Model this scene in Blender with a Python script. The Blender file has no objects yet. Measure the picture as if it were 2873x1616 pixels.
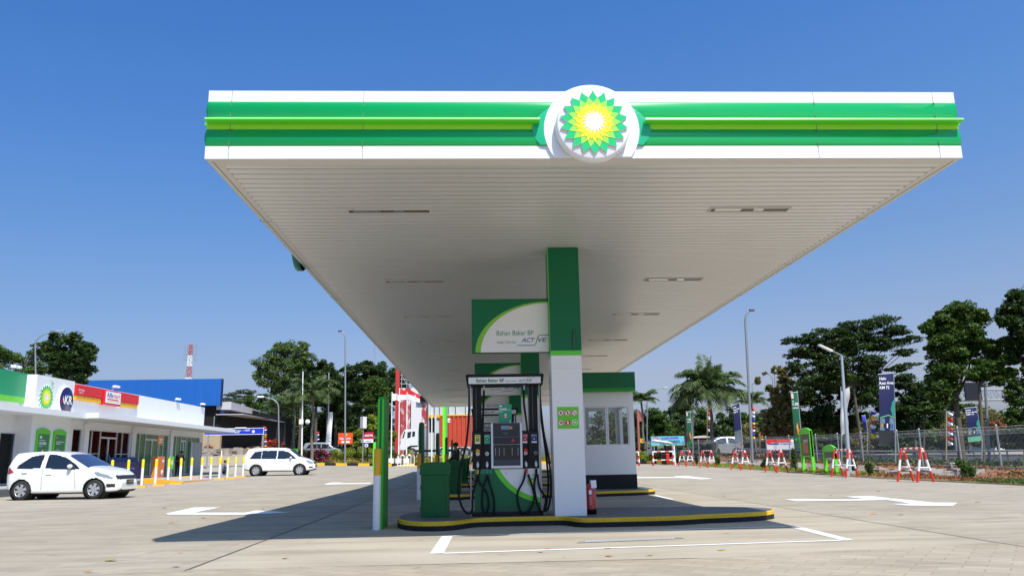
import bpy, math, random
import numpy as np
from math import sin, cos, pi, radians, sqrt, atan2
from mathutils import Vector, Matrix
random.seed(7); RNG = np.random.default_rng(7)
SC = bpy.context.scene; COL = SC.collection
# ---------------------------------------------------------------- camera
FPX = 2230.6; CAM_H = 1.1; PITCH, ROLL, YAW = radians(12.08), radians(1.0), radians(2.5)
Fv = Vector((sin(YAW)*cos(PITCH), cos(YAW)*cos(PITCH), sin(PITCH)))
R0 = Vector((cos(YAW), -sin(YAW), 0)); U0 = R0.cross(Fv)
Rv = R0*cos(ROLL) - U0*sin(ROLL); Uv = U0*cos(ROLL) + R0*sin(ROLL)
CP = Vector((0, 0, CAM_H))
cam = bpy.data.cameras.new('camera'); camo = bpy.data.objects.new('camera', cam); COL.objects.link(camo)
cam.sensor_width = 36.0; cam.lens = FPX/2873*36.0; cam.clip_start = 0.05; cam.clip_end = 5000
m = Matrix((Rv, Uv, -Fv)).transposed().to_4x4(); m.translation = CP; camo.matrix_world = m
SC.camera = camo
# ---------------------------------------------------------------- world, sun, exposure
SUN_DIR = Vector((1.36, -2.88, 4.75)).normalized()           # towards the sun
EL = math.asin(SUN_DIR.z); AZ = atan2(SUN_DIR.x, SUN_DIR.y)
w = bpy.data.worlds.new('World'); SC.world = w; w.use_nodes = True
nt = w.node_tree; bg = nt.nodes['Background']
sky = nt.nodes.new('ShaderNodeTexSky'); sky.sky_type = 'NISHITA'; sky.sun_disc = False
sky.sun_elevation = EL; sky.sun_rotation = AZ
sky.air_density = 1.0; sky.dust_density = 1.6; sky.ozone_density = 2.2; sky.altitude = 0
gc = nt.nodes.new('ShaderNodeTexCoord'); sx = nt.nodes.new('ShaderNodeSeparateXYZ'); nt.links.new(gc.outputs['Generated'], sx.inputs[0])
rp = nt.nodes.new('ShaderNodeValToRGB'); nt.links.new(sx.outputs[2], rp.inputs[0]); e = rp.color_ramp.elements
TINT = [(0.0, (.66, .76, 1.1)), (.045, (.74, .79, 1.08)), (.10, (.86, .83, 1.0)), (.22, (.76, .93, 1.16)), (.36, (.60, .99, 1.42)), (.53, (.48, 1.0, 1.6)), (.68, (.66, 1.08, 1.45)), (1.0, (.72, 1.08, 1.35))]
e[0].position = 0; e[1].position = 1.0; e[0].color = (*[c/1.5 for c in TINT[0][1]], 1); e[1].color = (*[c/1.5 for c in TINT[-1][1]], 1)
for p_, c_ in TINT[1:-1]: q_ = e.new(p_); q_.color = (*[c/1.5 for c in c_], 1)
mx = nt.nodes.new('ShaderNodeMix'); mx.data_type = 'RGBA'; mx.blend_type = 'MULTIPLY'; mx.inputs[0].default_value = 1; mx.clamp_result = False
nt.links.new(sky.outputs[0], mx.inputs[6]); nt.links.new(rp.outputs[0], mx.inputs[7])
m2 = nt.nodes.new('ShaderNodeMix'); m2.data_type = 'RGBA'; m2.blend_type = 'MULTIPLY'; m2.inputs[0].default_value = 1; m2.clamp_result = False
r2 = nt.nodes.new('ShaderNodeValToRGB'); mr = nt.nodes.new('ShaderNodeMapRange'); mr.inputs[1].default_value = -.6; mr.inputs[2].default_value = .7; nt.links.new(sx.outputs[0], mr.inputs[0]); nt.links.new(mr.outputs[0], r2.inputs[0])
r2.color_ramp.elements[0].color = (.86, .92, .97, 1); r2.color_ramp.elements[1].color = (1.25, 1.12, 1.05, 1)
nz = nt.nodes.new('ShaderNodeTexNoise'); nz.inputs['Scale'].default_value = 2.2; nz.inputs['Detail'].default_value = 5; mpp = nt.nodes.new('ShaderNodeMapping'); mpp.inputs['Scale'].default_value = (1, 1, 4); nt.links.new(gc.outputs['Generated'], mpp.inputs[0]); nt.links.new(mpp.outputs[0], nz.inputs[0])
m3 = nt.nodes.new('ShaderNodeMix'); m3.data_type = 'RGBA'; m3.clamp_result = False; m3.inputs[7].default_value = (5.2, 6.0, 7.4, 1); cl_ = nt.nodes.new('ShaderNodeMapRange'); cl_.inputs[1].default_value = .52; cl_.inputs[2].default_value = .85; cl_.inputs[3].default_value = 0; cl_.inputs[4].default_value = .0; nt.links.new(nz.outputs[0], cl_.inputs[0]); nt.links.new(cl_.outputs[0], m3.inputs[0]); nt.links.new(mx.outputs[2], m3.inputs[6])
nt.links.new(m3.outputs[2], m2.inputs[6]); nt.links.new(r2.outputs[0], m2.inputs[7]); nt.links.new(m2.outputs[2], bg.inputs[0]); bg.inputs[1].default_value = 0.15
sl = bpy.data.lights.new('sun', 'SUN'); sl.energy = 4.6; sl.angle = radians(0.53); sl.color = (1.0, 0.95, 0.87)
so = bpy.data.objects.new('sun', sl); COL.objects.link(so); so.location = (20, -20, 40)
so.rotation_euler = SUN_DIR.to_track_quat('Z', 'Y').to_euler()
vs = SC.view_settings; vs.view_transform = 'Standard'; vs.look = 'None'; vs.gamma = 1.0; vs.exposure = 0.30
SC.cycles.max_bounces = 7; SC.cycles.diffuse_bounces = 4; SC.cycles.glossy_bounces = 3
SC.cycles.transparent_max_bounces = 12; SC.cycles.transmission_bounces = 4
SC.cycles.use_denoising = True; SC.cycles.sample_clamp_indirect = 6
# ---------------------------------------------------------------- places read off the photograph (pixels of the 2873 x 1616 frame)
def ray(ox, oy): return Fv + Rv*((ox-1436.5)/FPX) - Uv*((oy-808)/FPX)
def PX(ox, oy, Y):
    d = ray(ox, oy); return CP + d*(Y/d.y)
def PXx(ox, oy, X):
    d = ray(ox, oy); return CP + d*(X/d.x)
def sm(t): t = max(0.0, min(1.0, t)); return t*t*(3-2*t)
def gz(x, y):
    z = min(.5, .01*max(0.0, y-34))
    z += max(0, min(1, (-x/max(y, 1)-.215)/.07))*sm((y-62)/25)*1.75
    z += .25*sm((y-60)/24)*max(0, min(1, (-x-8)/9))
    z += (.78*sm((y-84.5)/6) if x < 16 else (.78*max(0, 1-(x-16)/12)*sm((y-84.5)/6)+.4*min(1, (x-16)/12)*sm((y-66)/16)))
    return z
def GP(ox, oy):
    d = ray(ox, oy); Y = 3.0
    while Y < 400:
        P = CP + d*(Y/d.y)
        if P.z <= gz(P.x, Y): return Vector((P.x, Y, gz(P.x, Y)))
        Y += .05
    return Vector((P.x, Y, .5))
def GX(ox, Y):                                               # ground point at depth Y under pixel column ox
    z = .5
    for _ in range(3):
        v = CP + Fv*10; oy = 1150
        # solve the pixel row whose ray meets depth Y at height z
        a, b = 900.0, 1700.0
        for _ in range(30):
            m_ = (a+b)/2
            if PX(ox, m_, Y).z > z: a = m_
            else: b = m_
        P = PX(ox, (a+b)/2, Y); z = gz(P.x, Y)
    return Vector((P.x, Y, z))
# ---------------------------------------------------------------- materials
MATS = {}
def M(name, col, rough=.5, metal=0, var=0.0, scale=8, bump=0.0, bscale=40, spec=.5, coat=0, emit=None, trans=0, streak=False):
    if name in MATS: return MATS[name]
    m = bpy.data.materials.new(name); m.use_nodes = True; n = m.node_tree; b = n.nodes['Principled BSDF']
    b.inputs['Base Color'].default_value = (*col, 1); b.inputs['Roughness'].default_value = rough
    b.inputs['Metallic'].default_value = metal; b.inputs['Specular IOR Level'].default_value = spec
    if coat: b.inputs['Coat Weight'].default_value = coat; b.inputs['Coat Roughness'].default_value = .05
    if emit: b.inputs['Emission Color'].default_value = (*emit[0], 1); b.inputs['Emission Strength'].default_value = emit[1]
    tc = n.nodes.new('ShaderNodeTexCoord')
    if var or streak:
        mp = n.nodes.new('ShaderNodeMapping'); n.links.new(tc.outputs['Object'], mp.inputs[0])
        if streak: mp.inputs['Scale'].default_value = (1, 1, .12)
        t = n.nodes.new('ShaderNodeTexNoise'); t.inputs['Scale'].default_value = scale; t.inputs['Detail'].default_value = 6
        n.links.new(mp.outputs[0], t.inputs[0])
        mx = n.nodes.new('ShaderNodeMix'); mx.data_type = 'RGBA'
        v = var or .1
        mx.inputs[6].default_value = (*[c*(1-v) for c in col], 1); mx.inputs[7].default_value = (*[min(1, c*(1+v)) for c in col], 1)
        n.links.new(t.outputs[0], mx.inputs[0]); n.links.new(mx.outputs[2], b.inputs['Base Color'])
    if bump:
        t2 = n.nodes.new('ShaderNodeTexNoise'); t2.inputs['Scale'].default_value = bscale; t2.inputs['Detail'].default_value = 4
        n.links.new(tc.outputs['Object'], t2.inputs[0])
        bp = n.nodes.new('ShaderNodeBump'); bp.inputs['Strength'].default_value = bump; bp.inputs['Distance'].default_value = .02
        n.links.new(t2.outputs[0], bp.inputs['Height']); n.links.new(bp.outputs[0], b.inputs['Normal'])
    MATS[name] = m; return m
def leafmat(name, c1, c2, trans=.35):
    if name in MATS: return MATS[name]
    m = bpy.data.materials.new(name); m.use_nodes = True; n = m.node_tree; b = n.nodes['Principled BSDF']
    a = n.nodes.new('ShaderNodeAttribute'); a.attribute_name = 'tone'
    mx = n.nodes.new('ShaderNodeMix'); mx.data_type = 'RGBA'; mx.inputs[6].default_value = (*c1, 1); mx.inputs[7].default_value = (*c2, 1)
    n.links.new(a.outputs['Fac'], mx.inputs[0]); n.links.new(mx.outputs[2], b.inputs['Base Color'])
    b.inputs['Roughness'].default_value = .55; b.inputs['Specular IOR Level'].default_value = .35
    tr = n.nodes.new('ShaderNodeBsdfTranslucent'); n.links.new(mx.outputs[2], tr.inputs[0])
    ms = n.nodes.new('ShaderNodeMixShader'); ms.inputs[0].default_value = trans
    n.links.new(b.outputs[0], ms.inputs[1]); n.links.new(tr.outputs[0], ms.inputs[2])
    n.links.new(ms.outputs[0], n.nodes['Material Output'].inputs[0]); MATS[name] = m; return m
def glassmat(name, tint=(.8, .9, .9), refl=.12, ior=1.5):
    m = bpy.data.materials.new(name); m.use_nodes = True; n = m.node_tree; n.nodes.remove(n.nodes['Principled BSDF'])
    t = n.nodes.new('ShaderNodeBsdfTransparent'); t.inputs[0].default_value = (*tint, 1)
    g = n.nodes.new('ShaderNodeBsdfGlossy'); g.inputs['Roughness'].default_value = .02
    lw = n.nodes.new('ShaderNodeFresnel'); lw.inputs[0].default_value = ior
    ad = n.nodes.new('ShaderNodeMath'); ad.operation = 'ADD'; ad.inputs[1].default_value = refl; n.links.new(lw.outputs[0], ad.inputs[0])
    ms = n.nodes.new('ShaderNodeMixShader'); n.links.new(ad.outputs[0], ms.inputs[0])
    n.links.new(t.outputs[0], ms.inputs[1]); n.links.new(g.outputs[0], ms.inputs[2])
    n.links.new(ms.outputs[0], n.nodes['Material Output'].inputs[0]); MATS[name] = m; return m
WHITE = M('white_panel', (.80, .81, .82), .32, var=.03, scale=3)
WALLW = M('white_render', (.78, .79, .80), .7, var=.05, scale=1.5, streak=True)
SOFF = M('soffit_strip', (.685, .68, .655), .34, metal=.25, var=.05, scale=1.2)
SOFFG = M('soffit_groove', (.33, .32, .30), .7)
TRIMG = M('trim_grey', (.62, .60, .56), .5, var=.05)
GREEN = M('leaf_green_panel', (.003, .37, .085), .22, var=.05, scale=2, coat=.3)
DGREEN = M('deep_green_panel', (.002, .135, .05), .38, var=.05, scale=3, spec=.3)
BGREEN = M('bin_green', (.004, .115, .028), .45, var=.1, scale=6, spec=.3)
TEAL = M('teal_green_panel', (.01, .42, .20), .3)
LIME = M('lime_panel', (.36, .82, .035), .35, var=.03)
LGREEN = M('bright_lime_paint', (.11, .60, .02), .35, var=.04)
YEL = M('emblem_yellow', (.95, .88, .02), .4); YEL2 = M('emblem_golden', (.92, .74, .01), .4)
EG1 = M('emblem_green', (.005, .52, .17), .35); EG2 = M('emblem_light_green', (.33, .72, .08), .35)
KYEL = M('kerb_yellow', (.70, .44, .012), .6, var=.22, scale=14, bump=.15)
KBLK = M('kerb_black', (.018, .018, .021), .65, var=.3, scale=10, bump=.15, spec=.2)
TOPG = M('island_top', (.10, .11, .125), .6, var=.3, scale=5, bump=.1)
BLACK = M('black_plastic', (.007, .007, .008), .42, var=.2, scale=10, spec=.25)
MATBLK = M('black_rubber', (.008, .008, .009), .6, spec=.25)
SCR = M('dark_screen', (.012, .018, .035), .08)
ALU = M('aluminium', (.62, .66, .72), .35, metal=.35, var=.03)
STEEL = M('galvanised_steel', (.42, .45, .47), .45, metal=.6, var=.12, scale=12)
LAMPP = M('lamp_pole_paint', (.26, .28, .30), .45, metal=.3, var=.1)
RED = M('red_paint', (.62, .02, .015), .4, var=.08); REDX = M('extinguisher_red', (.42, .010, .012), .28, coat=.5)
PWHITE = M('white_paint', (.80, .80, .79), .45, var=.06, scale=10); PYEL = M('yellow_paint', (.90, .66, .01), .45, var=.06)
OYEL = M('post_yellow', (.78, .42, .008), .45, var=.06)
MARK = M('road_paint', (.82, .82, .81), .6, var=.10, scale=6)
TXTG = M('letter_green', (.01, .20, .10), .5); TXTB = M('letter_blue', (.01, .035, .25), .5); TXTW = M('letter_white', (.85, .85, .85), .5)
DGLASS = M('shop_glass', (.012, .014, .016), .03, spec=.9)
GLASS = glassmat('window_glass', (.62, .70, .70), .04)
TREEB = M('bark', (.10, .08, .06), .85, var=.35, scale=6, bump=.5, bscale=20)
PALB = M('palm_bark', (.16, .14, .12), .85, var=.3, scale=9, bump=.5)
# ---------------------------------------------------------------- mesh builder
_txt = {}
def glyphs(s, bold=0.0, shear=0.0):
    k = (s, bold, shear)
    if k in _txt: return _txt[k]
    cu = bpy.data.curves.new('t', 'FONT'); cu.body = s; cu.size = 1; cu.offset = bold; cu.shear = shear; cu.resolution_u = 3
    ob = bpy.data.objects.new('t', cu); COL.objects.link(ob)
    dg = bpy.context.evaluated_depsgraph_get(); me = bpy.data.meshes.new_from_object(ob.evaluated_get(dg))
    v = [(a.co.x, a.co.y) for a in me.vertices]; f = [tuple(p.vertices) for p in me.polygons]
    bpy.data.objects.remove(ob); bpy.data.curves.remove(cu); bpy.data.meshes.remove(me)
    _txt[k] = (v, f); return v, f
class MB:
    def __init__(s): s.v = []; s.f = []; s.m = []; s.sm = []; s.mats = []
    def mi(s, m):
        if m not in s.mats: s.mats.append(m)
        return s.mats.index(m)
    def add(s, vs, fs, m, smooth=False):
        o = len(s.v); s.v += [tuple(q) for q in vs]; k = s.mi(m)
        for f in fs: s.f.append(tuple(i+o for i in f)); s.m.append(k); s.sm.append(smooth)
        return s
    def box(s, x0, x1, y0, y1, z0, z1, m):
        v = [(x0,y0,z0),(x1,y0,z0),(x1,y1,z0),(x0,y1,z0),(x0,y0,z1),(x1,y0,z1),(x1,y1,z1),(x0,y1,z1)]
        return s.add(v, [(0,3,2,1),(4,5,6,7),(0,1,5,4),(1,2,6,5),(2,3,7,6),(3,0,4,7)], m)
    def cbox(s, x0, x1, y0, y1, z0, z1, m, c=.02):           # box with chamfered edges all round
        bm = __import__('bmesh').new(); import bmesh
        bmesh.ops.create_cube(bm, size=1)
        for v in bm.verts: v.co = Vector(((x0+x1)/2+v.co.x*(x1-x0), (y0+y1)/2+v.co.y*(y1-y0), (z0+z1)/2+v.co.z*(z1-z0)))
        bmesh.ops.bevel(bm, geom=bm.edges[:], offset=c, segments=2, profile=.6, affect='EDGES')
        bm.verts.index_update(); s.add([v.co[:] for v in bm.verts], [[v.index for v in f.verts] for f in bm.faces], m); bm.free(); return s
    def tube(s, pts, r, m, n=8, cap=True, smooth=True):
        pts = [Vector(p) for p in pts]; rs = r if isinstance(r, (list, tuple)) else [r]*len(pts)
        vs = []; fs = []; up = None
        for i, p in enumerate(pts):
            t = (pts[min(i+1, len(pts)-1)]-pts[max(i-1, 0)]).normalized()
            if up is None: up = Vector((0,0,1)) if abs(t.z) < .9 else Vector((1,0,0))
            a = t.cross(up)
            if a.length < 1e-4: a = t.orthogonal()
            a.normalize(); b = t.cross(a).normalized(); up = -b if False else up
            for k in range(n):
                an = 2*pi*k/n; vs.append(p+a*(cos(an)*rs[i])+b*(sin(an)*rs[i]))
        for i in range(len(pts)-1):
            for k in range(n): fs.append((i*n+k, i*n+(k+1)%n, (i+1)*n+(k+1)%n, (i+1)*n+k))
        s.add(vs, fs, m, smooth)
        if cap: s.add(vs[:n], [tuple(range(n))[::-1]], m); s.add(vs[-n:], [tuple(range(n))], m)
        return s
    def lathe(s, c, prof, m, n=24, axis='z', smooth=True, a0=0, a1=2*pi):
        vs = []; fs = []; full = abs(a1-a0-2*pi) < 1e-6; nn = n if full else n+1
        for (r, h) in prof:
            for k in range(nn):
                a = a0+(a1-a0)*k/n; u, v_ = cos(a)*r, sin(a)*r
                p = (u, v_, h) if axis == 'z' else ((u, h, v_) if axis == 'y' else (h, u, v_))
                vs.append((c[0]+p[0], c[1]+p[1], c[2]+p[2]))
        for i in range(len(prof)-1):
            for k in range(n): k2 = (k+1) % nn; fs.append((i*nn+k, i*nn+k2, (i+1)*nn+k2, (i+1)*nn+k))
        return s.add(vs, fs, m, smooth)
    def disc(s, c, r, m, axis='y', n=32):
        vs = []
        for k in range(n):
            a = 2*pi*k/n; u, v_ = cos(a)*r, sin(a)*r
            p = (u, v_, 0) if axis == 'z' else ((u, 0, v_) if axis == 'y' else (0, u, v_)); vs.append((c[0]+p[0], c[1]+p[1], c[2]+p[2]))
        return s.add(vs, [tuple(range(n))], m)
    def prism(s, poly, a0, a1, m, axis='y', m2=None):
        n = len(poly)
        def P(u, v_, d): return (u, d, v_) if axis == 'y' else ((d, u, v_) if axis == 'x' else (u, v_, d))
        vs = [P(*p, a0) for p in poly]+[P(*p, a1) for p in poly]
        s.add(vs, [tuple(range(n)), tuple(range(2*n-1, n-1, -1))], m)
        return s.add(vs, [(i, (i+1) % n, n+(i+1) % n, n+i) for i in range(n)], m2 or m)
    def text(s, t, fn, u, v_, h, m, w=None, bold=0.0, shear=0.0, align='l', off=0.0):
        gv, gf = glyphs(t, bold, shear)
        if not gv: return s
        xs = [a for a, b in gv]; x0, x1 = min(xs), max(xs); sc = h/.70; sx = sc
        if w: sx = w/(x1-x0)
        W_ = (x1-x0)*sx; ux = u if align == 'l' else (u-W_/2 if align == 'c' else u-W_)
        return s.add([fn(ux+(a-x0)*sx, v_+b*sc, off) for a, b in gv], gf, m)
    def build(s, name, parent=None, loc=None, bevel=0, autosm=False):
        me = bpy.data.meshes.new(name); me.from_pydata(s.v, [], s.f)
        for m in s.mats: me.materials.append(m)
        me.polygons.foreach_set('material_index', s.m); me.polygons.foreach_set('use_smooth', s.sm); me.update()
        o = bpy.data.objects.new(name, me); COL.objects.link(o)
        if loc is not None: o.location = loc
        if parent is not None: o.parent = parent
        if bevel:
            b = o.modifiers.new('b', 'BEVEL'); b.width = bevel; b.segments = 2; b.limit_method = 'ANGLE'; b.angle_limit = radians(40)
        return o
def front(Y): return lambda u, v, d=0: (u, Y-d, v)
def east(X): return lambda u, v, d=0: (X+d, u, v)
def tag(o, label, cat, group=None, kind=None):
    if label: o['label'] = label
    if cat: o['category'] = cat
    if group: o['group'] = group
    if kind: o['kind'] = kind
    return o
def T(name, label, cat, group=None, loc=(0,0,0), rz=0):
    o = bpy.data.objects.new(name, None); o.empty_display_size = .3; COL.objects.link(o)
    o.location = loc; o.rotation_euler = (0, 0, rz); return tag(o, label, cat, group)
def struct(o): o['kind'] = 'structure'; return o
def kids(o): return [c for c in bpy.data.objects if c.parent == o]
def dup(r, loc, label=None, rz=None, group=None, scale=None, par=None):
    c = r.copy(); COL.objects.link(c)
    if par is None:
        if loc is not None: c.location = loc
        if rz is not None: c.rotation_euler = (0, 0, rz)
        if scale is not None: c.scale = (scale,)*3
        if label: c['label'] = label
        if group: c['group'] = group
    else: c.parent = par
    for ch in kids(r): dup(ch, None, par=c)
    return c
def ellband(mb, fn, xs, lo, hi, m, off):
    vs = []; fs = []
    for x in xs: vs.append(fn(x, lo(x), off)); vs.append(fn(x, hi(x), off))
    for i in range(len(xs)-1): fs.append((2*i, 2*i+2, 2*i+3, 2*i+1))
    mb.add(vs, fs, m)
def helios(mb, fn, cu, cv, R, d0, step=.004, thick=None, squash=1.0):
    def star(r1, r2, ph, m, d):
        vs = []
        for k in range(36):
            a = pi/2+k*pi/18+ph; r = (r1 if k % 2 == 0 else r2)*R; vs.append(fn(cu+cos(a)*r*squash, cv+sin(a)*r, d))
        mb.add([fn(cu, cv, d)]+vs, [(0, 1+i, 1+(i+1) % 36) for i in range(36)], m); return vs
    front_v = star(1, .79, 0, EG1, d0)
    if thick:
        back = []
        for k in range(36):
            a = pi/2+k*pi/18; r = (1 if k % 2 == 0 else .79)*R; back.append(fn(cu+cos(a)*r*squash, cv+sin(a)*r, d0-thick))
        mb.add(front_v+back, [(i, (i+1) % 36, 36+(i+1) % 36, 36+i) for i in range(36)], WHITE)
    star(.79, .62, pi/18, EG2, d0+step); star(.62, .47, 0, YEL2, d0+2*step); star(.55, .40, pi/18, YEL, d0+3*step); star(.37, .23, 0, WHITE, d0+4*step)
# ================================================================ GROUND
def grid_sheet(xs, ys, zf, mat, name):
    nx = len(xs); vs = [(x, y, zf(x, y)) for y in ys for x in xs]
    fs = [(j*nx+i, j*nx+i+1, (j+1)*nx+i+1, (j+1)*nx+i) for j in range(len(ys)-1) for i in range(nx-1)]
    b = MB(); b.add(vs, fs, mat, True); return b.build(name)
def groundmat(name, col, col2, brick=None, streaks=True, rough=.85, tracks=0):
    m = bpy.data.materials.new(name); m.use_nodes = True; n = m.node_tree; L = n.links.new; b = n.nodes['Principled BSDF']
    b.inputs['Roughness'].default_value = rough; b.inputs['Specular IOR Level'].default_value = .06
    tc = n.nodes.new('ShaderNodeTexCoord')
    def noise(sc, mp=None, det=6):
        t = n.nodes.new('ShaderNodeTexNoise'); t.inputs['Scale'].default_value = sc; t.inputs['Detail'].default_value = det
        if mp:
            q = n.nodes.new('ShaderNodeMapping'); q.inputs['Scale'].default_value = mp; L(tc.outputs['Object'], q.inputs[0]); L(q.outputs[0], t.inputs[0])
        else: L(tc.outputs['Object'], t.inputs[0])
        return t.outputs[0]
    def mix(f, a, bb, mode='MIX', fac=None):
        x = n.nodes.new('ShaderNodeMix'); x.data_type = 'RGBA'; x.blend_type = mode
        if fac is not None: x.inputs[0].default_value = fac
        else: L(f, x.inputs[0])
        for i, q in ((6, a), (7, bb)):
            if isinstance(q, tuple): x.inputs[i].default_value = (*q, 1)
            else: L(q, x.inputs[i])
        return x.outputs[2]
    def ramp(s, lo, hi, a=0, bb=1):
        r = n.nodes.new('ShaderNodeMapRange'); r.inputs[1].default_value = lo; r.inputs[2].default_value = hi; r.inputs[3].default_value = a; r.inputs[4].default_value = bb; L(s, r.inputs[0]); return r.outputs[0]
    c = mix(ramp(noise(.35), .35, .65), col, col2)
    k = tuple(q*.86 for q in col)
    c = mix(ramp(noise(1.1, (.5, 1.6, 1)), .48, .72), c, k)
    if streaks: c = mix(ramp(noise(2.2, (.25, 2.5, 1)), .55, .8, 0, .55), c, tuple(min(1, q*1.16) for q in col2))
    c = mix(ramp(noise(60, None, 3), .62, .78, 0, .5), c, tuple(q*.62 for q in col))
    c = mix(ramp(noise(9), .6, .8, 0, .35), c, tuple(q*.78 for q in col))
    if tracks:
        c = mix(ramp(noise(1.0, (.06, 1.5, 1), 4), .52, .66, 0, tracks), c, tuple(q*.66 for q in col)); c = mix(ramp(noise(1.6, (1, 1, 1), 2), .70, .76, 0, .6), c, tuple(q*.45 for q in col))
        c = mix(ramp(noise(7, (1, 1, 1), 3), .74, .77, 0, .7), c, tuple(q*.35 for q in col))
    c = mix(ramp(noise(.12, (1, .35, 1), 3), .5, .72, 0, .35), c, tuple(q*.74 for q in col))
    c = mix(ramp(noise(3.5, (1, 1, 1), 8), .66, .74, 0, .45), c, tuple(q*.55 for q in col))
    h = noise(90, None, 3)
    bmp = n.nodes.new('ShaderNodeBump'); bmp.inputs['Strength'].default_value = .25; bmp.inputs['Distance'].default_value = .01
    if brick:
        q = n.nodes.new('ShaderNodeMapping'); q.inputs['Rotation'].default_value = (0, 0, brick[3]); L(tc.outputs['Object'], q.inputs[0])
        bt = n.nodes.new('ShaderNodeTexBrick'); L(q.outputs[0], bt.inputs[0]); bt.inputs['Scale'].default_value = 1; bt.offset = .5
        bt.inputs['Brick Width'].default_value = brick[0]; bt.inputs['Row Height'].default_value = brick[1]; bt.inputs['Mortar Size'].default_value = brick[2]; bt.inputs['Mortar Smooth'].default_value = .3
        bt.inputs['Color1'].default_value = (1, 1, 1, 1); bt.inputs['Color2'].default_value = (.86, .86, .86, 1); bt.inputs['Mortar'].default_value = (brick[4],)*3+(1,)
        c = mix(None, c, bt.outputs[0], 'MULTIPLY', 1.0)
        L(bt.outputs['Fac'], bmp.inputs['Height']); bmp.invert = True
    else: L(h, bmp.inputs['Height'])
    L(bmp.outputs[0], b.inputs['Normal']); L(c, b.inputs['Base Color']); return m
PAVE = groundmat('grey_block_paving', (.370, .324, .256), (.428, .382, .308), brick=(.42, .21, .008, 0.0, .80), tracks=.10)
CONC = groundmat('concrete_slab', (.375, .330, .260), (.445, .395, .318), tracks=.35)
PAV2 = groundmat('foreground_block_paving', (.375, .322, .25), (.43, .372, .295), brick=(.40, .20, .010, .62, .78))
SOIL = groundmat('red_soil', (.23, .10, .055), (.30, .17, .10), streaks=False)
ASPH = M('asphalt', (.055, .055, .058), .85, var=.2, scale=2)
VERG = groundmat('verge_soil', (.24, .17, .11), (.17, .17, .07), streaks=False)
xs = [-1200, -500, -220, -140]+list(range(-110, 121, 2))+[150, 240, 520, 1200]
ys = [-60, -20, 0, 20, 34]+list(range(36, 130, 2))+[150, 220, 500, 1500]
g = struct(grid_sheet(xs, ys, gz, PAVE, 'ground'))
def zp(d): return lambda x, y: gz(x, y)+d
def patch(poly, name, mat, d):                                # thin painted / laid sheet following the ground, polygon in (x, y)
    b = MB(); b.add([(x, y, gz(x, y)+d) for x, y in poly], [tuple(range(len(poly)))], mat); return struct(b.build(name))
def strip(p, q, wd, mat, d, b):                               # strip between two ground points, split at y = 34
    p = Vector(p[:2]); q = Vector(q[:2]); t = (q-p).normalized(); nn = Vector((-t.y, t.x))*wd/2; ks = [0.0, 1.0]
    L_ = (q-p).length; ks += [i/max(1, int(L_/4)) for i in range(1, int(L_/4))]
    if (p.y-34)*(q.y-34) < 0: ks.append((34-p.y)/(q.y-p.y))
    ks = sorted(set(ks)); vs = []
    for k in ks:
        c = p+(q-p)*k; a, e = c+nn, c-nn; vs += [(a.x, a.y, gz(a.x, a.y)+d), (e.x, e.y, gz(e.x, e.y)+d)]
    b.add(vs, [(2*i, 2*i+1, 2*i+3, 2*i+2) for i in range(len(ks)-1)], mat)
struct(grid_sheet([-3.1, 0, 3, 6.25], [9.02, 20, 34, 44, 54, 62], zp(.004), CONC, 'forecourt'))
b = MB(); vs = [(-16, 2.5), (16, 2.5), (16, 10.6), (6.0, 9.75), (2.1, 8.92), (-.9, 8.97), (-3.0, 9.0), (-5, 8.6), (-16, 8.1)]
b.add([(x, y, .0075) for x, y in vs[::1]], [tuple(range(len(vs)))], PAV2); struct(b.build('paving'))
JO = M('joint_tar', (.12, .11, .10), .9, var=.3, scale=20)
b = MB()
strip((-3.1, 8.9), (-3.12, 62), .03, JO, .009, b); strip((6.25, 9.2), (6.3, 62), .03, JO, .009, b)
for y in (17.9, 23.3, 28.6, 36): strip((-3.1, y), (6.25, y), .012, JO, .009, b)
struct(b.build('pavement_joints'))
# painted markings
def GPq(k, x, y):
    a, c, s = CR[k]; return GP(a+x/s, c+y/s)
CR = dict(A=(0,900,2.634), B=(450,930,3.082), C=(900,900,2.4156), E=(1600,1000,2.898), F=(1750,800,2.4155), G=(2250,800,2.4157), M=(1100,1330,2.862), N=(1900,1280,2.6475), P=(300,1280,2.862), a3=(380,1130,5.797), a4=(660,1240,10.733), a6=(2180,1150,7.244))
b = MB(); D = .009
box_c = [(-.52, 9.97), (4.70, 10.45), (4.80, 12.55), (-.48, 12.15)]
for i in range(4): strip(box_c[i], box_c[(i+1) % 4], .09 if i % 2 == 0 else .16, MARK, D, b)
def arrow(pts): b.add([(p[0], p[1], gz(p[0], p[1])+D) for p in pts], [tuple(range(len(pts)))], MARK)
AR = [(0, .09), (1.45, .09), (1.45, .42), (2.75, 0), (1.45, -.42), (1.45, -.09), (0, -.09)]
def bentarrow(px, py, rot, s=1.0, flip=1, ln=1.0):
    # straight stem with an arrow head, plus a side head (turn arrow)
    P = [(-1.9*ln, .10), (.3, .10), (.9, .95), (.35, .95), (1.35, 1.75), (2.05, .95), (1.5, .95), (.75, -.10), (-1.9*ln, -.10)]
    P = [(x*s, y*s*flip) for x, y in P]
    return [(px+x*cos(rot)-y*sin(rot), py+x*sin(rot)+y*cos(rot)) for x, y in P]
N_ = lambda x, y: GPq('N', x, y)
b.add([(*p[:2], p.z+D) for p in [N_(795,320), N_(885,334), N_(1390,329), N_(1560,326), N_(1740,352), N_(1590,356), N_(1700,366), N_(2045,371), N_(2083,347), N_(1900,345), N_(1440,297), N_(1240,300), N_(1390,317), N_(1300,321)]], [tuple(range(14))], MARK)
P_ = lambda x, y: GPq('P', x, y)
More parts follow.
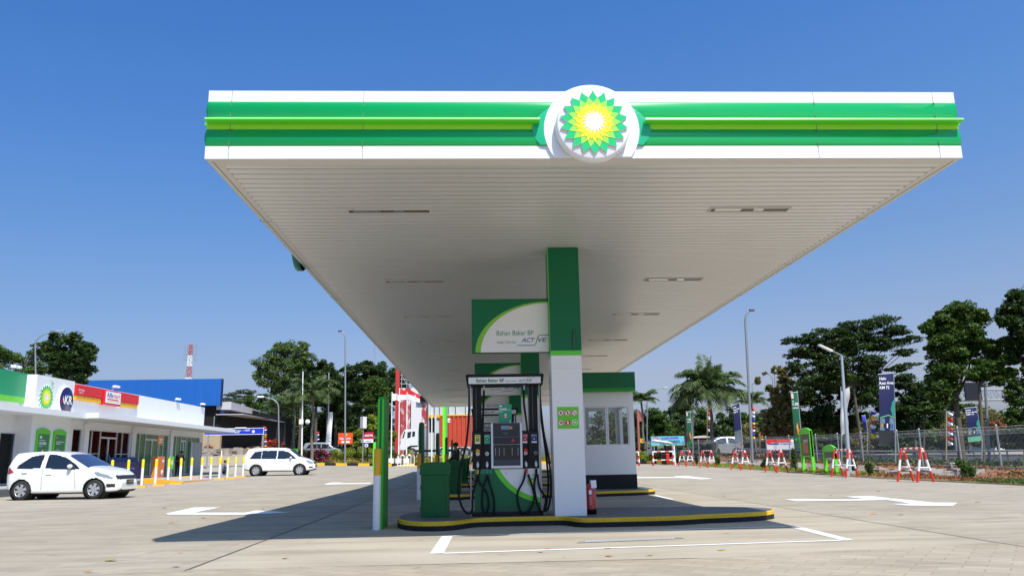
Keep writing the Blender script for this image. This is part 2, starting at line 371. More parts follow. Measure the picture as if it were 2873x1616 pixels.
b.add([(*p[:2], p.z+D) for p in [P_(470,462), P_(700,412), P_(905,412), P_(700,453), P_(1110,453), P_(1200,436), P_(1475,450), P_(1290,462), P_(1060,471), P_(490,469)]], [tuple(range(10))], MARK)
b.add([(*p[:2], p.z+D) for p in [P_(1742,224), P_(1800,210), P_(1900,210), P_(1870,217), P_(2130,212), P_(2110,220), P_(1760,227)]], [tuple(range(7))], MARK)
E_ = lambda x, y: GPq('E', x, y)
b.add([(*p[:2], p.z+D) for p in [E_(520,980), E_(520,989), E_(870,987), E_(980,990), E_(1060,998), E_(1160,992), E_(1060,984), E_(940,970), E_(840,974), E_(870,980)]], [tuple(range(10))], MARK)
for i in range(16):                                           # dashed lane line beyond the shadow
    x = -13.6+i*.95; strip((x, 46.9+.03*i), (x+.5, 46.9+.03*i), .13, MARK, D, b)
for (x0, y0, x1, y1) in ((-13.6, 26.3, -9.9, 26.2), (-13.6, 24.9, -10.8, 24.85), (-12.9, 33.2, -9.6, 33.1), (-14.5, 41.6, -12.6, 41.5)):
    strip((x0, y0), (x1, y1), .07, MARK, D, b)
strip((2.0, 17.95), (6.2, 18.0), .05, MARK, .012, b)
strip((2.0, 20.5), (4.9, 20.7), .07, MARK, .012, b); strip((4.9, 20.7), (4.95, 23.1), .12, MARK, .012, b)
strip((-.75, 17.2), (-.75, 18.6), .12, MARK, .012, b); strip((-.9, 16.6), (-.2, 16.6), .1, MARK, .012, b); strip((-30, 72), (-24, 72), .14, MARK, D, b)
struct(b.build('road_markings'))
# ribbed cover with a white hatch in the loading bay
b = MB(); p0, p1, p2, p3 = [GPq('M', *q) for q in ((1480,557), (1540,530), (2300,508), (2350,520))]
HG = M('cover_grey', (.30, .29, .27), .7, var=.2)
b.add([(p.x, p.y, .010) for p in (p0, p3, p2, p1)], [(0,1,2,3)], HG)
q0, q1, q2, q3 = [GPq('M', *q) for q in ((1545,556), (1550,540), (2265,514), (2270,528))]
for i in range(30):
    for j in range(4):
        u0, u1 = (i+.1+.5*(j % 2)*.0)/30, (i+.62)/30; v0, v1 = (j+.15)/4, (j+.7)/4
        if j % 2: u0 += .4/30; u1 += .4/30
        def bl(u, v): return (q0*(1-u)+q3*u)*(1-v)+(q1*(1-u)+q2*u)*v
        b.add([(*bl(u, v)[:2], .014) for u, v in ((u0,v0),(u1,v0),(u1,v1),(u0,v1))], [(0,1,2,3)], MARK)
tag(b.build('hatch_cover'), 'flat grey cover with white hatching set in the marked bay before the island', 'cover')
# verge, soil, toll road on the right
struct(grid_sheet([16.9, 18.5, 20.2], [12, 20, 26, 34, 40, 48, 56, 64, 72], lambda x, y: gz(x, y)+.02+.06*(x > 17), VERG, 'verge'))
def vz(x, y): return gz(x, y)+.05+.22*sm((x-19.6)/2.2)-.75*sm((x-26)/5)*sm((80-y)/20)
struct(grid_sheet([19.8, 20.4, 21, 21.6, 22.4, 24, 26, 28, 31, 34], [8, 14, 20, 26, 34, 40, 48, 56, 64, 72, 80], vz, SOIL, 'soil_bank'))
struct(grid_sheet([34, 40, 48], [20, 34, 48, 60, 72, 84, 100], lambda x, y: gz(x, y)+.03, ASPH, 'toll_road'))
FIELD = groundmat('field_soil', (.085, .085, .035), (.14, .11, .06), streaks=False)
struct(grid_sheet([-17.5, -12, -6, 0, 6, 12, 16, 22, 40, 80, 160, 400], [84.6, 86, 88, 90, 92, 96, 104, 116, 128, 160, 300, 700], lambda x, y: gz(x, y)+.03, FIELD, 'field'))
struct(grid_sheet([48, 60, 80, 120, 220, 400], [-20, 0, 20, 34, 48, 66, 84.5], lambda x, y: gz(x, y)+.03, FIELD, 'field'))
struct(grid_sheet([28, 31, 34], [20, 34, 48, 60, 66, 72, 78, 84.5], lambda x, y: gz(x, y)+.012, FIELD, 'field'))
# dry leaves
LFM = [M('dry_leaf_'+n, c, .7, var=.2, scale=30) for n, c in (('brown', (.25, .11, .04)), ('orange', (.45, .20, .06)), ('olive', (.32, .28, .05)))]
def leaf(x, y, s, k, rz):
    b = MB(); pts = [(-1, 0, .1), (-.5, .32, .35), (.2, .36, .3), (1, 0, .45), (.2, -.36, .12), (-.5, -.32, .1)]
    vs = [(s*a*cos(rz)-s*c*sin(rz), s*a*sin(rz)+s*c*cos(rz), s*d*.5+.006) for a, c, d in pts]; vs.append((0, 0, .008))
    b.add(vs, [(i, (i+1) % 6, 6) for i in range(6)], LFM[k]); o = b.build('fallen_leaf', loc=(x, y, gz(x, y)))
    tag(o, 'small curled dry leaf lying on the paving', 'leaf', 'dry leaves scattered on the paving')
lp = [('M',1185,632,.05),('M',1250,606,.055),('M',1730,603,.05),('M',1742,668,.055),('M',2065,660,.05),('N',330,704,.06),('N',1588,314,.07),('N',1463,430,.08),('N',1655,437,.07),('N',2235,344,.08),('N',345,298,.06),('P',30,843,.11),('P',548,896,.06),('P',522,537,.09),('P',770,497,.08),('P',1432,825,.05),('P',985,670,.05),('P',340,462,.08),('P',455,417,.09),('P',588,778,.04),('N',1140,290,.06),('N',2205,228,.07),('N',1495,260,.08),('N',180,286,.05),('P',1250,425,.07),('P',208,400,.06)]
for k, (c, x, y, s) in enumerate(lp):
    p = GPq(c, x, y); leaf(p.x, p.y, s, k % 3, random.uniform(-.6, .6)+(0 if k % 2 else pi))
p = GP(247, 1604); leaf(p.x, p.y, .055, 1, .2)
# ================================================================ CANOPY
CX0, CX1, CY0, CY1, CZ = -3.37, 6.24, 9.35, 57.4, 4.762
can = T('station_canopy', 'long flat fuel station canopy with white, green and lime fascia over the pump islands', 'canopy', loc=(0, 0, 0))
def bulge(z0, z1, d, n=10): return [(d*sin(pi*i/n)**.8 if 0 < i < n else 0.0, z1+(z0-z1)*i/n) for i in range(n+1)]
bands = [([(0, 5.667), (0, 5.519)], WHITE), ([(-.004, 5.52)]+bulge(5.30, 5.518, .024), GREEN), ([(0, 5.298), (.008, 5.29), (.008, 5.156), (0, 5.15)], LIME), (bulge(4.929, 5.150, .024)+[(-.004, 4.927)], GREEN), ([(0, 4.9275), (0, CZ)], WHITE)]
fb = MB()
for prof, mt in bands:
    vs = []; n = len(prof)
    for d, z in prof:
        d -= .024
        e = -.022; g_ = .03; vs += [(CX0-e, CY0-e, z), (CX0+g_, CY0-d, z), (CX1-g_, CY0-d, z), (CX1+e, CY0-e, z), (CX1+d, CY0+g_, z), (CX1+d, CY1-g_, z), (CX1+e, CY1+e, z), (CX1-g_, CY1+d, z), (CX0+g_, CY1+d, z), (CX0-e, CY1+e, z), (CX0-d, CY1-g_, z), (CX0-d, CY0+g_, z)]
    fs = [(12*i+k, 12*i+12+k, 12*i+12+(k+1) % 12, 12*i+(k+1) % 12) for i in range(n-1) for k in range(12)]
    fb.add(vs, fs, mt, mt is GREEN)
fb.add([(CX0+.024, CY0+.024, 5.667), (CX1-.024, CY0+.024, 5.667), (CX1-.024, CY1-.024, 5.667), (CX0+.024, CY1-.024, 5.667)], [(0,1,2,3)], WHITE)
SEAM = M('panel_seam', (.16, .20, .17), .8)
for x in (-3.06, -1.42, 4.35, 5.93):
    [fb.box(x-.003, x+.003, CY0+q-.0015, CY0+.05, a, c, SEAM) for q, a, c in ((.024, CZ+.004, 4.927), (.007, 4.93, 5.148), (.016, 5.156, 5.29), (.007, 5.302, 5.516), (.024, 5.52, 5.664))]
for y in range(12, 57, 3):
    for x in (CX0, CX1): fb.box(x-.003 if x < 0 else x-.05, x+.05 if x < 0 else x+.003, y-.005, y+.005, CZ+.004, 5.664, SEAM)
# ring band round the round emblem
ex, ez = 1.45, 5.135
arc = [(ex+.605*cos(a), ez+.605*sin(a)) for a in [radians(-37)+radians(254)*i/48 for i in range(49)]]
arc = [(x, max(z, CZ+.001)) for x, z in arc]
fb.prism(arc, CY0-.012, CY0+.05, WHITE)
for sg in (-1, 1):
    vs = []
    for i in range(13):
        a = radians(-30+60*i/12); z = ez+.6*sin(a)
        if z > 5.515 or z < 4.93: z = min(5.515, max(4.93, z))
        xi = ex+sg*sqrt(max(0, .606**2-(z-ez)**2)); t = (z-ez)/.30; xo = ex+sg*(.60+.13*sqrt(max(0, 1-t*t*.9)) )
        xo = xi+sg*.145*max(0, 1-t*t)
        vs += [(xi, CY0-.010, z), (xo, CY0+.001-.047*(1 if 0 else 0)-.004, z), (xo, CY0+.06, z)]
    fb.add(vs, [(3*i+j, 3*i+1+j, 3*i+4+j, 3*i+3+j) for i in range(12) for j in (0, 1)], TEAL, False)
fb.build('fascia', can)
# projecting light rail
RAIL = M('rail_green', (.10, .70, .03), .3); RAILW = M('rail_white', (.8, .82, .8), .3)
b = MB(); y0 = CY0-.10
for x0, x1 in ((CX0+.035, .79), (2.12, CX1-.02)):
    b.prism([(y0, 5.213), (y0-.015, 5.225), (y0-.008, 5.243), (CY0+.03, 5.243), (CY0+.03, 5.213)], x0, x1, RAIL, 'x'); b.box(x0, x1, y0, CY0+.03, 5.244, 5.252, RAILW)
for x in (CX0, CX1):
    a = (x-.008, x+.04) if x < 0 else (x-.04, x+.013)
    b.box(*a, CY0+.035, CY1+.1, 5.215, 5.241, RAIL)
b.build('light_rail', can)
# round emblem on the front, another edge-on at the side
b = MB(); Y = CY0
b.lathe((ex, 0, ez), [(.43, Y), (.462, Y-.02), (.467, Y-.06), (.465, Y-.11), (.452, Y-.14), (.43, Y-.152), (0.001, Y-.154)], WHITE, 64, 'y')
em = b.build('emblem', can)
b = MB(); helios(b, front(Y-.158), ex+.005, ez+.025, .425, .022, thick=.02); b.build('sunflower_mark', em)
b = MB(); sd = PXx(810, 700, CX0-.25); b.lathe((CX0+.02, sd.y, ez), [(.46, 0), (.47, -.02), (.47, -.10), (.45, -.12), (.001, -.125)], M('emblem_teal_back', (.02, .16, .13), .4), 40, 'x'); b.build('side_emblem', can)
# soffit: 18 cm strips running across with grooves, trims
b = MB(); prof = []; y = CY0+.22
while y < CY1-.2:
    pr = [(y+.166*i/6, CZ-.009*sin(pi*i/6)+.006) for i in range(7)]
    b.add([(x, yy, z) for yy, z in pr for x in (CX0+.17, CX1-.17)], [(2*i, 2*i+1, 2*i+3, 2*i+2) for i in range(6)], SOFF, True)
    b.add([(x, yy, z) for yy, z in ((y+.166, CZ+.006), (y+.166, CZ+.02), (y+.18, CZ+.02), (y+.18, CZ+.006)) for x in (CX0+.17, CX1-.17)], [(2*i, 2*i+1, 2*i+3, 2*i+2) for i in range(3)], SOFFG); y += .18
b.build('soffit', can)
b = MB(); zt = CZ-.004
for (x0, x1, y0_, y1_) in ((CX0+.03, CX0+.19, CY0+.03, CY1), (CX1-.19, CX1-.03, CY0+.03, CY1), (CX0+.19, CX1-.19, CY0+.03, CY0+.24)):
    b.box(x0, x1, y0_, y1_, zt, CZ+.05, TRIMG)
b.box(CX0+.09, CX0+.10, CY0+.1, CY1, zt-.002, zt+.01, SEAM); b.box(CX1-.10, CX1-.09, CY0+.1, CY1, zt-.002, zt+.01, SEAM)
y = 12.0
while y < 57: b.box(CX0+.03, CX0+.19, y, y+.012, zt-.002, zt+.01, SEAM); b.box(CX1-.19, CX1-.03, y, y+.012, zt-.002, zt+.01, SEAM); y += 3.05
b.build('edge_trim', can)
LREC = M('lamp_recess', (.10, .09, .08), .5); LREF = M('lamp_reflector', (.7, .7, .68), .15, metal=.8)
proto = None
def can_light(x0, yc):
    global proto
    if proto is None:
        f = MB(); w_, d_ = 1.25, .2
        for a in ((0, w_, 0, .022), (0, w_, d_-.022, d_), (0, .022, .022, d_-.022), (w_-.022, w_, .022, d_-.022)): f.box(a[0], a[1], a[2], a[3], -.015, -.001, TRIMG)
        f.box(.022, w_-.022, .022, d_-.022, -.003, -.001, LREC); f.box(.1, .5, .05, .15, -.008, -.0035, LREF); f.box(.7, .85, .05, .15, -.008, -.0035, LREF)
        o = f.build('ceiling_light', can, (x0, yc, CZ)); proto = o
    else:
        o = proto.copy(); COL.objects.link(o); o.parent = can; o.location = (x0, yc, CZ)
    return o
for yc in (11.4, 16.25, 20.4, 25.1, 29.1, 33.6, 38.3, 43.0, 47.7, 52.4): can_light(-1.95, yc); can_light(3.53, yc)
# ================================================================ PILLARS, HANGING SIGNS
PY = [13.7+9.7*i for i in range(5)]
def base_z(y): return gz(0, y)
def pillar(y):
    zb = base_z(y)+.15; b = MB(); x0, x1 = 1.255, 1.785; d = .55
    b.box(x0, x1, y, y+d, zb, 2.83, WHITE); b.box(x0-.004, x1+.004, y-.004, y+d+.004, 2.83, 2.915, LGREEN); b.box(x0-.006, x1+.006, y-.006, y+d+.006, 2.915, CZ-.005, DGREEN)
    b.box(x0-.012, x0-.007, y-.008, y+.12, 2.915, CZ-.02, LGREEN); b.box(x0-.001, x1+.001, y-.001, y+.3, 2.61, 2.614, TRIMG)
    return b.build('pillar', can)
for y in PY: pillar(y)
b = MB(); b.lathe((1.66, PY[0]-.02, 3.1), [(.001, -.2), (.018, -.14), (.025, 0), (.018, .14), (.001, .2)], M('sensor_green', (.02, .1, .05), .3), 10); b.build('sensor', can)
def curve_s(b, fn, u, v, sc, m, off):                         # the S shaped swash of the lettering
    P1 = [(-.10, -.075), (.26, -.075), (.30, -.065), (.325, -.03), (.36, .10), (.385, .145), (.43, .155), (.70, .155)]
    for i in range(len(P1)-1):
        a, c = Vector(P1[i]), Vector(P1[i+1]); t = (c-a).normalized(); n_ = Vector((-t.y, t.x))*.008
        b.add([fn(u+q.x*sc, v+q.y*sc, off) for q in (a-n_, c-n_, c+n_, a+n_)], [(0,1,2,3)], m)
def active(b, fn, u, v, sc, off):
    b.text('ACT', fn, u, v, .095*sc, TXTB, w=.30*sc, shear=.3, bold=.012, off=off); b.text('VE', fn, u+.375*sc, v, .095*sc, TXTB, w=.20*sc, shear=.3, bold=.012, off=off)
    curve_s(b, fn, u, v, sc, TXTG, off+.001)
def active_sign(i, y):
    z0, z1, x0, x1 = 2.92, 3.88, -.12, 1.245
    t = T('hanging_sign', ['green and white sign beside the nearest pillar, over the front pump', 'green and white sign on the second pillar, half hidden by the front pump head', 'green and white sign on the third pillar down the canopy', 'green and white sign on the fourth pillar down the canopy', 'small far green and white sign on the last pillar'][i], 'sign', 'fuel brand signs fixed to the pillars', (0, y+.2, 0))
    b = MB(); b.cbox(x0, x1, 0, .14, z0, z1, DGREEN, .008); F_ = front(0)
    xs_ = [x0+.06+(x1-x0-.06)*k/60 for k in range(61)]
    for (ax, az, mt, off) in ((1.30, .905, LGREEN2, .002), (1.205, .875, WHITE2, .004)):
        xl = x1-ax; lo_ = max(x0, xl); X = [lo_+(x1-.004-lo_)*(k/80)**2 for k in range(81)]
        ellband(b, F_, X, lambda x: z0+.004, lambda x: z0+.004+az*sqrt(max(0, 1-((x1-x)/ax)**2)), mt, off)
    b.text('Bahan Bakar BP', F_, .32, 3.225, .085, TXTG, w=.655, off=.006); b.text('dengan Teknologi', F_, .325, 3.085, .04, TXTG, w=.33, off=.006)
    active(b, F_, .76, 3.10, .78, .006)
    b.build('panel', t)
    c = MB(); c.box(x1, x1+.014, .03, .12, z0+.02, z1-.0, BLACK)
    for z in (3.1, 3.72): c.box(x1-.02, x1+.013, .0, .03, z, z+.05, BLACK)
    c.build('bracket', t); return t
LGREEN2 = M('sign_lime', (.20, .50, .02), .35); WHITE2 = M('sign_white', (.74, .74, .73), .35)
for i, y in enumerate(PY): active_sign(i, y)
# safety sticker on the first pillar
b = MB(); F_ = front(13.697); b.box(1.335, 1.70, 13.692, 13.699, 1.58, 1.945, LGREEN)
for k in range(6):
    cx = 1.395+.118*(k % 3); cz = 1.845-.165*(k//3); F2 = front(13.691)
    ring = REDX if k != 5 else LGREEN
    b.disc((cx, 13.6905, cz), .052, TXTW); 
    vs = [(cx+r*cos(a), 13.689, cz+r*sin(a)) for a in [2*pi*q/24 for q in range(24)] for r in (.050, .040)]
    if k != 4 and k != 5: b.add(vs, [(2*q, 2*((q+1) % 24), 2*((q+1) % 24)+1, 2*q+1) for q in range(24)], RED)
    if k in (0, 1, 2, 3):
        b.add([F2(cx-.034, cz+.028, .004), F2(cx-.028, cz+.034, .004), F2(cx+.034, cz-.028, .004), F2(cx+.028, cz-.034, .004)], [(0,1,2,3)], RED)
        if k == 0: b.add([F2(cx-.015, cz-.02, .002), F2(cx+.02, cz-.014, .002), F2(cx+.012, cz+.018, .002), F2(cx-.01, cz+.024, .002)], [(0,1,2,3)], BLACK)
        if k == 1: b.box(cx-.010, cx+.010, 13.6885, 13.6895, cz-.026, cz+.026, BLACK)
        if k == 2: b.box(cx-.024, cx+.022, 13.6885, 13.6895, cz-.006, cz+.006, BLACK)
        if k == 3: b.add([F2(cx-.02, cz-.012, .002), F2(cx+.005, cz-.012, .002), F2(cx+.022, cz-.026, .002), F2(cx+.022, cz+.026, .002), F2(cx+.005, cz+.012, .002), F2(cx-.02, cz+.012, .002)], [tuple(range(6))], BLACK)
    if k == 4:
        b.disc((cx, 13.689, cz), .05, RED); b.box(cx-.012, cx+.012, 13.687, 13.6885, cz-.03, cz+.018, TXTW); b.box(cx-.02, cx+.006, 13.687, 13.6885, cz+.02, cz+.03, TXTW)
    if k == 5:
        b.disc((cx, 13.689, cz), .044, LGREEN); b.add([F2(cx-.03, cz, .004), F2(cx+.02, cz-.016, .004), F2(cx+.028, cz+.006, .004), F2(cx-.022, cz+.02, .004)], [(0,1,2,3)], TXTW)
st = b.build('safety_sticker'); tag(st, 'lime square sticker with six round prohibition and safety symbols on the nearest pillar', 'sign')
# ================================================================ ISLANDS
def island(i, dy):
    fr = [(-1.41, 14.4), (-1.38, 13.95), (-1.24, 13.45), (-1.0, 13.12), (-.7, 13.02), (-.45, 13.1), (-.25, 13.38), (-.08, 13.6), (.3, 13.68), (1.2, 13.68), (1.42, 13.58), (1.6, 13.2), (1.85, 13.12), (2.57, 13.12), (3.2, 13.2), (3.75, 13.42), (4.3, 13.55), (4.78, 13.78), (5.08, 14.1), (5.2, 14.45)]
    ext = 1.6 if i == 1 else 0; yc = 14.45
    fr2 = []
    for j in range(len(fr)-1):
        a, c = Vector(fr[j]), Vector(fr[j+1]); p0 = Vector(fr[max(0, j-1)]); p3 = Vector(fr[min(len(fr)-1, j+2)])
        for k in range(4):
            t = k/4; fr2.append(tuple(.5*((2*a)+(c-p0)*t+(2*p0-5*a+4*c-p3)*t*t+(3*a-p0-3*c+p3)*t**3)))
    fr2.append(fr[-1])
    bk = [(x, 2*yc-y+(ext if x > 1.3 else 0)) for x, y in fr2[::-1][1:-1]]
    out = [(x, y+dy) for x, y in fr2+bk]; n = len(out); b = MB(); z = base_z(out[0][1])
    def ring(z_, ins=0):
        cx, cy = 1.9, yc+dy; return [(x+(cx-x)/max(.1, abs(Vector((x-cx, y-cy)).length))*ins, y+(cy-y)/max(.1, Vector((x-cx, y-cy)).length)*ins, z+z_) for x, y in out]
    rs = [(ring(-.1), ring(.083), KBLK), (ring(.083, -.004), ring(.137, -.004), KYEL), (ring(.137, -.004), ring(.15, .02), KYEL)]
    for a, c, m_ in rs: b.add(a+c, [(k, (k+1) % n, n+(k+1) % n, n+k) for k in range(n)], m_)
    b.add(ring(.15, .02), [tuple(range(n))], TOPG)
    b.add(ring(.083, 0)+ring(.083, -.004), [(k, (k+1) % n, n+(k+1) % n, n+k) for k in range(n)], KBLK)
    o = b.build('pump_island')
    tag(o, ['nearest raised pump island with yellow and black painted kerb', 'second pump island, carrying the white kiosk', 'third pump island down the canopy, with yellow edge', 'fourth pump island down the canopy, with yellow edge', 'last pump island at the far end of the canopy'][i], 'kerb island', 'pump islands under the canopy'); return o
for i in range(5): island(i, 9.7*i)
# ================================================================ FUEL PUMP
def hang(p, q, sag, n=14):                                    # hose: from p down to a low point and up to q
    P, Q = Vector(p), Vector(q); pts = []
    for i in range(n+1):
        t = i/n; c = P.lerp(Q, t); c.z -= sag*4*t*(1-t); pts.append(c)
    return pts
def bez(P, n=26):
    P = [Vector(p) for p in P]; out = []
    for j in range(len(P)-1):
        p0, a, c, p3 = P[max(0, j-1)], P[j], P[j+1], P[min(len(P)-1, j+2)]
        for k in range(6):
            t = k/6; out.append(.5*((2*a)+(c-p0)*t+(2*p0-5*a+4*c-p3)*t*t+(3*a-p0-3*c+p3)*t**3))
    return out+[P[-1]]
PL = ['front fuel pump on the nearest island, beside the green bin', 'second fuel pump, seen through the front pump between the posts', 'third fuel pump down the canopy, behind the first two', 'fourth fuel pump down the canopy', 'farthest fuel pump at the end of the canopy row']
def pump():
    t = T('fuel_pump', PL[0], 'fuel pump', 'fuel pumps on the islands', (0, 14.0, .15)); B = t
    b = MB(); b.cbox(-.13, 1.08, .0, .52, 0, .07, BLACK, .01); b.build('base', t)
    b = MB(); b.box(-.09, 1.04, .012, .5, .07, .78, DGREEN); F_ = front(.012); z0, z1 = .13, .775
    b.box(-.085, .22, .006, .011, z1-.075, z1, M('pump_teal', (.01, .22, .13), .4))
    cx, cz = 1.15, 1.20
    for R, m_, off in ((1.0, LGREEN, .007), (.915, WHITE2, .009)):
        xl = cx-sqrt(max(0, R*R-(z1-cz)**2)); X = [xl+(1.035-xl)*(k/40) for k in range(41)]
        ellband(b, F_, X, lambda x: cz-sqrt(max(0, R*R-(x-cx)**2)), lambda x: z1, m_, off)
    b.box(-.09, 1.04, .004, .010, .07, .16, M('pump_kick_green', (.004, .09, .035), .5)); b.disc((.455, .000, .70), .008, BLACK, n=12)
    helios(b, front(0), .885, .55, .075, .0, step=.0012); b.text('bp', F_, .905, .65, .05, EG1, w=.06, off=.012)
    b.build('lower_panel', t)
    b = MB()
    for x0, x1 in ((-.125, .20), (.74, 1.03)): b.cbox(x0, x1, .02, .5, .78, 1.42, BLACK, .008)
    b.box(.20, .74, .05, .5, .76, 1.5, BLACK); b.build('housing', t)
    for x0, x1 in ((-.115, .04), (.88, 1.03)):
        b = MB(); b.cbox(x0, x1, .12, .42, 1.42, 2.22, BLACK, .008); b.box(x0+.06, x0+.066, .114, .119, 1.44, 2.2, SEAM); b.build('post', t)
    for x in (-.15, 1.06): b = MB(); b.cbox(x-.008, x+.008, .05, .09, 0, 2.22, STEEL, .003); b.build('side_rail', t)
    b = MB(); b.prism([(-.21, 2.21), (1.12, 2.21), (1.145, 2.38), (1.13, 2.405), (-.22, 2.405), (-.235, 2.38)], .0, .5, BLACK); h = b.build('header', t)
    b = MB(); b.cbox(-.18, 1.09, -.008, .004, 2.235, 2.35, WHITE, .003); F2 = front(-.009)
    b.text('Bahan Bakar BP', F2, -.045, 2.265, .055, TXTG, w=.49, bold=.02, off=.002); b.text('dengan Teknologi', F2, .465, 2.27, .022, TXTG, w=.2, off=.002); active(b, F2, .695, 2.265, .42, .002); b.build('header_strip', h)
    # screen unit
    b = MB(); b.cbox(.20, .742, -.045, .05, .785, 1.555, ALU, .012); s_ = b.build('screen_frame', t)
    b = MB(); b.cbox(.238, .704, -.058, -.046, 1.19, 1.55, SCR, .004); F3 = front(-.059)
    b.box(.375, .53, -.062, -.059, 1.44, 1.505, M('display', (.16, .26, .34), .25)); b.box(.535, .57, -.062, -.059, 1.45, 1.475, M('price_yellow', (.65, .5, .06), .5)); b.box(.535, .57, -.062, -.059, 1.478, 1.50, RED)
    b.box(.24, .70, -.061, -.059, 1.31, 1.316, SEAM); b.text('1 2 3 4', F3, .41, 1.36, .03, TXTW if 0 else M('digit_grey', (.25, .28, .32), .5), w=.08, off=.002)
    b.add([F3(.545, 1.235, .003), F3(.615, 1.235, .003), F3(.58, 1.29, .003)], [(0,1,2)], RED); b.build('screen', s_)
    b = MB(); b.box(.238, .704, -.05, -.044, .83, 1.185, M('nozzle_bay_glass', (.015, .017, .02), .12)); b.box(.238, .704, -.052, -.0505, .845, .93, M('bay_blue', (.02, .035, .07), .3))
    for x in (.275, .34, .42, .56, .66): b.box(x, x+.006, -.054, -.051, 1.0, 1.13, STEEL)
    b.build('reader_panel', s_)
    # grade stickers, buttons, nozzles
    cols = [('grade_yellow', (.62, .58, .10)), ('grade_green', (.03, .35, .20)), ('grade_red', (.45, .06, .06)), ('grade_blue', (.02, .04, .20))]
    txt = ['BP 90', 'BP 92', 'BP 95', 'BP Diesel']; bx = [-.03, .135, .795, .95]; kn = [-.03, .13, .80, .97]
    kc = [M('handle_yellow', (.75, .38, .02), .4), M('handle_green', (.02, .25, .14), .4), M('handle_red', (.55, .03, .02), .4), BLACK]
    for k in range(4):
        b = MB(); x = bx[k]; b.box(x-.048, x+.048, .008, .016, 1.205, 1.36, M(*cols[k], .4)); b.disc((x, .006, 1.275), .026, BLACK, n=16); b.disc((x, .005, 1.275), .011, TXTW, n=12)
        if k > 1 or k == 0: b.box(x-.044, x+.044, .0055, .007, 1.21, 1.232, TXTW)
        b.text(txt[k], front(.0055), x, 1.325, .018, TXTW if k else BLACK, align='c'); b.build('grade_sticker', t)
        x = kn[k]; b = MB(); b.lathe((x, .02, 1.035), [(.034, 0), (.034, -.02), (.027, -.045), (.001, -.05)], TXTW if k != 3 else STEEL, 16, 'y'); b.disc((x, -.032, 1.035), .016, kc[k], n=14)
        b.lathe((x, .02, 1.08), [(.04, 0), (.04, -.03), (.02, -.05), (.001, -.055)], kc[k], 14, 'y') if k in (0, 2) else None
        b.build('grade_button', t)
        b = MB(); zn = .90
        b.tube([(x, .0, zn), (x, -.03, zn-.03), (x, -.05, zn-.08), (x, -.045, zn-.13)], [.014, .024, .022, .016], ALU, 10); b.tube([(x, -.045, zn-.13), (x, -.045, zn-.20)], .022, kc[k], 10); b.build('nozzle', t)
    HM = MATBLK
    H = [[(-.17, .10, 2.2), (-.175, .06, 1.8), (-.22, .02, 1.25), (-.33, -.04, .8), (-.36, -.05, .42), (-.30, -.06, .16), (-.19, -.06, .05), (-.13, -.06, .12), (-.12, -.06, .35), (-.03, -.05, .68)],
         [(.09, .14, 2.2), (.08, .10, 1.9), (.06, .03, 1.45), (.055, .0, 1.0), (-.02, -.06, .62), (.11, -.08, .40), (.15, -.08, .20), (.10, -.08, .06), (.04, -.08, .16), (.05, -.08, .42), (.13, -.045, .68)],
         [(.80, .14, 2.2), (.79, .10, 1.9), (.83, .05, 1.5), (.84, .0, 1.1), (.76, -.05, .62), (.65, -.08, .40), (.645, -.08, .22), (.70, -.08, .06), (.80, -.08, .05), (.92, -.08, .25), (.90, -.06, .45), (.83, -.045, .68)],
         [(1.075, .10, 2.2), (1.08, .08, 1.9), (1.12, .04, 1.4), (1.20, -.02, .9), (1.215, -.04, .42), (1.16, -.05, .12), (1.09, -.05, .08), (1.12, -.05, .28), (1.02, -.06, .45), (.99, -.05, .68)],
         [(.13, -.045, .68), (.18, -.07, .5), (.235, -.08, .3), (.24, -.08, .12), (.22, -.05, .03)],
         [(.97, -.045, .70), (.93, -.07, .5), (.95, -.08, .3), (1.0, -.08, .12), (1.05, -.06, .04)]]
    H += [[(1.07, .22, 2.2), (1.10, .2, 1.6), (1.16, .12, 1.0), (1.18, .05, .5), (1.12, 0, .12), (1.08, 0, .06)]]
    for q in H: b = MB(); b.tube(bez(q), .0185, HM, 8); b.build('hose', t)
    for x in (-.17, .09, .80, 1.075): b = MB(); b.tube([(x, .10, 2.215), (x, .10, 2.13)], .013, ALU, 8); b.build('hose_joint', t)
    return t
pm = pump()
for i in range(1, 5):
    y = 14.0+9.7*i; dup(pm, (0, y, base_z(y)+.15), PL[i])
POSTG = M('poster_green', (.02, .30, .17), .5)
b = MB(); b.box(.345, .57, 14.06, 14.07, 1.705, 2.03, POSTG); F_ = front(14.06); b.text('10.000', F_, .352, 1.925, .038, TXTW, w=.13, bold=.03, off=.002); b.text('pertama', F_, .49, 1.925, .02, TXTW, w=.07, off=.002); b.box(.355, .40, 14.056, 14.059, 1.985, 2.01, TXTW); b.box(.355, .41, 14.056, 14.059, 1.895, 1.905, TXTW)
b.box(.44, .48, 14.057, 14.059, 1.80, 1.86, TXTW); b.box(.43, .445, 14.055, 14.0565, 1.80, 1.85, RED); b.box(.445, .475, 14.055, 14.0565, 1.82, 1.835, RED); b.box(.47, .49, 14.056, 14.0575, 1.81, 1.82, RED); b.box(.535, .55, 14.057, 14.059, 1.715, 1.75, TXTW)
tag(b.build('poster'), 'green paper poster with white 10.000 standing on the front pump screen', 'poster')
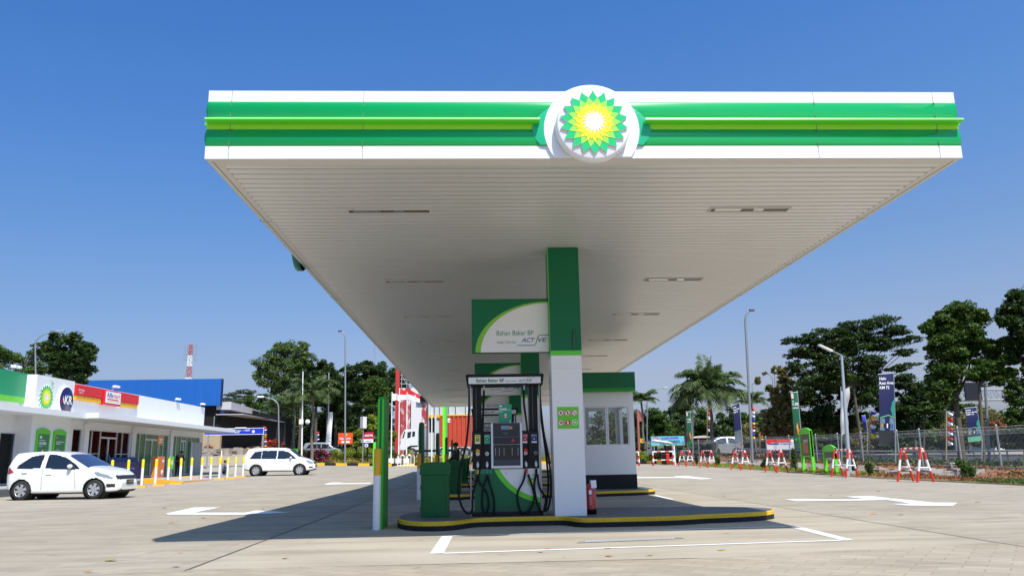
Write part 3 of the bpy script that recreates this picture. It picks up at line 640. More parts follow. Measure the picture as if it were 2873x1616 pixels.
# ================================================================ BINS, EXTINGUISHERS, SIGN POSTS
def bin_(y, lab):
    t = T('waste_bin', lab, 'bin', 'green bins at the left end of the islands', (-1.02, y, base_z(y)+.15))
    b = MB(); b.cbox(.012, .488, .015, .45, 0, .70, BGREEN, .015)
    for a in ((.06, .44, .06, .066), (.06, .44, .64, .646), (.06, .066, .06, .646), (.434, .44, .06, .646)): b.box(a[0], a[1], .010, .0145, a[2], a[3], M('bin_groove', (.003, .07, .02), .6))
    b.box(-.004, .011, .1, .3, .45, .52, BGREEN); b.box(-.004, .011, .1, .3, .1, .16, BGREEN); b.build('body', t)
    b = MB(); b.prism([(-.01, .70), (.0, .86), (.03, .895), (.20, .915), (.47, .905), (.50, .88), (.505, .70)], .0, .47, BGREEN); b.build('lid', t, bevel=.012); return t
BL = ['green plastic bin on the nearest island, left of the front pump', 'green bin on the second island, partly behind the nearest bin', 'green bin on the third island', 'green bin on the fourth island']
bn = bin_(14.05, BL[0])
for i in (1, 2, 3): dup(bn, (-1.02, 14.05+9.7*i, base_z(14.05+9.7*i)+.15), BL[i])
def exting(x, y, lab):
    t = T('fire_extinguisher', lab, 'fire extinguisher', 'red extinguishers beside the pillars', (x, y, base_z(y)+.15))
    b = MB(); b.lathe((0, 0, 0), [(.001, .0), (.088, .0), (.09, .09)], BLACK, 24); b.lathe((0, 0, 0), [(.089, .09), (.089, .44), (.075, .475), (.04, .50), (.02, .51), (.001, .512)], REDX, 24)
    b.box(-.045, .0, -.0925, -.088, .33, .40, TXTW)
    for k in range(5): b.box(-.04, .0, -.0925, -.0885, .16+.03*k, .175+.03*k, M('label_pink', (.5, .25, .25), .5))
    b.build('cylinder', t)
    b = MB(); b.tube([(0, 0, .505), (0, 0, .56)], .018, STEEL); b.box(-.07, .03, -.012, .012, .56, .575, BLACK); b.box(-.075, .02, -.01, .01, .585, .6, BLACK); b.tube(bez([(-.03, 0, .55), (-.1, 0, .5), (-.105, -.02, .3), (-.10, -.02, .2)]), .011, BLACK); b.build('valve', t)
    b = MB(); b.add([(-.01, -.093, .56), (.085, -.085, .565), (.09, -.098, .44), (.0, -.10, .43)], [(0,1,2,3)], TXTW); b.build('tag', t); return t
ex1 = exting(1.90, 13.98, 'red fire extinguisher with white tag right of the nearest pillar')
for i in (1, 2): dup(ex1, (.95 if i == 1 else 1.9, 13.98+9.7*i, base_z(24)+.15), ['', 'red extinguisher on the second island, seen just left of the nearest pillar', 'red extinguisher on the third island'][i])
def signpost(i, x, y, BLADEL=None):
    BLADEL = BLADEL or M('blade_lime', (.05, .50, .02), .35)
    t = T('lane_sign', ['tall green blade sign between yellow and white posts nearest the camera', 'green blade sign with yellow post behind the nearest green bin', 'third green blade sign down the left side of the islands', 'fourth green blade sign down the left side of the islands', 'farthest green blade sign at the canopy end'][i], 'sign post', 'green blade signs with guard posts', (x, y, gz(x, y)))
    b = MB(); b.prism([(-.055, 0), (-.055, 2.10), (-.035, 2.16), (.055, 2.16), (.065, 0)], .12, .80, DGREEN if i else LGREENV); b.box(-.063, -.056, .15, .77, .1, 2.05, LGREEN); b.box(-.052, -.022, .112, .119, .0, 2.12, BLADEL if not i else DGREEN); b.box(-.014, .004, .114, .119, .05, 2.1, DGREEN); b.box(.016, .050, .112, .119, .0, 2.12, BLADEL if not i else DGREEN); b.build('blade', t)
    for yy in (0, .92):
        b = MB(); b.lathe((-.03, yy, 0), [(.062, 0), (.062, .865)], PWHITE, 18); b.lathe((-.03, yy, 0), [(.062, .865), (.062, 1.27), (.05, 1.295), (.001, 1.30)], OYEL, 18); b.lathe((-.03, yy, 0), [(.085, 0.0), (.085, .012), (.06, .012)], STEEL, 18); b.build('guard_post', t)
    return t
LGREENV = M('blade_green', (.012, .30, .022), .35, spec=.3); BLADEL = M('blade_lime', (.05, .58, .02), .35)
for i in range(5): signpost(i, -1.65-.03*i, 13.5+9.7*i)
# tall lime totem past the canopy end
P0 = PX(1248, 1282, 70); b = MB(); b.cbox(P0.x-.20, P0.x+.13, 70, 72.2, gz(P0.x, 70), 7.2, LGREEN, .03); b.box(P0.x-.18, P0.x-.06, 69.98, 69.999, .5, 7.1, M('totem_lime', (.20, .9, .03), .3)); b.box(P0.x+.131, P0.x+.16, 70.1, 72.1, gz(P0.x, 70), 7.1, TEAL)
tag(b.build('price_totem'), 'very tall lime green totem edge beyond the far end of the canopy', 'totem')
# ================================================================ KIOSK ON ISLAND TWO
t = T('kiosk', 'white flat roofed cashier kiosk with sliding windows and green roof band', 'kiosk', loc=(0, 24.6, base_z(24.6)+.15))
x0, x1, D_ = 3.19, 4.76, 2.3; zb = 0; z1 = 2.9; b = MB()
KB = M('kiosk_base_black', (.012, .013, .016), .45, spec=.2)
b.box(x0-.01, x1+.01, -.01, D_+.01, 0, .42, KB); wz0, wz1, wx0, wx1 = 1.28, 2.48, 3.22, 4.60
for (a0, a1, c0, c1) in ((x0, x1, .42, wz0), (x0, x1, wz1, z1), (x0, wx0, wz0, wz1), (wx1, x1, wz0, wz1)):
    b.box(a0, a1, 0, .1, c0, c1, WHITE); b.box(a0, a1, D_-.1, D_, c0, c1, WHITE)
for xx in (x0, x1-.1):
    b.box(xx, xx+.1, .1, D_-.1, .42, wz0, WHITE); b.box(xx, xx+.1, .1, D_-.1, wz1, z1, WHITE); b.box(xx, xx+.1, .1, .3, wz0, wz1, WHITE); b.box(xx, xx+.1, D_-.3, D_-.1, wz0, wz1, WHITE)
b.box(x0+.1, x1-.1, .1, D_-.1, wz1+.05, wz1+.1, WHITE); b.box(x0+.12, x1-.12, .3, .8, .9, .95, WHITE); b.box(x0+.005, x0+.008+.0, -.003, 0, 2.0, 2.1, BLACK)
b.build('wall', t)
b = MB(); b.box(x0-.02, x1+.02, -.35, D_+.1, z1, z1+.10, LGREENV); b.box(x0-.02, x1+.02, -.36, D_+.1, z1+.10, z1+.58, DGREEN); b.build('roof_band', t)
b = MB()
for xx in (wx0, 3.88, 3.93, wx1-.04): b.box(xx, xx+.04, .02, .07, wz0+.04, wz1-.04, ALU)
for zz in (wz0, wz1-.04): b.box(wx0, wx1, .01, .08, zz, zz+.04, ALU)
w_ = b.build('window_frame', t)
for a0, a1 in ((wx0+.04, 3.88), (3.97, wx1-.04)): b = MB(); b.add([(a0, .045, wz0+.04), (a1, .045, wz0+.04), (a1, .045, wz1-.04), (a0, .045, wz1-.04)], [(0,1,2,3)], GLASS); b.build('pane', w_)
b = MB()
for xx in (wx0, 4.28, wx1-.04): b.box(xx, xx+.05, D_-.08, D_-.03, wz0+.04, wz1-.04, ALU)
for zz in (wz0, wz1-.04): b.box(wx0, wx1, D_-.09, D_-.02, zz, zz+.04, ALU)
b.build('rear_window', t)
b = MB(); b.box(x0+.06, x0+.19, .12, .2, 1.78, 2.43, WHITE2); b.disc((x0+.09, .115, 2.08), .02, BLACK, n=12); b.build('notice_board', t)
# ================================================================ CARS
CARW = M('car_white', (.80, .80, .78), .22, coat=.8, spec=.5); CARS = M('car_silver', (.42, .44, .46), .3, metal=.5, coat=.6)
CGL = M('car_glass', (.012, .016, .022), .04, spec=.7, coat=.3); CGLF = M('windscreen_glass', (.03, .045, .10), .05, spec=.8); CGAP = M('door_gap', (.30, .30, .30), .6)
TYRE = M('tyre_rubber', (.018, .018, .019), .75); RIM = M('alloy', (.58, .60, .62), .3, metal=.7); RIMD = M('wheel_dark', (.02, .02, .02), .6)
HLG = M('headlight_glass', (.24, .29, .34), .08, coat=1, spec=.8); TLR = M('taillight_red', (.35, .01, .02), .15, coat=1); CHR = M('chrome', (.7, .7, .7), .12, metal=1)
def interp(P, x):
    if x <= P[0][0]: return P[0][1]
    for (a, b_), (c, d) in zip(P, P[1:]):
        if x <= c: t = (x-a)/(c-a); return b_+(d-b_)*t
    return P[-1][1]
def smoothed(P, xs, wdt):
    v = [interp(P, x) for x in xs]; out = []
    for x in xs:
        s = 0; w_ = 0
        for k in (-1, -.66, -.33, 0, .33, .66, 1): g = 1-abs(k)*.7; s += interp(P, x+k*wdt)*g; w_ += g
        out.append(s/w_)
    return out
def inpoly(p, x, z):
    c = False; n = len(p)
    for i in range(n):
        (x1, z1), (x2, z2) = p[i], p[(i+1) % n]
        if (z1 > z) != (z2 > z) and x < (x2-x1)*(z-z1)/(z2-z1)+x1: c = not c
    return c
def wheel(t, x, y, r, side, spokes=5, wd=.2):
    w_ = bpy.data.objects.new('wheel', None); COL.objects.link(w_); w_.parent = t; w_.location = (x, y, r)
    o = side*wd/2; b = MB(); b.lathe((0, 0, 0), [(r*.60, o*.86), (r*.66, o), (r*.93, o), (r, o*.6), (r, -o*.6), (r*.93, -o), (r*.6, -o)], TYRE, 40, 'y'); b.build('tyre', w_)
    b = MB(); b.lathe((0, 0, 0), [(r*.67, o*.96), (r*.63, o*1.0), (r*.61, o*.8)], RIM, 40, 'y'); b.lathe((0, 0, 0), [(r*.62, o*.2), (.001, o*.2)], RIMD, 30, 'y')
    b.lathe((0, 0, 0), [(r*.14, o*.9), (.001, o*.95)], RIM, 20, 'y')
    for k in range(spokes):
        a = 2*pi*k/spokes+.3; d = Vector((cos(a), 0, sin(a))); n_ = Vector((-sin(a), 0, cos(a)))
        for w0, w1 in ((.035, .075),):
            vs = [d*(r*.08)-n_*w0*.8*r/.3, d*(r*.08)+n_*w0*.8*r/.3, d*(r*.63)+n_*w1*.75*r/.3, d*(r*.63)-n_*w1*.75*r/.3]
            b.add([(v.x, o*.92, v.z) for v in vs]+[(v.x, o*.6, v.z) for v in vs], [(0,1,2,3), (0,1,5,4), (1,2,6,5), (2,3,7,6), (3,0,4,7)], RIM)
    b.build('rim', w_); return w_
def car(name, label, S, loc, rz, scale=1.0):
    t = T(name, label, 'car', None, loc, rz); t.scale = (scale,)*3; L = S['L']; W = S['W']/2; N = S.get('nx', 190)
    xs = sorted(set([L*(.5-.5*cos(pi*i/40)) for i in range(0, 41)]+[L*i/N for i in range(N+1)]))
    xs = [x for i, x in enumerate(xs) if i == 0 or x-xs[i-1] > .004]
    top = smoothed(S['top'], xs, .04); bot = smoothed(S['bot'], xs, .05); pl = smoothed(S['plan'], xs, .05); R = []
    for x, zt, zb, pw in zip(xs, top, bot, pl):
        hw = W*pw; belt = S['belt'](x); ez = min(belt, zt-.09); ez = max(ez, zb+.05); fz = max(ez+.01, zt-.06); ey = hw*.985
        fy = ey-max(0, fz-belt)*S['tumble']; mid = zb+.5*(ez-zb)
        P = [(0, zb), (hw*.88, zb), (hw*.965, zb+min(.08, (ez-zb)*.3)), (hw, mid), (ey, ez), (fy, fz), (fy-.09*pw, zt-.008), (fy*.5, zt+.012*pw), (0, zt+.018*pw)]
        cnt = [4, 5, 12, 12, 22, 6, 8, 6]; Q = []
        for (a, c), k in zip(zip(P, P[1:]), cnt): Q += [(a[0]+(c[0]-a[0])*i/k, a[1]+(c[1]-a[1])*i/k) for i in range(k)]
        Q.append(P[-1])
        for _ in range(2): Q = [Q[0]]+[((Q[i-1][0]+2*Q[i][0]+Q[i+1][0])/4, (Q[i-1][1]+2*Q[i][1]+Q[i+1][1])/4) for i in range(1, len(Q)-1)]+[Q[-1]]
        R.append(Q)
    nv = len(R[0]); i_bot, i_belt, i_roof = 4, 33, 56
    groups = {}
    def cat(x, y, z, j, nx_):
        for wx in S['wheels']:
            if abs(y) > W*.45 and (x-wx)**2+(z-S['wr'])**2 < (S['wr']+S.get('arch', .055))**2 and z < S['wr']*2.3: return None
        if j < i_bot+3: return ('body', 1)
        for nm, poly in S['side']:
            if 33 <= j+3 and j < i_roof+4 and inpoly(poly, x, z): return nm
        for (x0, x1, tilt) in (S['screen'], S['rear']):
            zz = interp(S['top'], x)
            if j >= i_roof and x0 < x < x1: return ('windscreen' if x0 > L/2 else 'rear_window', 2)
        for nm, f in S['extra']:
            if f(x, abs(y), z): return nm
        for xd, z0, z1 in S['gaps']:
            if abs(x-xd(z)) < .009 and z0 < z < z1: return ('body', 3)
        return ('body', 0)
    for sgn in (-1, 1):
        for i in range(len(xs)-1):
            for j in range(nv-1):
                x = (xs[i]+xs[i+1])/2; y = (R[i][j][0]+R[i+1][j+1][0])/2; z = (R[i][j][1]+R[i+1][j+1][1])/2
                k = cat(x, y, z, j, 0)
                if k is None: continue
                if isinstance(k, str): k = (k+('|L' if sgn > 0 else '|R'), 0)
                g_ = groups.setdefault(k[0], ({}, [], []))
                f = []
                for (a, c) in ((i, j), (i+1, j), (i+1, j+1), (i, j+1)):
                    key = (a, c, sgn if R[a][c][0] > 1e-5 else 0)
                    if key not in g_[0]: g_[0][key] = len(g_[0])
                    f.append(g_[0][key])
                if sgn < 0: f = f
                else: f = f[::-1]
                g_[1].append(tuple(f)); g_[2].append(k[1])
    body = None
    for nm, (vd, fs, mi) in groups.items():
        b = MB(); vs = [(xs[a], s_*R[a][c][0] if s_ else 0, R[a][c][1]) for (a, c, s_) in vd.keys()]; n0 = nm.split('|')[0]
        mats = [S['paint'], RIMD, CGLF, CGAP] if n0 in ('body',) else None
        single = {'window': CGL, 'headlight': HLG, 'taillight': TLR, 'windscreen': CGLF, 'rear_window': CGL, 'grille': RIMD, 'fog_lamp': RIMD}
        for q in range(4):
            sel = [f for f, m_ in zip(fs, mi) if m_ == q]
            if not sel: continue
            b_ = mats[q] if mats else single.get(n0, RIMD); k_ = b.mi(b_)
            if not b.v: b.v = vs
            for f in sel: b.f.append(f); b.m.append(k_); b.sm.append(True)
        if not b.v: b.v = vs
        if n0 == 'body':                                     # end caps and wheel wells
            for a, o_ in ((0, 1), (len(xs)-1, -1)):
                ring = [(xs[a], -q[0], q[1]) for q in R[a]]+[(xs[a], q[0], q[1]) for q in R[a][::-1]]; b.add(ring, [tuple(range(len(ring)))], S['paint'])
            for wx in S['wheels']:
                r_ = S['wr']+S.get('arch', .055)
                for s_ in (-1, 1): b.lathe((wx, 0, S['wr']), [(r_, s_*W*.97), (r_, s_*W*.5), (.001, s_*W*.5)], RIMD, 24, 'y')
        o = b.build(n0, t)
    for wx in S['wheels']:
        for s_ in (-1, 1): wheel(t, wx, s_*(W-.12), S['wr'], s_, S['spokes'], .19)
    mx_, mz = S['mirror']
    for s_ in (-1, 1):
        b = MB(); yb = s_*(W*.93); b.lathe((mx_, yb+s_*.10, mz), [(.001, -.1), (.05, -.085), (.072, -.03), (.072, .03), (.05, .085), (.001, .1)], S['paint'], 16, 'y'); b.box(mx_-.02, mx_+.05, min(yb-s_*.04, yb+s_*.03), max(yb-s_*.04, yb+s_*.03), mz-.06, mz-.03, RIMD); b.build('door_mirror', t)
        for hx, hz in S['handles']: b = MB(); b.cbox(hx-.09, hx+.09, min(s_*(W-.008), s_*(W+.018)), max(s_*(W-.008), s_*(W+.018)), hz-.014, hz+.014, S['paint'], .006); b.build('door_handle', t)
    for (px, pz, sg) in ((L, S['plate'][0], 1), (0, S['plate'][1], -1)):
        b = MB(); b.box(px+sg*.005, px+sg*.02, -.22, .22, pz-.07, pz+.07, BLACK); fn = (lambda u, v, d=0: (px+.021+d, u, v)) if sg > 0 else (lambda u, v, d=0: (-.021-d, -u, v))
        b.text(S['reg'], fn, 0, pz-.03, .07, M('plate_text', (.6, .6, .6), .5), w=.36, align='c', off=.001); b.build('number_plate', t)
    return t
# small hatchback: x = 0 at the tail, nose at x = L
HB = dict(L=3.75, W=1.70, paint=CARW, nx=200,
    top=[(0, .90), (.02, 1.02), (.10, 1.16), (.22, 1.40), (.26, 1.475), (.6, 1.505), (1.2, 1.52), (1.75, 1.49), (2.05, 1.42), (2.45, 1.20), (2.80, 1.015), (3.1, .955), (3.35, .88), (3.55, .77), (3.66, .66), (3.74, .52), (3.75, .46)],
    bot=[(0, .55), (.03, .42), (.12, .30), (.4, .22), (.9, .17), (3.0, .17), (3.45, .18), (3.65, .20), (3.73, .24), (3.75, .30)],
    plan=[(0, .70), (.06, .82), (.2, .93), (.5, .985), (1.0, 1), (2.8, 1), (3.2, .965), (3.45, .90), (3.6, .80), (3.7, .68), (3.75, .58)],
    belt=lambda x: .985-.028*(x-.6), tumble=.36, wheels=(.63, 3.02), wr=.305, spokes=6, arch=.05,
    side=[('window', [(.42, .99), (.46, 1.10), (.82, 1.36), (1.05, 1.405), (1.24, 1.42), (1.21, .98)]), ('window', [(1.36, .975), (1.38, 1.425), (1.68, 1.40), (2.0, 1.30), (2.36, 1.085), (2.52, .95), (2.35, .935)])],
    screen=(2.06, 2.80, 0), rear=(.11, .245, 0),
    extra=[('headlight', lambda x, y, z: inpoly([(2.96, .83), (3.10, .845), (3.38, .76), (3.56, .655), (3.54, .61), (3.30, .66), (3.1, .72)], x, z) and y > .3),
           ('grille', lambda x, y, z: (x > 3.52 and .60 < z < .73 and y < .62) or (x > 3.6 and .30 < z < .44 and y < .46)),
           ('fog_lamp', lambda x, y, z: 3.40 < x < 3.62 and .36 < z < .47 and y > .5),
           ('taillight', lambda x, y, z: inpoly([(0, .84), (0, .98), (.16, 1.04), (.36, .87), (.2, .82)], x, z) and y > .35)],
    gaps=[(lambda z: 1.30+.0*z, .30, .96), (lambda z: 2.42-.10*(z-.3), .30, .93), (lambda z: .55+(z-.6)*.0-.05, .95, .96)],
    mirror=(2.22, 1.03), handles=[(1.52, .80), (.72, .86)], plate=(.52, .70), reg='B 1246 PKR')
# people carrier
MP = dict(L=4.55, W=1.76, paint=CARW, nx=200,
    top=[(0, .80), (.03, 1.1), (.16, 1.45), (.28, 1.70), (.5, 1.745), (1.6, 1.79), (2.6, 1.76), (2.95, 1.66), (3.3, 1.40), (3.62, 1.17), (3.95, 1.08), (4.25, .98), (4.45, .84), (4.53, .66), (4.55, .55)],
    bot=[(0, .62), (.03, .42), (.3, .34), (.9, .27), (3.6, .25), (4.2, .27), (4.5, .34), (4.55, .42)],
    plan=[(0, .78), (.06, .88), (.3, .96), (.8, 1), (3.6, 1), (4.1, .95), (4.35, .86), (4.5, .72), (4.55, .62)],
    belt=lambda x: 1.09-.018*(x-.6), tumble=.24, wheels=(.86, 3.62), wr=.345, spokes=7, arch=.07,
    side=[('window', [(.42, 1.10), (.72, 1.52), (.95, 1.56), (1.18, 1.585), (1.15, 1.09)]), ('window', [(1.18, 1.09), (1.21, 1.59), (2.15, 1.60), (2.12, 1.075)]), ('window', [(2.19, 1.075), (2.22, 1.60), (2.55, 1.58), (2.9, 1.48), (3.42, 1.05)])],
    screen=(2.93, 3.60, 0), rear=(.17, .27, 0),
    extra=[('headlight', lambda x, y, z: inpoly([(3.98, .92), (4.1, .96), (4.42, .83), (4.46, .72), (4.25, .72)], x, z) and y > .35),
           ('grille', lambda x, y, z: (x > 4.38 and .70 < z < .86 and y < .5) or (x > 4.45 and .40 < z < .52 and y < .5)),
           ('fog_lamp', lambda x, y, z: 4.2 < x < 4.44 and .46 < z < .55 and y > .5),
           ('taillight', lambda x, y, z: x < .12 and .85 < z < 1.30 and y > .55)],
    gaps=[(lambda z: 2.16, .36, 1.07), (lambda z: 1.18+.05*(z-.7), .36, 1.07), (lambda z: 3.25-.1*(z-.4), .38, 1.02)],
    mirror=(3.05, 1.13), handles=[(2.38, .93), (1.42, .95)], plate=(.6, .85), reg='B 1729 WMV')
P = GPq('A', 150, 1325); Q = GPq('A', 710, 1320)
def place_car(name, label, S, w_rear, w_front, near=-1):
    a, c = Vector(w_rear[:2]), Vector(w_front[:2]); d = (c-a); sc = d.length/(S['wheels'][1]-S['wheels'][0]); rz = atan2(d.y, d.x); u = d.normalized(); n_ = Vector((-u.y, u.x))
    W = (S['W']/2-.03)*sc; o = a-u*S['wheels'][0]*sc+n_*W; return car(name, label, S, (o.x, o.y, gz(a.x, a.y)+.002), rz, sc)
place_car('hatchback_car', 'small white hatchback parked in front of the shops beside the yellow topped posts', HB, (-15.46, 28.25), (-12.95, 28.05))
P = GPq('a4', 610, 1025); Q = GPq('a4', 1900, 1003)
place_car('people_carrier', 'white people carrier parked past the row of posts at the end of the shops', MP, (P.x, P.y), (Q.x, P.y+.12))
# ================================================================ SHOP BUILDING ON THE LEFT (faces +x)
bs = T('shop_building', 'long white single storey station shop building with flat awning and glass fronts', 'building', loc=(0, 0, 0))
X = -21.1; Z0 = .33; ZT = 5.33; Ys, Ye = 24.0, 62.7
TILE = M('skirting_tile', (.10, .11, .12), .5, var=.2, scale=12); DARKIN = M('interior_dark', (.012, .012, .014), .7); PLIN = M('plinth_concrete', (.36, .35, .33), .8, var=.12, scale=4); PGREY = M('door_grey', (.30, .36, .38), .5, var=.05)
GFILM = M('green_window_film', (.01, .16, .05), .25, var=.25, scale=1.5)
b = MB(); b.box(-40, -18.0, Ys, Ye+2.4, -.2, Z0-.02, PLIN); b.box(-18.0, -17.985, Ys, Ye+2.4, .0, Z0-.06, TILE); b.build('plinth', bs)
b = MB()
opens = [(36.45, 37.85, Z0, 2.64), (38.25, 38.90, 1.68, 2.64), (42.85, 43.85, Z0+.1, 3.02), (44.42, 49.82, Z0+.03, 3.03), (50.45, 55.95, Z0+.03, 3.05), (56.5, 62.1, Z0+.03, 3.06)]
y = Ys
for (a, c, z0, z1) in opens:
    b.box(X-.25, X, y, a, Z0-.05, 3.4, WALLW); b.box(X-.25, X, a, c, z1, 3.4, WALLW)
    if z0 > Z0+.2: b.box(X-.25, X, a, c, Z0-.05, z0, WALLW)
    y = c
b.box(X-.25, X, y, Ye, Z0-.05, 3.4, WALLW); b.box(X-.25, X, Ys, Ye, 3.4, ZT, WALLW); b.box(-38, X-.25, Ye-.25, Ye, Z0-.05, ZT, WALLW); b.box(-38, X-.25, Ys, Ye-.26, ZT-.35, ZT-.3, PLIN)
for a, c in ((40.95, 42.85), (49.86, 50.42), (55.98, 56.48)): b.box(X+.002, X+.12, a if a > 41 else 43.9, c if a > 41 else 44.4, Z0, 3.3, WALLW)
b.box(X-.001, X+.02, Ys, 36.4, Z0, .98, TILE); b.box(X-.001, X+.02, 37.9, 39.9, Z0, .98, TILE)
b.box(-30, X-.26, Ys, Ye, Z0, 3.3, DARKIN) if 0 else None
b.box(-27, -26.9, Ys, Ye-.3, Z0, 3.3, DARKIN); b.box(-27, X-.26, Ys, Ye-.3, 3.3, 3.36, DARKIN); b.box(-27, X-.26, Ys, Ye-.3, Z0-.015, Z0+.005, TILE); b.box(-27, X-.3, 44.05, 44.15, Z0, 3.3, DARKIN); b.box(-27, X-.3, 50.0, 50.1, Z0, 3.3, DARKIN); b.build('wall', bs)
b = MB(); b.box(X, -19.55, Ys, 40.9, 3.40, 3.66, WALLW); b.box(X, -18.95, 40.9, Ye+.9, 3.42, 3.67, WALLW); b.box(X+.2, -19.0, 41, Ye+.8, 3.405, 3.418, M('awning_soffit', (.62, .61, .58), .7)); b.build('awning', bs)
b = MB(); b.box(X+.001, X+.20, Ys, 38.9, 4.22, 5.32, M('fascia_shop_green', (.005, .27, .11), .35)); b.box(X+.001, X+.205, Ys, 38.9, 3.98, 4.219, M('fascia_shop_lime', (.13, .50, .03), .4)); b.build('green_fascia', bs)
b = MB(); PXX = -20.45; b.box(X-.1, PXX, 37.75, 41.25, Z0, 5.28, WALLW); b.build('pylon', bs)
def shopfront(a, c, z0, z1, posts, door, mid=None, film=None):
    f = MB(); X_ = X-.08
    for p in posts: f.box(X_-.03, X_+.05, p-.035, p+.035, z0, z1, ALU)
    f.box(X_-.03, X_+.051, a, c, z1-.06, z1, ALU); f.box(X_-.03, X_+.051, a, c, z0, z0+.06, ALU)
    if door: d0, d1, dz = door; f.box(X_-.03, X_+.056, d0, d1, dz, dz+.10, ALU); f.box(X_-.03, X_+.056, (d0+d1)/2-.06, (d0+d1)/2+.06, z0, dz, ALU)
    if mid: f.box(X_-.03, X_+.045, a, door[0] if door else c, mid, mid+.04, ALU); f.box(X_-.03, X_+.045, door[1], c, mid, mid+.04, ALU) if door else None
    o = f.build('shop_window', bs); g_ = MB(); g_.box(X_-.01, X_, a, c, z0, z1, film or DGLASS); g_.build('glass', o)
    if door:
        h = MB(); ym = (door[0]+door[1])/2
        for s_ in (-.12, .12): h.tube([(X_+.09, ym+s_, z0+.85), (X_+.09, ym+s_, z0+1.35)], .018, STEEL)
        h.build('door_handle', o)
    return o
SG = glassmat('shop_glass_clear', (.55, .58, .58), .0, 1.12)
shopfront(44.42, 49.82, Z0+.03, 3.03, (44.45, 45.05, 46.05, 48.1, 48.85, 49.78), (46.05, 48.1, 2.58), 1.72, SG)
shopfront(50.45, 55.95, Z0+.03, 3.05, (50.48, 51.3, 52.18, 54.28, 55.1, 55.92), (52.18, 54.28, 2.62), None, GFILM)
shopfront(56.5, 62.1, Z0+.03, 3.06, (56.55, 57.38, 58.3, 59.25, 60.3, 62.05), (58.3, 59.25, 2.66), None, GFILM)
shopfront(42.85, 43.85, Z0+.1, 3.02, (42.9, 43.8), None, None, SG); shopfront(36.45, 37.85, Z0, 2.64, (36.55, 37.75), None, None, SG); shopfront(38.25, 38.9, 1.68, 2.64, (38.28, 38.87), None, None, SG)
b = MB(); b.box(X+.0, X+.05, 60.35, 62.55, Z0, 2.66, PGREY); b.box(X+.0, X+.06, 60.2, 60.35, Z0, 2.70, ALU); b.build('grey_door', bs)
# shelves and counters seen dimly behind the glass of the mini market
b = MB(); b.box(-24, -23.6, 44.6, 49.6, 1.0, 1.28, M('counter_red', (.30, .015, .012), .4)); b.box(-24, -23.58, 44.6, 49.6, Z0, 1.0, M('counter_cream', (.55, .52, .42), .6)); b.build('counter', bs)
for (y, lab) in ((41.9, 'nearest'), (0, 0)):
    pass
def floodlight(y, lab):
    b = MB(); b.tube([(X-.1, y, ZT), (X-.1, y, ZT+.2)], .025, STEEL); b.tube([(X-.1, y-.2, ZT+.18), (X-.1, y+.2, ZT+.18)], .02, STEEL)
    for s_ in (-.17, .17): b.cbox(X-.02, X+.2, y+s_-.1, y+s_+.1, ZT+.16, ZT+.28, PWHITE, .03)
    tag(b.build('floodlight'), lab, 'floodlight', 'floodlights on the shop parapet')
for y, lab in ((37.0, 'roof floodlight over the green fascia band'), (47.2, 'white twin floodlight above the red market sign'), (56.9, 'white twin floodlight on the plain parapet right of the red sign'), (62.0, 'white twin floodlight at the far corner of the shop parapet')): floodlight(y, lab)
fx = east
# signs on the pylon and parapet
b = MB(); helios(b, fx(PXX+.03), 38.62, 4.30, .62, .02, step=.006, thick=.035, squash=1.0); b.text('bp', fx(PXX+.05), 38.95, 4.93, .17, EG1, bold=.02); tag(b.build('emblem_sign'), 'round green and yellow sunflower emblem on the white pylon of the shop building', 'sign')
b = MB(); b.lathe((PXX, 40.35, 4.28), [(.68, 0), (.69, .10), (.66, .12), (.001, .121)], WHITE, 48, 'x'); NAVY = M('navy_sign', (.012, .010, .09), .3)
b.lathe((PXX, 40.35, 4.28), [(.63, .10), (.63, .128), (.001, .129)], NAVY, 48, 'x'); b.prism([(40.62, 3.75), (40.85, 3.58), (40.82, 3.9)], PXX+.101, PXX+.127, NAVY, 'x')
q = fx(PXX+.131); b.text('KR', q, 40.18, 4.10, .40, TXTW, w=.72, bold=.03); b.add([q(39.82, 4.10), q(39.90, 4.10), q(40.02, 4.36), q(40.02, 4.50)], [(0,1,2,3)], RED); b.add([q(40.19, 4.10), q(40.10, 4.10), q(39.98, 4.38), q(40.02, 4.50)], [(0,1,2,3)], TXTW)
tag(b.build('round_sign'), 'navy blue disc sign lettered AKR on the white pylon', 'sign')
t = T('market_sign', 'long red and yellow light box sign with white mini market name plate', 'sign', loc=(0, 0, 0)); RS = M('sign_red', (.62, .012, .02), .35, var=.05); YS = M('sign_yellow', (.80, .42, .01), .4)
b = MB(); XX = X+.25; b.box(X, XX, 42.3, 50.0, 4.70, 5.25, RS)
for k in range(8):
    y0 = 42.35+k*.955
    if not 45.3 < y0+.4 < 47.3: b.box(XX, XX+.03, y0, y0+.9, 4.74, 5.2, RS)
b.build('red_band', t); b = MB()
for k in range(8):
    y0 = 42.35+k*.955
    if not 45.2 < y0+.4 < 47.4: b.box(X, XX-.02, y0, y0+.90, 4.46, 4.69, YS)
b.box(X, X+.1, 42.3, 50, 4.44, 4.46, TRIMG); b.build('yellow_band', t)
b = MB(); b.cbox(X, XX+.10, 45.3, 47.35, 4.42, 5.22, RS, .05); b.cbox(XX+.10, XX+.12, 45.4, 47.25, 4.52, 5.16, WHITE, .01); q = fx(XX+.122)
b.text('Alfa', q, 45.48, 4.83, .26, TXTB, w=.75, bold=.02); b.text('mart', q, 46.28, 4.83, .26, RED, w=.88, bold=.01); b.box(XX+.121, XX+.125, 45.55, 47.0, 4.70, 4.76, RED); b.box(XX+.121, XX+.125, 45.55, 47.15, 4.62, 4.66, YS); b.build('name_plate', t)
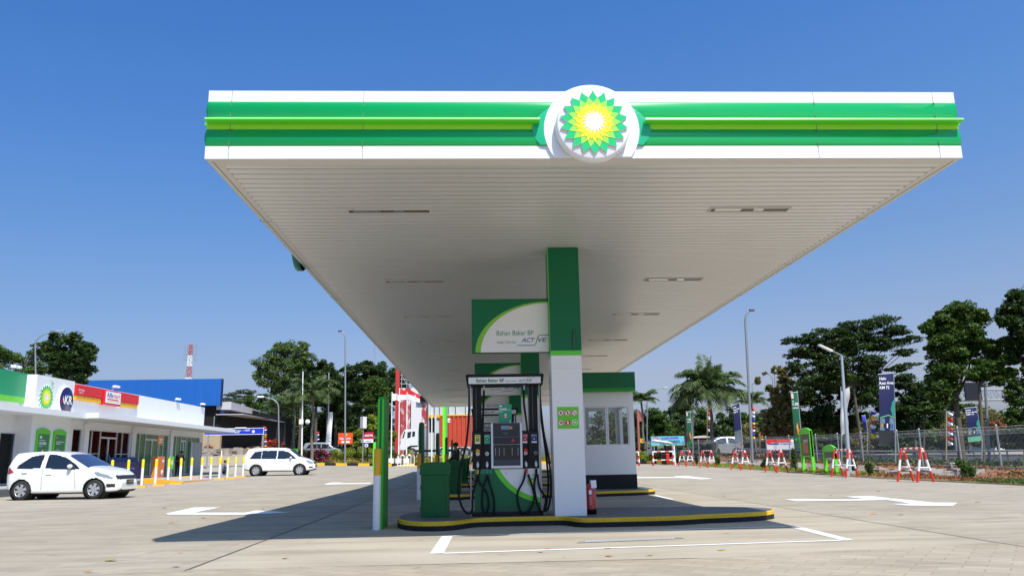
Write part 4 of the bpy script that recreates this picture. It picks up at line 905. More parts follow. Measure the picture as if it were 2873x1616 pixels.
b = MB(); q = fx(XX+.032); b.text('REST AREA', q, 42.45, 4.93, .1, TXTW, w=.62); b.text('KM. 72', q, 42.58, 4.79, .09, TXTW, w=.38); b.build('lettering', t)
def wposter(y0, y1, lab, k):
    t = T('wall_poster', lab, 'poster', 'green posters on the white pylon'); b = MB(); pf = [(y0+(y1-y0)*i/10, 2.74+.12*sin(pi*i/10)) for i in range(11)]
    b.prism([(y1, 1.0), (y0, 1.0)]+pf, PXX, PXX+.07, LGREEN, 'x'); b.build('frame', t)
    b = MB(); b.box(PXX+.07, PXX+.078, y0+.12, y1-.12, 1.05, 2.58, M('poster_face', (.02, .20, .07), .3, var=.25, scale=4)); q = fx(PXX+.080)
    if k == 0:
        b.text('10.000', q, y0+.2, 2.10, .13, TXTW, w=.62, bold=.03); b.box(PXX+.079, PXX+.082, y0+.22, y0+.40, 2.38, 2.5, TXTW); b.box(PXX+.079, PXX+.082, y0+.2, y0+.7, 2.29, 2.315, TXTW); b.box(PXX+.079, PXX+.082, y0+.2, y0+.5, 2.02, 2.04, TXTW)
        b.box(PXX+.079, PXX+.084, y0+.45, y0+.63, 1.55, 1.85, RED); b.box(PXX+.080, PXX+.085, y0+.48, y0+.6, 1.70, 1.86, TXTW)
    else:
        b.box(PXX+.079, PXX+.082, y0+.2, y0+.3, 2.42, 2.5, OYEL); b.box(PXX+.079, PXX+.082, y0+.2, y0+.9, 2.24, 2.27, TXTW); b.box(PXX+.079, PXX+.082, y0+.2, y0+.65, 2.15, 2.18, TXTW); b.tube([(PXX+.08, y0+.4+.25*cos(a), 1.6+.3*sin(a)) for a in [pi*i/10 for i in range(11)]], .012, TXTW, 5)
    b.build('face', t)
wposter(38.15, 39.30, 'left arched green poster with 10.000 on the white pylon', 0); wposter(39.65, 40.8, 'right arched green poster on the white pylon', 1)
b = MB(); b.cbox(X, X+.14, 37.93, 38.2, 1.98, 2.16, RED, .01); tag(b.build('alarm_box'), 'small red box on the white wall left of the pylon', 'alarm box')
# ---------------- things in front of the shops
def bollard():
    b = MB(); b.lathe((0, 0, 0), [(.066, 0), (.066, .86)], PWHITE, 18); b.lathe((0, 0, 0), [(.066, .86), (.066, 1.24), (.055, 1.275), (.03, 1.295), (.001, 1.30)], PYEL, 18); return b.build('bollard')
ordn = ['first yellow topped white post, behind the bonnet of the hatchback', 'yellow topped post just right of the hatchback nose', 'third yellow topped post from the hatchback', 'fourth yellow topped post from the hatchback', 'yellow topped post with the green board leaning behind it', 'yellow topped post in front of the dark dressed person', 'yellow topped post left of the grey door', 'yellow topped post in front of the grey door', 'yellow topped post in front of the crouching person', 'yellow topped post beside the darker orange topped one', 'third yellow topped post from the people carrier', 'second yellow topped post from the people carrier', 'yellow topped post touching the people carrier rear']
bp_ = None
for k, px in enumerate((28, 160, 277, 385, 487, 585, 672, 755, 829, 900, 965, 1029, 1090)):
    ox = 300+px/2.862; lo, hi = 36.0, 58.0                    # meet the row  x = -17.55 + .125 (y - 39.5)
    for _ in range(40):
        m_ = (lo+hi)/2; xr = GX(ox, m_).x; xl = -17.5+.125*(m_-39.5)
        if xr < xl: hi = m_
        else: lo = m_
    y = (lo+hi)/2; x = -17.5+.125*(y-39.5); z = gz(x, y)
    if k in (5, 6, 7, 8): z += .03
    if bp_ is None: bp_ = bollard(); o = bp_; o.location = (x, y, z)
    else: o = bp_.copy(); COL.objects.link(o); o.location = (x, y, z)
    tag(o, ordn[k], 'bollard', 'yellow and white posts along the shop kerb')
b = MB(); p = GX(300+888/2.862, 53); b.lathe((0, 0, 0), [(.07, 0), (.07, .86)], M('post_grey', (.35, .36, .38), .5), 16); b.lathe((0, 0, 0), [(.07, .86), (.07, 1.3), (.001, 1.32)], M('post_orange', (.62, .30, .02), .5), 16); o = b.build('bollard', loc=(p.x, p.y+.6, gz(p.x, p.y+.6))); tag(o, 'darker grey post with orange top behind the row', 'bollard', 'yellow and white posts along the shop kerb')
SY = M('stop_orange', (.80, .36, .02), .55, var=.1)
for k, (q, lab) in enumerate(zip(((65, 1380), (385, 1350), (665, 1320), (1365, 1250), (1550, 1230), (1720, 1215)), ('nearest', 'second', 'third', 'fourth', 'fifth', 'farthest'))):
    p = GPq('a3', *q); b = MB(); b.prism([(-.08, 0), (-.05, .09), (.05, .09), (.08, 0)], -.30, .30, SY, 'x'); b.prism([(-.075, .002), (-.045, .094), (.045, .094), (.075, .002)], .02, .14, KBLK, 'x')
    tag(b.build('wheel_stop', loc=p), {'nearest': 'orange and black wheel stop nearest the hatchback bumper', 'second': 'orange wheel stop between the third and fourth posts', 'third': 'orange wheel stop in front of the yellow ramp', 'fourth': 'orange wheel stop just past the yellow ramp', 'fifth': 'orange wheel stop near the last posts', 'farthest': 'orange wheel stop by the rear of the people carrier'}[lab], 'wheel stop', 'wheel stops along the shop kerb')
p = GPq('A', 245, 1298); b = MB(); b.prism([(-.08, 0), (-.05, .09), (.05, .09), (.08, 0)], -.3, .3, SY, 'x'); tag(b.build('wheel_stop', loc=(p.x, p.y+1.2, 0)), 'orange wheel stop glimpsed under the hatchback', 'wheel stop', 'wheel stops along the shop kerb')
b = MB(); zr = gz(-17, 45); b.add([(-18, 44.6, zr+.26), (-16.2, 44.9, zr+.012), (-16.2, 51.5, gz(-17, 51)+.012), (-18, 51.5, gz(-17, 51)+.2), (-18, 44.6, zr), (-16.2, 44.9, zr)], [(0,1,2,3), (0,4,5,1)], SY); b.add([(-17.99, 44.55, zr+.005), (-16.0, 44.85, zr+.005), (-16.0, 44.85, zr+.10), (-17.99, 44.55, zr+.30)], [(0,1,2,3)], SY); b.add([(-16.0, 44.85, zr), (-15.95, 51.4, gz(-16, 51)+.003), (-15.95, 51.4, gz(-16, 51)+.01), (-16.0, 44.85, zr+.10)], [(0,1,2,3)], SY); b.add([(-17.99, 44.55, zr+.30), (-16.0, 44.85, zr+.10), (-15.95, 51.4, gz(-16, 51)+.012), (-17.99, 51.4, gz(-16, 51)+.16)], [(0,1,2,3)], PLIN)
tag(b.build('ramp'), 'low orange edged ramp up to the shop pavement', 'ramp')
# orange stand and board, water bottles rack, green board
OR = M('orange_board', (.70, .20, .05), .5, var=.15, scale=5)
t = T('promo_stand', 'orange upright sign board on a thin pole above an orange box by the shop door', 'sign stand', loc=(-19.6, 50.55, Z0)); b = MB(); b.box(-.2, .2, -.45, .45, 0, 1.25, OR); b.lathe((.205, .15, .3), [(.17, 0), (.16, .01), (.001, .01)], TXTW, 18, 'x'); b.box(.201, .21, .1, .35, .9, 1.05, TXTW); b.build('box', t)
b = MB(); b.tube([(0, -.05, 1.2), (0, -.05, 2.2)], .02, STEEL); b.build('pole', t); b = MB(); b.cbox(-.03, .03, -.38, .42, 1.95, 2.5, OR, .02); b.box(.031, .035, -.2, .3, 2.22, 2.32, TXTW); b.box(.031, .035, -.25, .3, 2.08, 2.14, TXTW); b.build('board', t)
t = T('bottle_rack', 'dark blue rack of water bottles under the mini market window', 'rack', loc=(-20.3, 46.6, Z0)); b = MB(); b.box(-.25, .3, -1.2, 2.6, 0, .95, M('rack_blue', (.01, .02, .13), .5, var=.2)); b.text('isi ulang', fx(.302), .2, .55, .12, M('rack_text', (.4, .55, .8), .5), w=1.3); b.build('case', t)
for k in range(13):
    b = MB(); b.lathe((0, -1.05+.28*k, .95), [(.11, 0), (.12, .1), (.10, .17), (.035, .24), (.03, .30), (.001, .30)], M('bottle_blue', (.02, .06, .22), .2), 12); b.build('bottle', t)
b = MB(); p = GX(300+515/2.862, 48); b.cbox(-.05, .05, -.28, .3, .5, 1.25, LGREEN, .02); b.disc((.052, .0, .9), .14, TXTW, 'x', 20); b.tube([(0, -.2, 0), (0, -.2, .5)], .02, STEEL); b.tube([(0, .2, 0), (0, .2, .5)], .02, STEEL); tag(b.build('green_board', loc=(-18.7, p.y+2.2, Z0-.02)), 'lime green board with a white round symbol behind a yellow topped post', 'sign board')
# ================================================================ PEOPLE
def skinned(name, nodes, edges, mat, parent=None, loc=(0, 0, 0), rz=0, root=0, sub=2):
    me = bpy.data.meshes.new(name); me.from_pydata([n[:3] for n in nodes], edges, []); o = bpy.data.objects.new(name, me); COL.objects.link(o)
    o.modifiers.new('s', 'SKIN'); sv = me.skin_vertices[0].data
    for i, n in enumerate(nodes): r = n[3]; sv[i].radius = (r, r) if not isinstance(r, tuple) else r; sv[i].use_root = (i == root)
    s_ = o.modifiers.new('d', 'SUBSURF'); s_.levels = s_.render_levels = sub
    dg = bpy.context.evaluated_depsgraph_get(); m2 = bpy.data.meshes.new_from_object(o.evaluated_get(dg)); o.modifiers.clear(); o.data = m2; m2.materials.clear(); m2.materials.append(mat)
    m2.polygons.foreach_set('use_smooth', [True]*len(m2.polygons)); o.location = loc; o.rotation_euler = (0, 0, rz); o.parent = parent; return o
SKIN_ = M('skin', (.30, .16, .10), .5); HAIR = M('hair', (.012, .010, .009), .6)
def person(label, J, shirt, pants, loc, rz, long_sleeve=False):
    # J: pelvis chest neck head, shoulders, elbows, wrists, hips, knees, ankles (local, metres)
    t = T('person', label, 'person', None, loc, rz); N = []; E = []
    def nd(p, r): N.append((*p, r)); return len(N)-1
    pe = nd(J['pelvis'], .12); wa = nd((Vector(J['pelvis'])*.5+Vector(J['chest'])*.5), .115); ch = nd(J['chest'], .13); nk = nd(J['neck'], .055); hd0 = nd(Vector(J['neck'])*.45+Vector(J['head'])*.55, .075); hd = nd(J['head'], .095); tp = nd(Vector(J['head'])+(Vector(J['head'])-Vector(J['neck']))*.35, .07)
    nose = Vector(J['head'])+Vector(J['face'])*.09; E += [(pe, wa), (wa, ch), (ch, nk), (nk, hd0), (hd0, hd), (hd, tp)]
    for s_ in 'LR':
        a = nd(J['sh'+s_], .062); e = nd(J['el'+s_], .045); w_ = nd(J['wr'+s_], .032); h_ = nd(J['hd'+s_], .036); E += [(ch, a), (a, e), (e, w_), (w_, h_)]
        d = (Vector(J['hd'+s_])-Vector(J['wr'+s_])).normalized(); sd = d.orthogonal().normalized()
        for k in range(-2, 3): f = nd(Vector(J['hd'+s_])+d*(.07-.008*abs(k))+sd*(.014*k), .009); E.append((h_, f))
        hp = nd(J['hp'+s_], .095); kn = nd(J['kn'+s_], .062); an = nd(J['an'+s_], .042); to = nd(J['to'+s_], .038); E += [(pe, hp), (hp, kn), (kn, an), (an, to)]
    skinned('body', N, E, SKIN_, t)
    b = MB(); b.lathe(tuple(nose), [(.001, -.02), (.014, 0), (.001, .02)], SKIN_, 8); 
    hc = Vector(J['head'])-Vector(J['face'])*.02+Vector((0, 0, .035)); b2 = MB(); b2.lathe(tuple(hc), [(.06, -.06), (.105, -.02), (.11, .03), (.09, .075), (.045, .10), (.001, .105)], HAIR, 16); b2.build('hair', t)
    b.build('nose', t)
    N2 = [(*J['pelvis'], .135), (*(Vector(J['pelvis'])*.5+Vector(J['chest'])*.5), .14), (*J['chest'], .155), (*(Vector(J['chest'])*.35+Vector(J['neck'])*.65), .08)]; E2 = [(0, 1), (1, 2), (2, 3)]
    for s_ in 'LR':
        i = len(N2); N2 += [(*J['sh'+s_], .078), (*J['el'+s_], .062)]; E2 += [(2, i), (i, i+1)]
        if long_sleeve: N2.append((*J['wr'+s_], .048)); E2.append((i+1, i+2))
    skinned('shirt', N2, E2, shirt, t)
    N3 = [(*J['pelvis'], .14)]; E3 = []
    for s_ in 'LR': i = len(N3); N3 += [(*J['hp'+s_], .11), (*J['kn'+s_], .078), (*J['an'+s_], .065)]; E3 += [(0, i), (i, i+1), (i+1, i+2)]
    skinned('trousers', N3, E3, pants, t)
    b = MB()
    for s_ in 'LR': an, to = Vector(J['an'+s_]), Vector(J['to'+s_]); b.tube([an-Vector((0, 0, .03))-(to-an)*.25, (an+to)/2-Vector((0, 0, .02)), to+(to-an)*.25], [.045, .05, .035], BLACK, 10)
    b.build('shoes', t); return t
DK = M('dark_cloth', (.020, .018, .022), .8); BL_ = M('blue_grey_cloth', (.16, .20, .28), .8, var=.1); DK2 = M('navy_cloth', (.02, .025, .05), .8)
stand = dict(pelvis=(0, 0, .95), chest=(.02, 0, 1.32), neck=(.03, 0, 1.50), head=(.05, 0, 1.63), face=(1, 0, 0), shL=(0, .2, 1.42), shR=(0, -.2, 1.42), elL=(.02, .25, 1.14), elR=(.08, -.24, 1.15), wrL=(.12, .22, .92), wrR=(.26, -.16, 1.05), hdL=(.15, .21, .84), hdR=(.33, -.13, 1.08), hpL=(0, .1, .88), hpR=(0, -.1, .88), knL=(.02, .11, .48), knR=(.04, -.11, .48), anL=(-.02, .11, .08), anR=(.0, -.11, .08), toL=(.14, .12, .04), toR=(.16, -.12, .04))
bend = dict(stand); bend.update(chest=(.12, 0, 1.27), neck=(.25, 0, 1.42), head=(.33, 0, 1.52), shL=(.14, .2, 1.36), shR=(.14, -.2, 1.36), elL=(.1, .27, 1.08), elR=(.25, -.25, 1.1), wrL=(.3, .2, .98), wrR=(.45, -.16, 1.05), hdL=(.37, .17, .97), hdR=(.52, -.13, 1.07), face=(.9, 0, -.3))
crouch = dict(pelvis=(-.12, 0, .26), chest=(.02, 0, .60), neck=(.10, 0, .76), head=(.16, 0, .88), face=(.9, 0, -.3), shL=(.05, .2, .68), shR=(.05, -.2, .68), elL=(.25, .28, .5), elR=(.25, -.28, .5), wrL=(.42, .18, .48), wrR=(.42, -.18, .48), hdL=(.49, .12, .48), hdR=(.49, -.12, .48), hpL=(-.08, .12, .24), hpR=(-.08, -.12, .24), knL=(.34, .2, .46), knR=(.34, -.2, .46), anL=(.12, .16, .08), anR=(.12, -.16, .08), toL=(.28, .18, .04), toR=(.28, -.18, .04))
person('person in dark clothes leaning towards the green glass door of the shops', bend, DK, DK, (-20.0, 54.9, Z0-.02), radians(75), True)
person('person in a blue grey shirt crouching on the kerb past the grey door', crouch, BL_, DK2, (-18.7, 60.2, Z0-.02), radians(35))
ps = PX(1281, 1240, 32.6); person('attendant in black standing behind the second green bin', stand, DK, DK, (ps.x, 32.4, 0), radians(200), True)
# ================================================================ TREES
def leafmesh(name, C, size, mat, parent, tone=(0, 1), up=.4, narrow=.5, sizevar=.9):
    n = len(C); C = np.asarray(C, dtype=np.float64)
    nrm = RNG.normal(size=(n, 3)); nrm[:, 2] = np.abs(nrm[:, 2])+up; nrm /= np.linalg.norm(nrm, axis=1)[:, None]
    a = RNG.normal(size=(n, 3)); a -= (a*nrm).sum(1)[:, None]*nrm; a /= np.linalg.norm(a, axis=1)[:, None]; b_ = np.cross(nrm, a)
    s = size*(1-sizevar/2+RNG.random(n)*sizevar); s = s[:, None]
    v = np.empty((n, 4, 3)); v[:, 0] = C-a*s*.5; v[:, 1] = C-b_*s*narrow*.5+nrm*s*.08; v[:, 2] = C+a*s*.5; v[:, 3] = C+b_*s*narrow*.5+nrm*s*.08
    me = bpy.data.meshes.new(name); me.vertices.add(n*4); me.vertices.foreach_set('co', v.reshape(-1)); me.loops.add(n*4); me.loops.foreach_set('vertex_index', np.arange(n*4, dtype=np.int32))
    me.polygons.add(n); me.polygons.foreach_set('loop_start', np.arange(0, n*4, 4, dtype=np.int32)); me.polygons.foreach_set('loop_total', np.full(n, 4, dtype=np.int32))
    at = me.attributes.new('tone', 'FLOAT', 'POINT'); t_ = tone[0]+(tone[1]-tone[0])*RNG.random(n)**1.7; at.data.foreach_set('value', np.repeat(t_, 4).astype(np.float32))
    me.update(); me.validate(); me.materials.append(mat); o = bpy.data.objects.new(name, me); COL.objects.link(o); o.parent = parent; return o
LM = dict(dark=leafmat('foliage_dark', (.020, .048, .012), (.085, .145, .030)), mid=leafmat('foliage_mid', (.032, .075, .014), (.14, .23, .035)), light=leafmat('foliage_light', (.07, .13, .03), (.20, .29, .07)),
    teak=leafmat('foliage_teak', (.11, .115, .035), (.42, .37, .15)), pale=leafmat('foliage_pale', (.07, .10, .06), (.14, .18, .10)), palm=leafmat('foliage_palm', (.035, .075, .022), (.15, .21, .07)), palml=leafmat('foliage_palm_light', (.08, .14, .02), (.20, .30, .04)),
    red=leafmat('blossom_red', (.50, .03, .03), (.70, .14, .10)), pink=leafmat('blossom_pink', (.42, .01, .12), (.62, .04, .25)), orange=leafmat('blossom_orange', (.55, .18, .05), (.75, .40, .18)), lime=leafmat('foliage_lime', (.18, .26, .025), (.42, .50, .05)), rust=leafmat('foliage_rust', (.22, .08, .03), (.40, .17, .06)))
def tree(label, Y, blobs, style='mid', n=5200, leaf=.30, name='tree', trunk_px=None, group='trees beyond the station', flat=1.0, trunk_r=.22, hollow=.35, cat='tree', limb=True, cl=None, depth=1.0):
    # blobs: (ox, oy, rx, ry) in photograph pixels at depth Y; the crown's volume is filled in depth too
    W_ = []
    for ox, oy, rx, ry in blobs:
        p = PX(ox, oy, Y); k = Y/FPX; W_.append((p.x, Y+random.uniform(-.25, .25)*rx*k, p.z, rx*k, ry*k))
    tx = trunk_px if trunk_px else sum(b_[0] for b_ in blobs)/len(blobs); g_ = GX(tx, Y); t = T(name, label, cat, group, (g_.x, Y, g_.z-.1))
    W_ = [(a, b_, c, d*1.14, e*1.14) for a, b_, c, d, e in W_]; vol = np.array([w_[3]*w_[3]*w_[4] for w_ in W_])**.75; n = int(n*2.3); leaf *= .74; trunk_r *= .72; vol = vol/vol.sum(); pts = []; tips = []
    for w_, f in zip(W_, vol):
        m_ = int(n*f); rx, rz = w_[3], w_[4]; nc = max(5, int((cl or 16)*(f*len(W_))**.5*1.3)); 
        cc = RNG.normal(size=(nc, 3)); cc /= np.linalg.norm(cc, axis=1)[:, None]; cc *= (hollow+(1-hollow)*RNG.random(nc)**.5)[:, None]*.86
        cs = .20+.34*RNG.random(nc); pick = RNG.integers(0, nc, m_); q = RNG.normal(size=(m_, 3)); q /= np.linalg.norm(q, axis=1)[:, None]; q *= (RNG.random(m_)**.45)[:, None]
        p = cc[pick]+q*cs[pick][:, None]*np.array([1, 1, .7*flat]); p = p*np.array([rx, rx*depth, rz])+np.array([w_[0]-g_.x, w_[1]-Y, w_[2]-g_.z+.1]); pts.append(p)
        for c in cc[:6]: tips.append((w_, Vector((c[0]*rx+w_[0]-g_.x, c[1]*rx*depth+w_[1]-Y, c[2]*rz+w_[2]-g_.z+.1))))
    P = np.vstack(pts); leafmesh('crown', P, leaf, LM[style], t)
    b = MB(); zc = min(w_[2]-w_[4]*.55 for w_ in W_)-g_.z; top = Vector((sum(w_[0]*f for w_, f in zip(W_, vol))-g_.x, 0, sum(w_[2]*f for w_, f in zip(W_, vol))-g_.z)); zc = max(zc, top.z*.35)
    fork = Vector((top.x*.3, 0, zc)); b.tube([(0, 0, -.4), (fork.x*.3+.05, 0, zc*.4), (fork.x*.7, 0, zc*.75), fork, fork.lerp(top, .6)], [trunk_r*1.25, trunk_r, trunk_r*.85, trunk_r*.75, trunk_r*.4], TREEB, 8)
    if limb:
        for w_ in W_:
            c = Vector((w_[0]-g_.x, w_[1]-Y, w_[2]-g_.z)); a = fork.lerp(c, .45)+Vector((random.uniform(-.3, .3), 0, -.25*abs(c.x-fork.x)*.3)); b.tube([fork, a, c], [trunk_r*.5, trunk_r*.32, trunk_r*.14], TREEB, 6)
        for w_, tp in tips:
            c = Vector((w_[0]-g_.x, w_[1]-Y, w_[2]-g_.z)); b.tube([c, c.lerp(tp, .5)+Vector((0, 0, .08)), tp], [trunk_r*.16, trunk_r*.10, trunk_r*.05], TREEB, 4, cap=False)
    b.build('trunk', t); return t
def palm(label, ox, Y, oy_head, fr_len_px, trunk_r=.16, nf=18, style='palm', group='palms along the station edge', droop=1.0, trunk=True, name='palm_tree', lean=0.0, up0=.9):
    g_ = GX(ox, Y); hd = PX(ox, oy_head, Y); H = hd.z-g_.z; L = fr_len_px*Y/FPX; t = T(name, label, 'palm', group, (g_.x, Y, g_.z-.05)); b = MB()
    nseg = 14; b.tube([(lean*(i/nseg)**1.6*0+.06*sin(i*.8), 0, H*i/nseg) for i in range(nseg+1)], [trunk_r*(1.35 if i == 0 else (1.0-.35*i/nseg+.03*(i % 2))) for i in range(nseg+1)], PALB, 10); b.build('trunk', t)
    C = []; V = []; F = []; tones = []; rb = MB()
    for k in range(nf):
        az = 2*pi*k/nf+random.uniform(-.15, .15); el = up0*(1-.62*((k*7) % nf)/nf)+random.uniform(-.1, .12); l_ = L*random.uniform(.82, 1.05); pts = []; p = Vector((0, 0, H-.1)); d = Vector((cos(az)*cos(el), sin(az)*cos(el), sin(el))); ns = 16
        for i in range(ns+1):
            pts.append(p.copy()); p += d*(l_/ns); d.z -= (1.15*droop/ns)*(1+i/ns); d.normalize()
        rb.tube(pts[::2], [.028*(1-i/9) +.006 for i in range(len(pts[::2]))], LMB, 4, cap=False)
        for i in range(2, ns+1):
            tdir = (pts[i]-pts[i-1]).normalized(); side = tdir.cross(Vector((0, 0, 1))); side = side.normalized() if side.length > .05 else Vector((cos(az+1.57), sin(az+1.57), 0)); upn = side.cross(tdir)
            ll = l_*.34*sin(pi*min(1, (i+1.5)/(ns+2.2)))**.6
            for s_ in (-1, 1):
                for sub in (0, .33, .66):
                    base = pts[i-1].lerp(pts[i], sub); dr = (side*s_*random.uniform(.7, 1.05)+tdir*random.uniform(.45, .75)+upn*random.uniform(-.05, .35)).normalized(); dn = Vector((0, 0, -1)); q1 = base+dr*ll*.5+dn*ll*.06; q2 = base+dr*ll*.92+dn*ll*random.uniform(.28, .5); wv = tdir*ll*.075; o = len(V)
                    V += [base, q1-wv, q2, q1+wv]; F.append((o, o+1, o+2, o+3)); tones += [random.random()]*4
    rb.build('frond_rib', t)
    me = bpy.data.meshes.new('fronds'); me.from_pydata([tuple(v) for v in V], [], F); me.materials.append(LM[style]); at = me.attributes.new('tone', 'FLOAT', 'POINT'); at.data.foreach_set('value', np.array(tones, dtype=np.float32)); o = bpy.data.objects.new('fronds', me); COL.objects.link(o); o.parent = t; return t
LMB = M('frond_rib', (.12, .14, .05), .6)
# ---- left side, behind the shops
tree('open spreading tree with fine branches behind the green shop fascia', 72, [(20, 985, 48, 24), (75, 1000, 48, 26), (-30, 995, 50, 30), (45, 1030, 60, 26), (110, 1035, 36, 20), (105, 975, 25, 12)], 'mid', 5200, .26, trunk_px=35, hollow=.55, cl=9, trunk_r=.3)
tree('tall dense dark tree behind the pylon of the shop building', 66, [(155, 968, 28, 32), (205, 975, 36, 38), (245, 1000, 30, 40), (180, 1020, 42, 36), (232, 1045, 28, 30), (165, 1055, 30, 24), (150, 1000, 22, 30)], 'dark', 6400, .42, trunk_px=190, trunk_r=.3)
tree('small flat topped tree far behind the blue store', 150, [(655, 1108, 26, 7), (690, 1100, 26, 7), (640, 1122, 26, 7), (675, 1124, 28, 8), (700, 1115, 20, 7)], 'pale', 2200, .42, trunk_px=668, trunk_r=.3, hollow=.2)
tree('hazy green tree behind the low roof of the store', 128, [(715, 1135, 30, 26), (745, 1150, 32, 28), (700, 1160, 28, 22), (775, 1160, 26, 26), (735, 1120, 20, 16)], 'mid', 4600, .42, trunk_px=735)
tree('tall airy light green tree with grey blue leaves beside the store', 104, [(788, 978, 30, 22), (812, 990, 30, 30), (770, 1010, 26, 22), (842, 972, 18, 14), (745, 1025, 32, 22), (795, 1040, 42, 34), (740, 1060, 24, 22), (765, 1085, 30, 26), (800, 1090, 36, 30), (730, 1050, 18, 12), (768, 1000, 28, 20)], 'light', 9200, .34, trunk_px=795, cl=14, trunk_r=.28)
tree('tall narrow light green tree leaning right of the airy one', 100, [(845, 985, 22, 22), (855, 1010, 24, 24), (835, 1025, 26, 24), (840, 1060, 24, 26)], 'light', 3800, .34, trunk_px=838, trunk_r=.22)
for k, (lab, Y, bl, st, n, tp) in enumerate([
    ('dark leafy tree right behind the light green pair', 108, [(875, 1025, 26, 20), (905, 1045, 26, 30), (890, 1080, 34, 34), (870, 1060, 24, 28), (915, 1090, 22, 34), (880, 1120, 34, 28)], 'dark', 5600, 882),
    ('dark tree between the palm and the tall curved lamp', 112, [(950, 1065, 24, 30), (930, 1090, 22, 28), (945, 1110, 28, 34), (925, 1140, 26, 26), (955, 1150, 26, 26)], 'dark', 4600, 940),
    ('big dark rounded tree right of the tall curved lamp', 106, [(1000, 1050, 32, 34), (1030, 1035, 26, 22), (985, 1085, 30, 34), (1020, 1085, 36, 36), (1005, 1125, 38, 34), (1060, 1050, 26, 30)], 'dark', 7600, 1005),
    ('dark tree behind the flagpoles, rising over the others', 110, [(1080, 1040, 26, 26), (1095, 1075, 24, 30), (1060, 1090, 30, 34), (1085, 1120, 32, 36), (1060, 1150, 34, 30)], 'dark', 6400, 1080),
    ('dark tree rising beside the canopy corner behind the scaffold', 118, [(1115, 1050, 22, 22), (1125, 1085, 20, 30), (1110, 1110, 22, 30)], 'dark', 3600, 1118)]):
    tree(lab, Y, bl, st, n, .46, trunk_px=tp, trunk_r=.3, hollow=.3)
tree('dark narrow tree filling the gap left of the tall curved lamp', 109, [(912, 1032, 22, 22), (926, 1060, 24, 30), (905, 1090, 28, 30), (935, 1100, 24, 36)], 'dark', 4200, .46, trunk_px=915)
tree('brighter green leafy tree in front of the dark ones', 97, [(1045, 1075, 24, 20), (1065, 1095, 30, 22), (1040, 1110, 26, 24), (1075, 1120, 24, 20), (1055, 1140, 26, 18)], 'mid', 3800, .36, trunk_px=1052)
tree('low yellow green bush tree by the red sign', 95, [(1010, 1215, 16, 12), (1030, 1225, 18, 14), (1015, 1240, 20, 14), (1040, 1200, 12, 10)], 'lime', 1500, .3, trunk_px=1022, trunk_r=.08)
tree('small yellow leaved tree behind the first green blade sign', 96, [(1048, 1172, 18, 10), (1060, 1185, 12, 9), (1100, 1220, 12, 12), (1095, 1245, 10, 10)], 'lime', 900, .28, trunk_px=1052, trunk_r=.07)
# understory mass so no sky shows below the crowns on the left
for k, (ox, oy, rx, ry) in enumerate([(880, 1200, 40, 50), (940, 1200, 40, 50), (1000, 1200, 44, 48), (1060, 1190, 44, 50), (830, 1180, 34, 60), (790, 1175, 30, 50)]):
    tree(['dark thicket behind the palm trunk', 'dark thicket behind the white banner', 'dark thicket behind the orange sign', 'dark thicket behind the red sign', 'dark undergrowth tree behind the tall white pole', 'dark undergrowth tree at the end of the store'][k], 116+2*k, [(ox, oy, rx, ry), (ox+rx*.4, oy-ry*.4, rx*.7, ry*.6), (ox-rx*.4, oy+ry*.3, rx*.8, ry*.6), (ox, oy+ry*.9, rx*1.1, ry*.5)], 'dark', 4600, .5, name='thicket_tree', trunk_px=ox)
palm('royal palm with bright drooping top fronds near the white pole', 873, 84, 1112, 92, .17, 20, 'palm', up0=1.25, droop=1.1)
palm('palm half hidden behind the white pole', 822, 88, 1135, 70, .15, 16, 'palm', up0=1.2)
palm('slender palm behind the curved street lamp by the store', 776, 90, 1150, 66, .14, 16, 'palm', up0=1.2)
# ---- right side
palm('big arching palm in the middle of the right side', 2003, 78, 1118, 138, .2, 38, 'palm', up0=1.45, droop=1.45)
palm('small palm right behind the kiosk roof', 1808, 92, 1122, 62, .16, 20, 'palm', up0=1.15)
palm('palm behind the tall bent lamp pole', 2120, 88, 1128, 64, .15, 20, 'palm', up0=1.2)
palm('young palm behind the distant green banner', 1930, 86, 1156, 54, .13, 16, 'palm', up0=1.3)
tree('slim broad leaved tree with rounded top beside the distant green banner', 82, [(1922, 1112, 10, 9), (1935, 1125, 12, 12), (1945, 1108, 9, 8), (1905, 1142, 13, 12), (1918, 1155, 12, 10)], 'mid', 900, .34, trunk_px=1928, trunk_r=.08)
for k, (Y, bl, lab) in enumerate([(104, [(1790, 1190, 34, 36), (1770, 1215, 30, 30)], 'dark bushy tree left of the small palm'), (100, [(1840, 1175, 34, 30), (1860, 1195, 34, 34), (1830, 1210, 30, 34)], 'round dark tree behind the blue restaurant banner'), (102, [(1890, 1180, 30, 34), (1905, 1205, 34, 34)], 'dark tree between the round one and the green banner'),
    (106, [(1960, 1190, 34, 40), (1985, 1215, 36, 36)], 'dark tree left of the big palm trunk'), (103, [(2050, 1185, 36, 38), (2035, 1215, 40, 36)], 'dark tree right of the big palm trunk'), (104, [(2110, 1190, 38, 36), (2135, 1215, 36, 34)], 'dark tree behind the tall bent lamp')]):
    tree(lab, Y, bl, ['dark', 'mid'][k % 2], 4200, .42, trunk_px=bl[0][0])
tree('tall ragged yellow brown teak tree by the right fence', 70, [(2172, 1040, 8, 12), (2195, 1045, 12, 22), (2165, 1090, 16, 10), (2200, 1075, 22, 20), (2215, 1110, 24, 24), (2185, 1120, 26, 24), (2210, 1150, 34, 30), (2180, 1170, 36, 30), (2215, 1195, 36, 26), (2165, 1200, 30, 24)], 'teak', 6200, .50, trunk_px=2195, hollow=.45, trunk_r=.18)
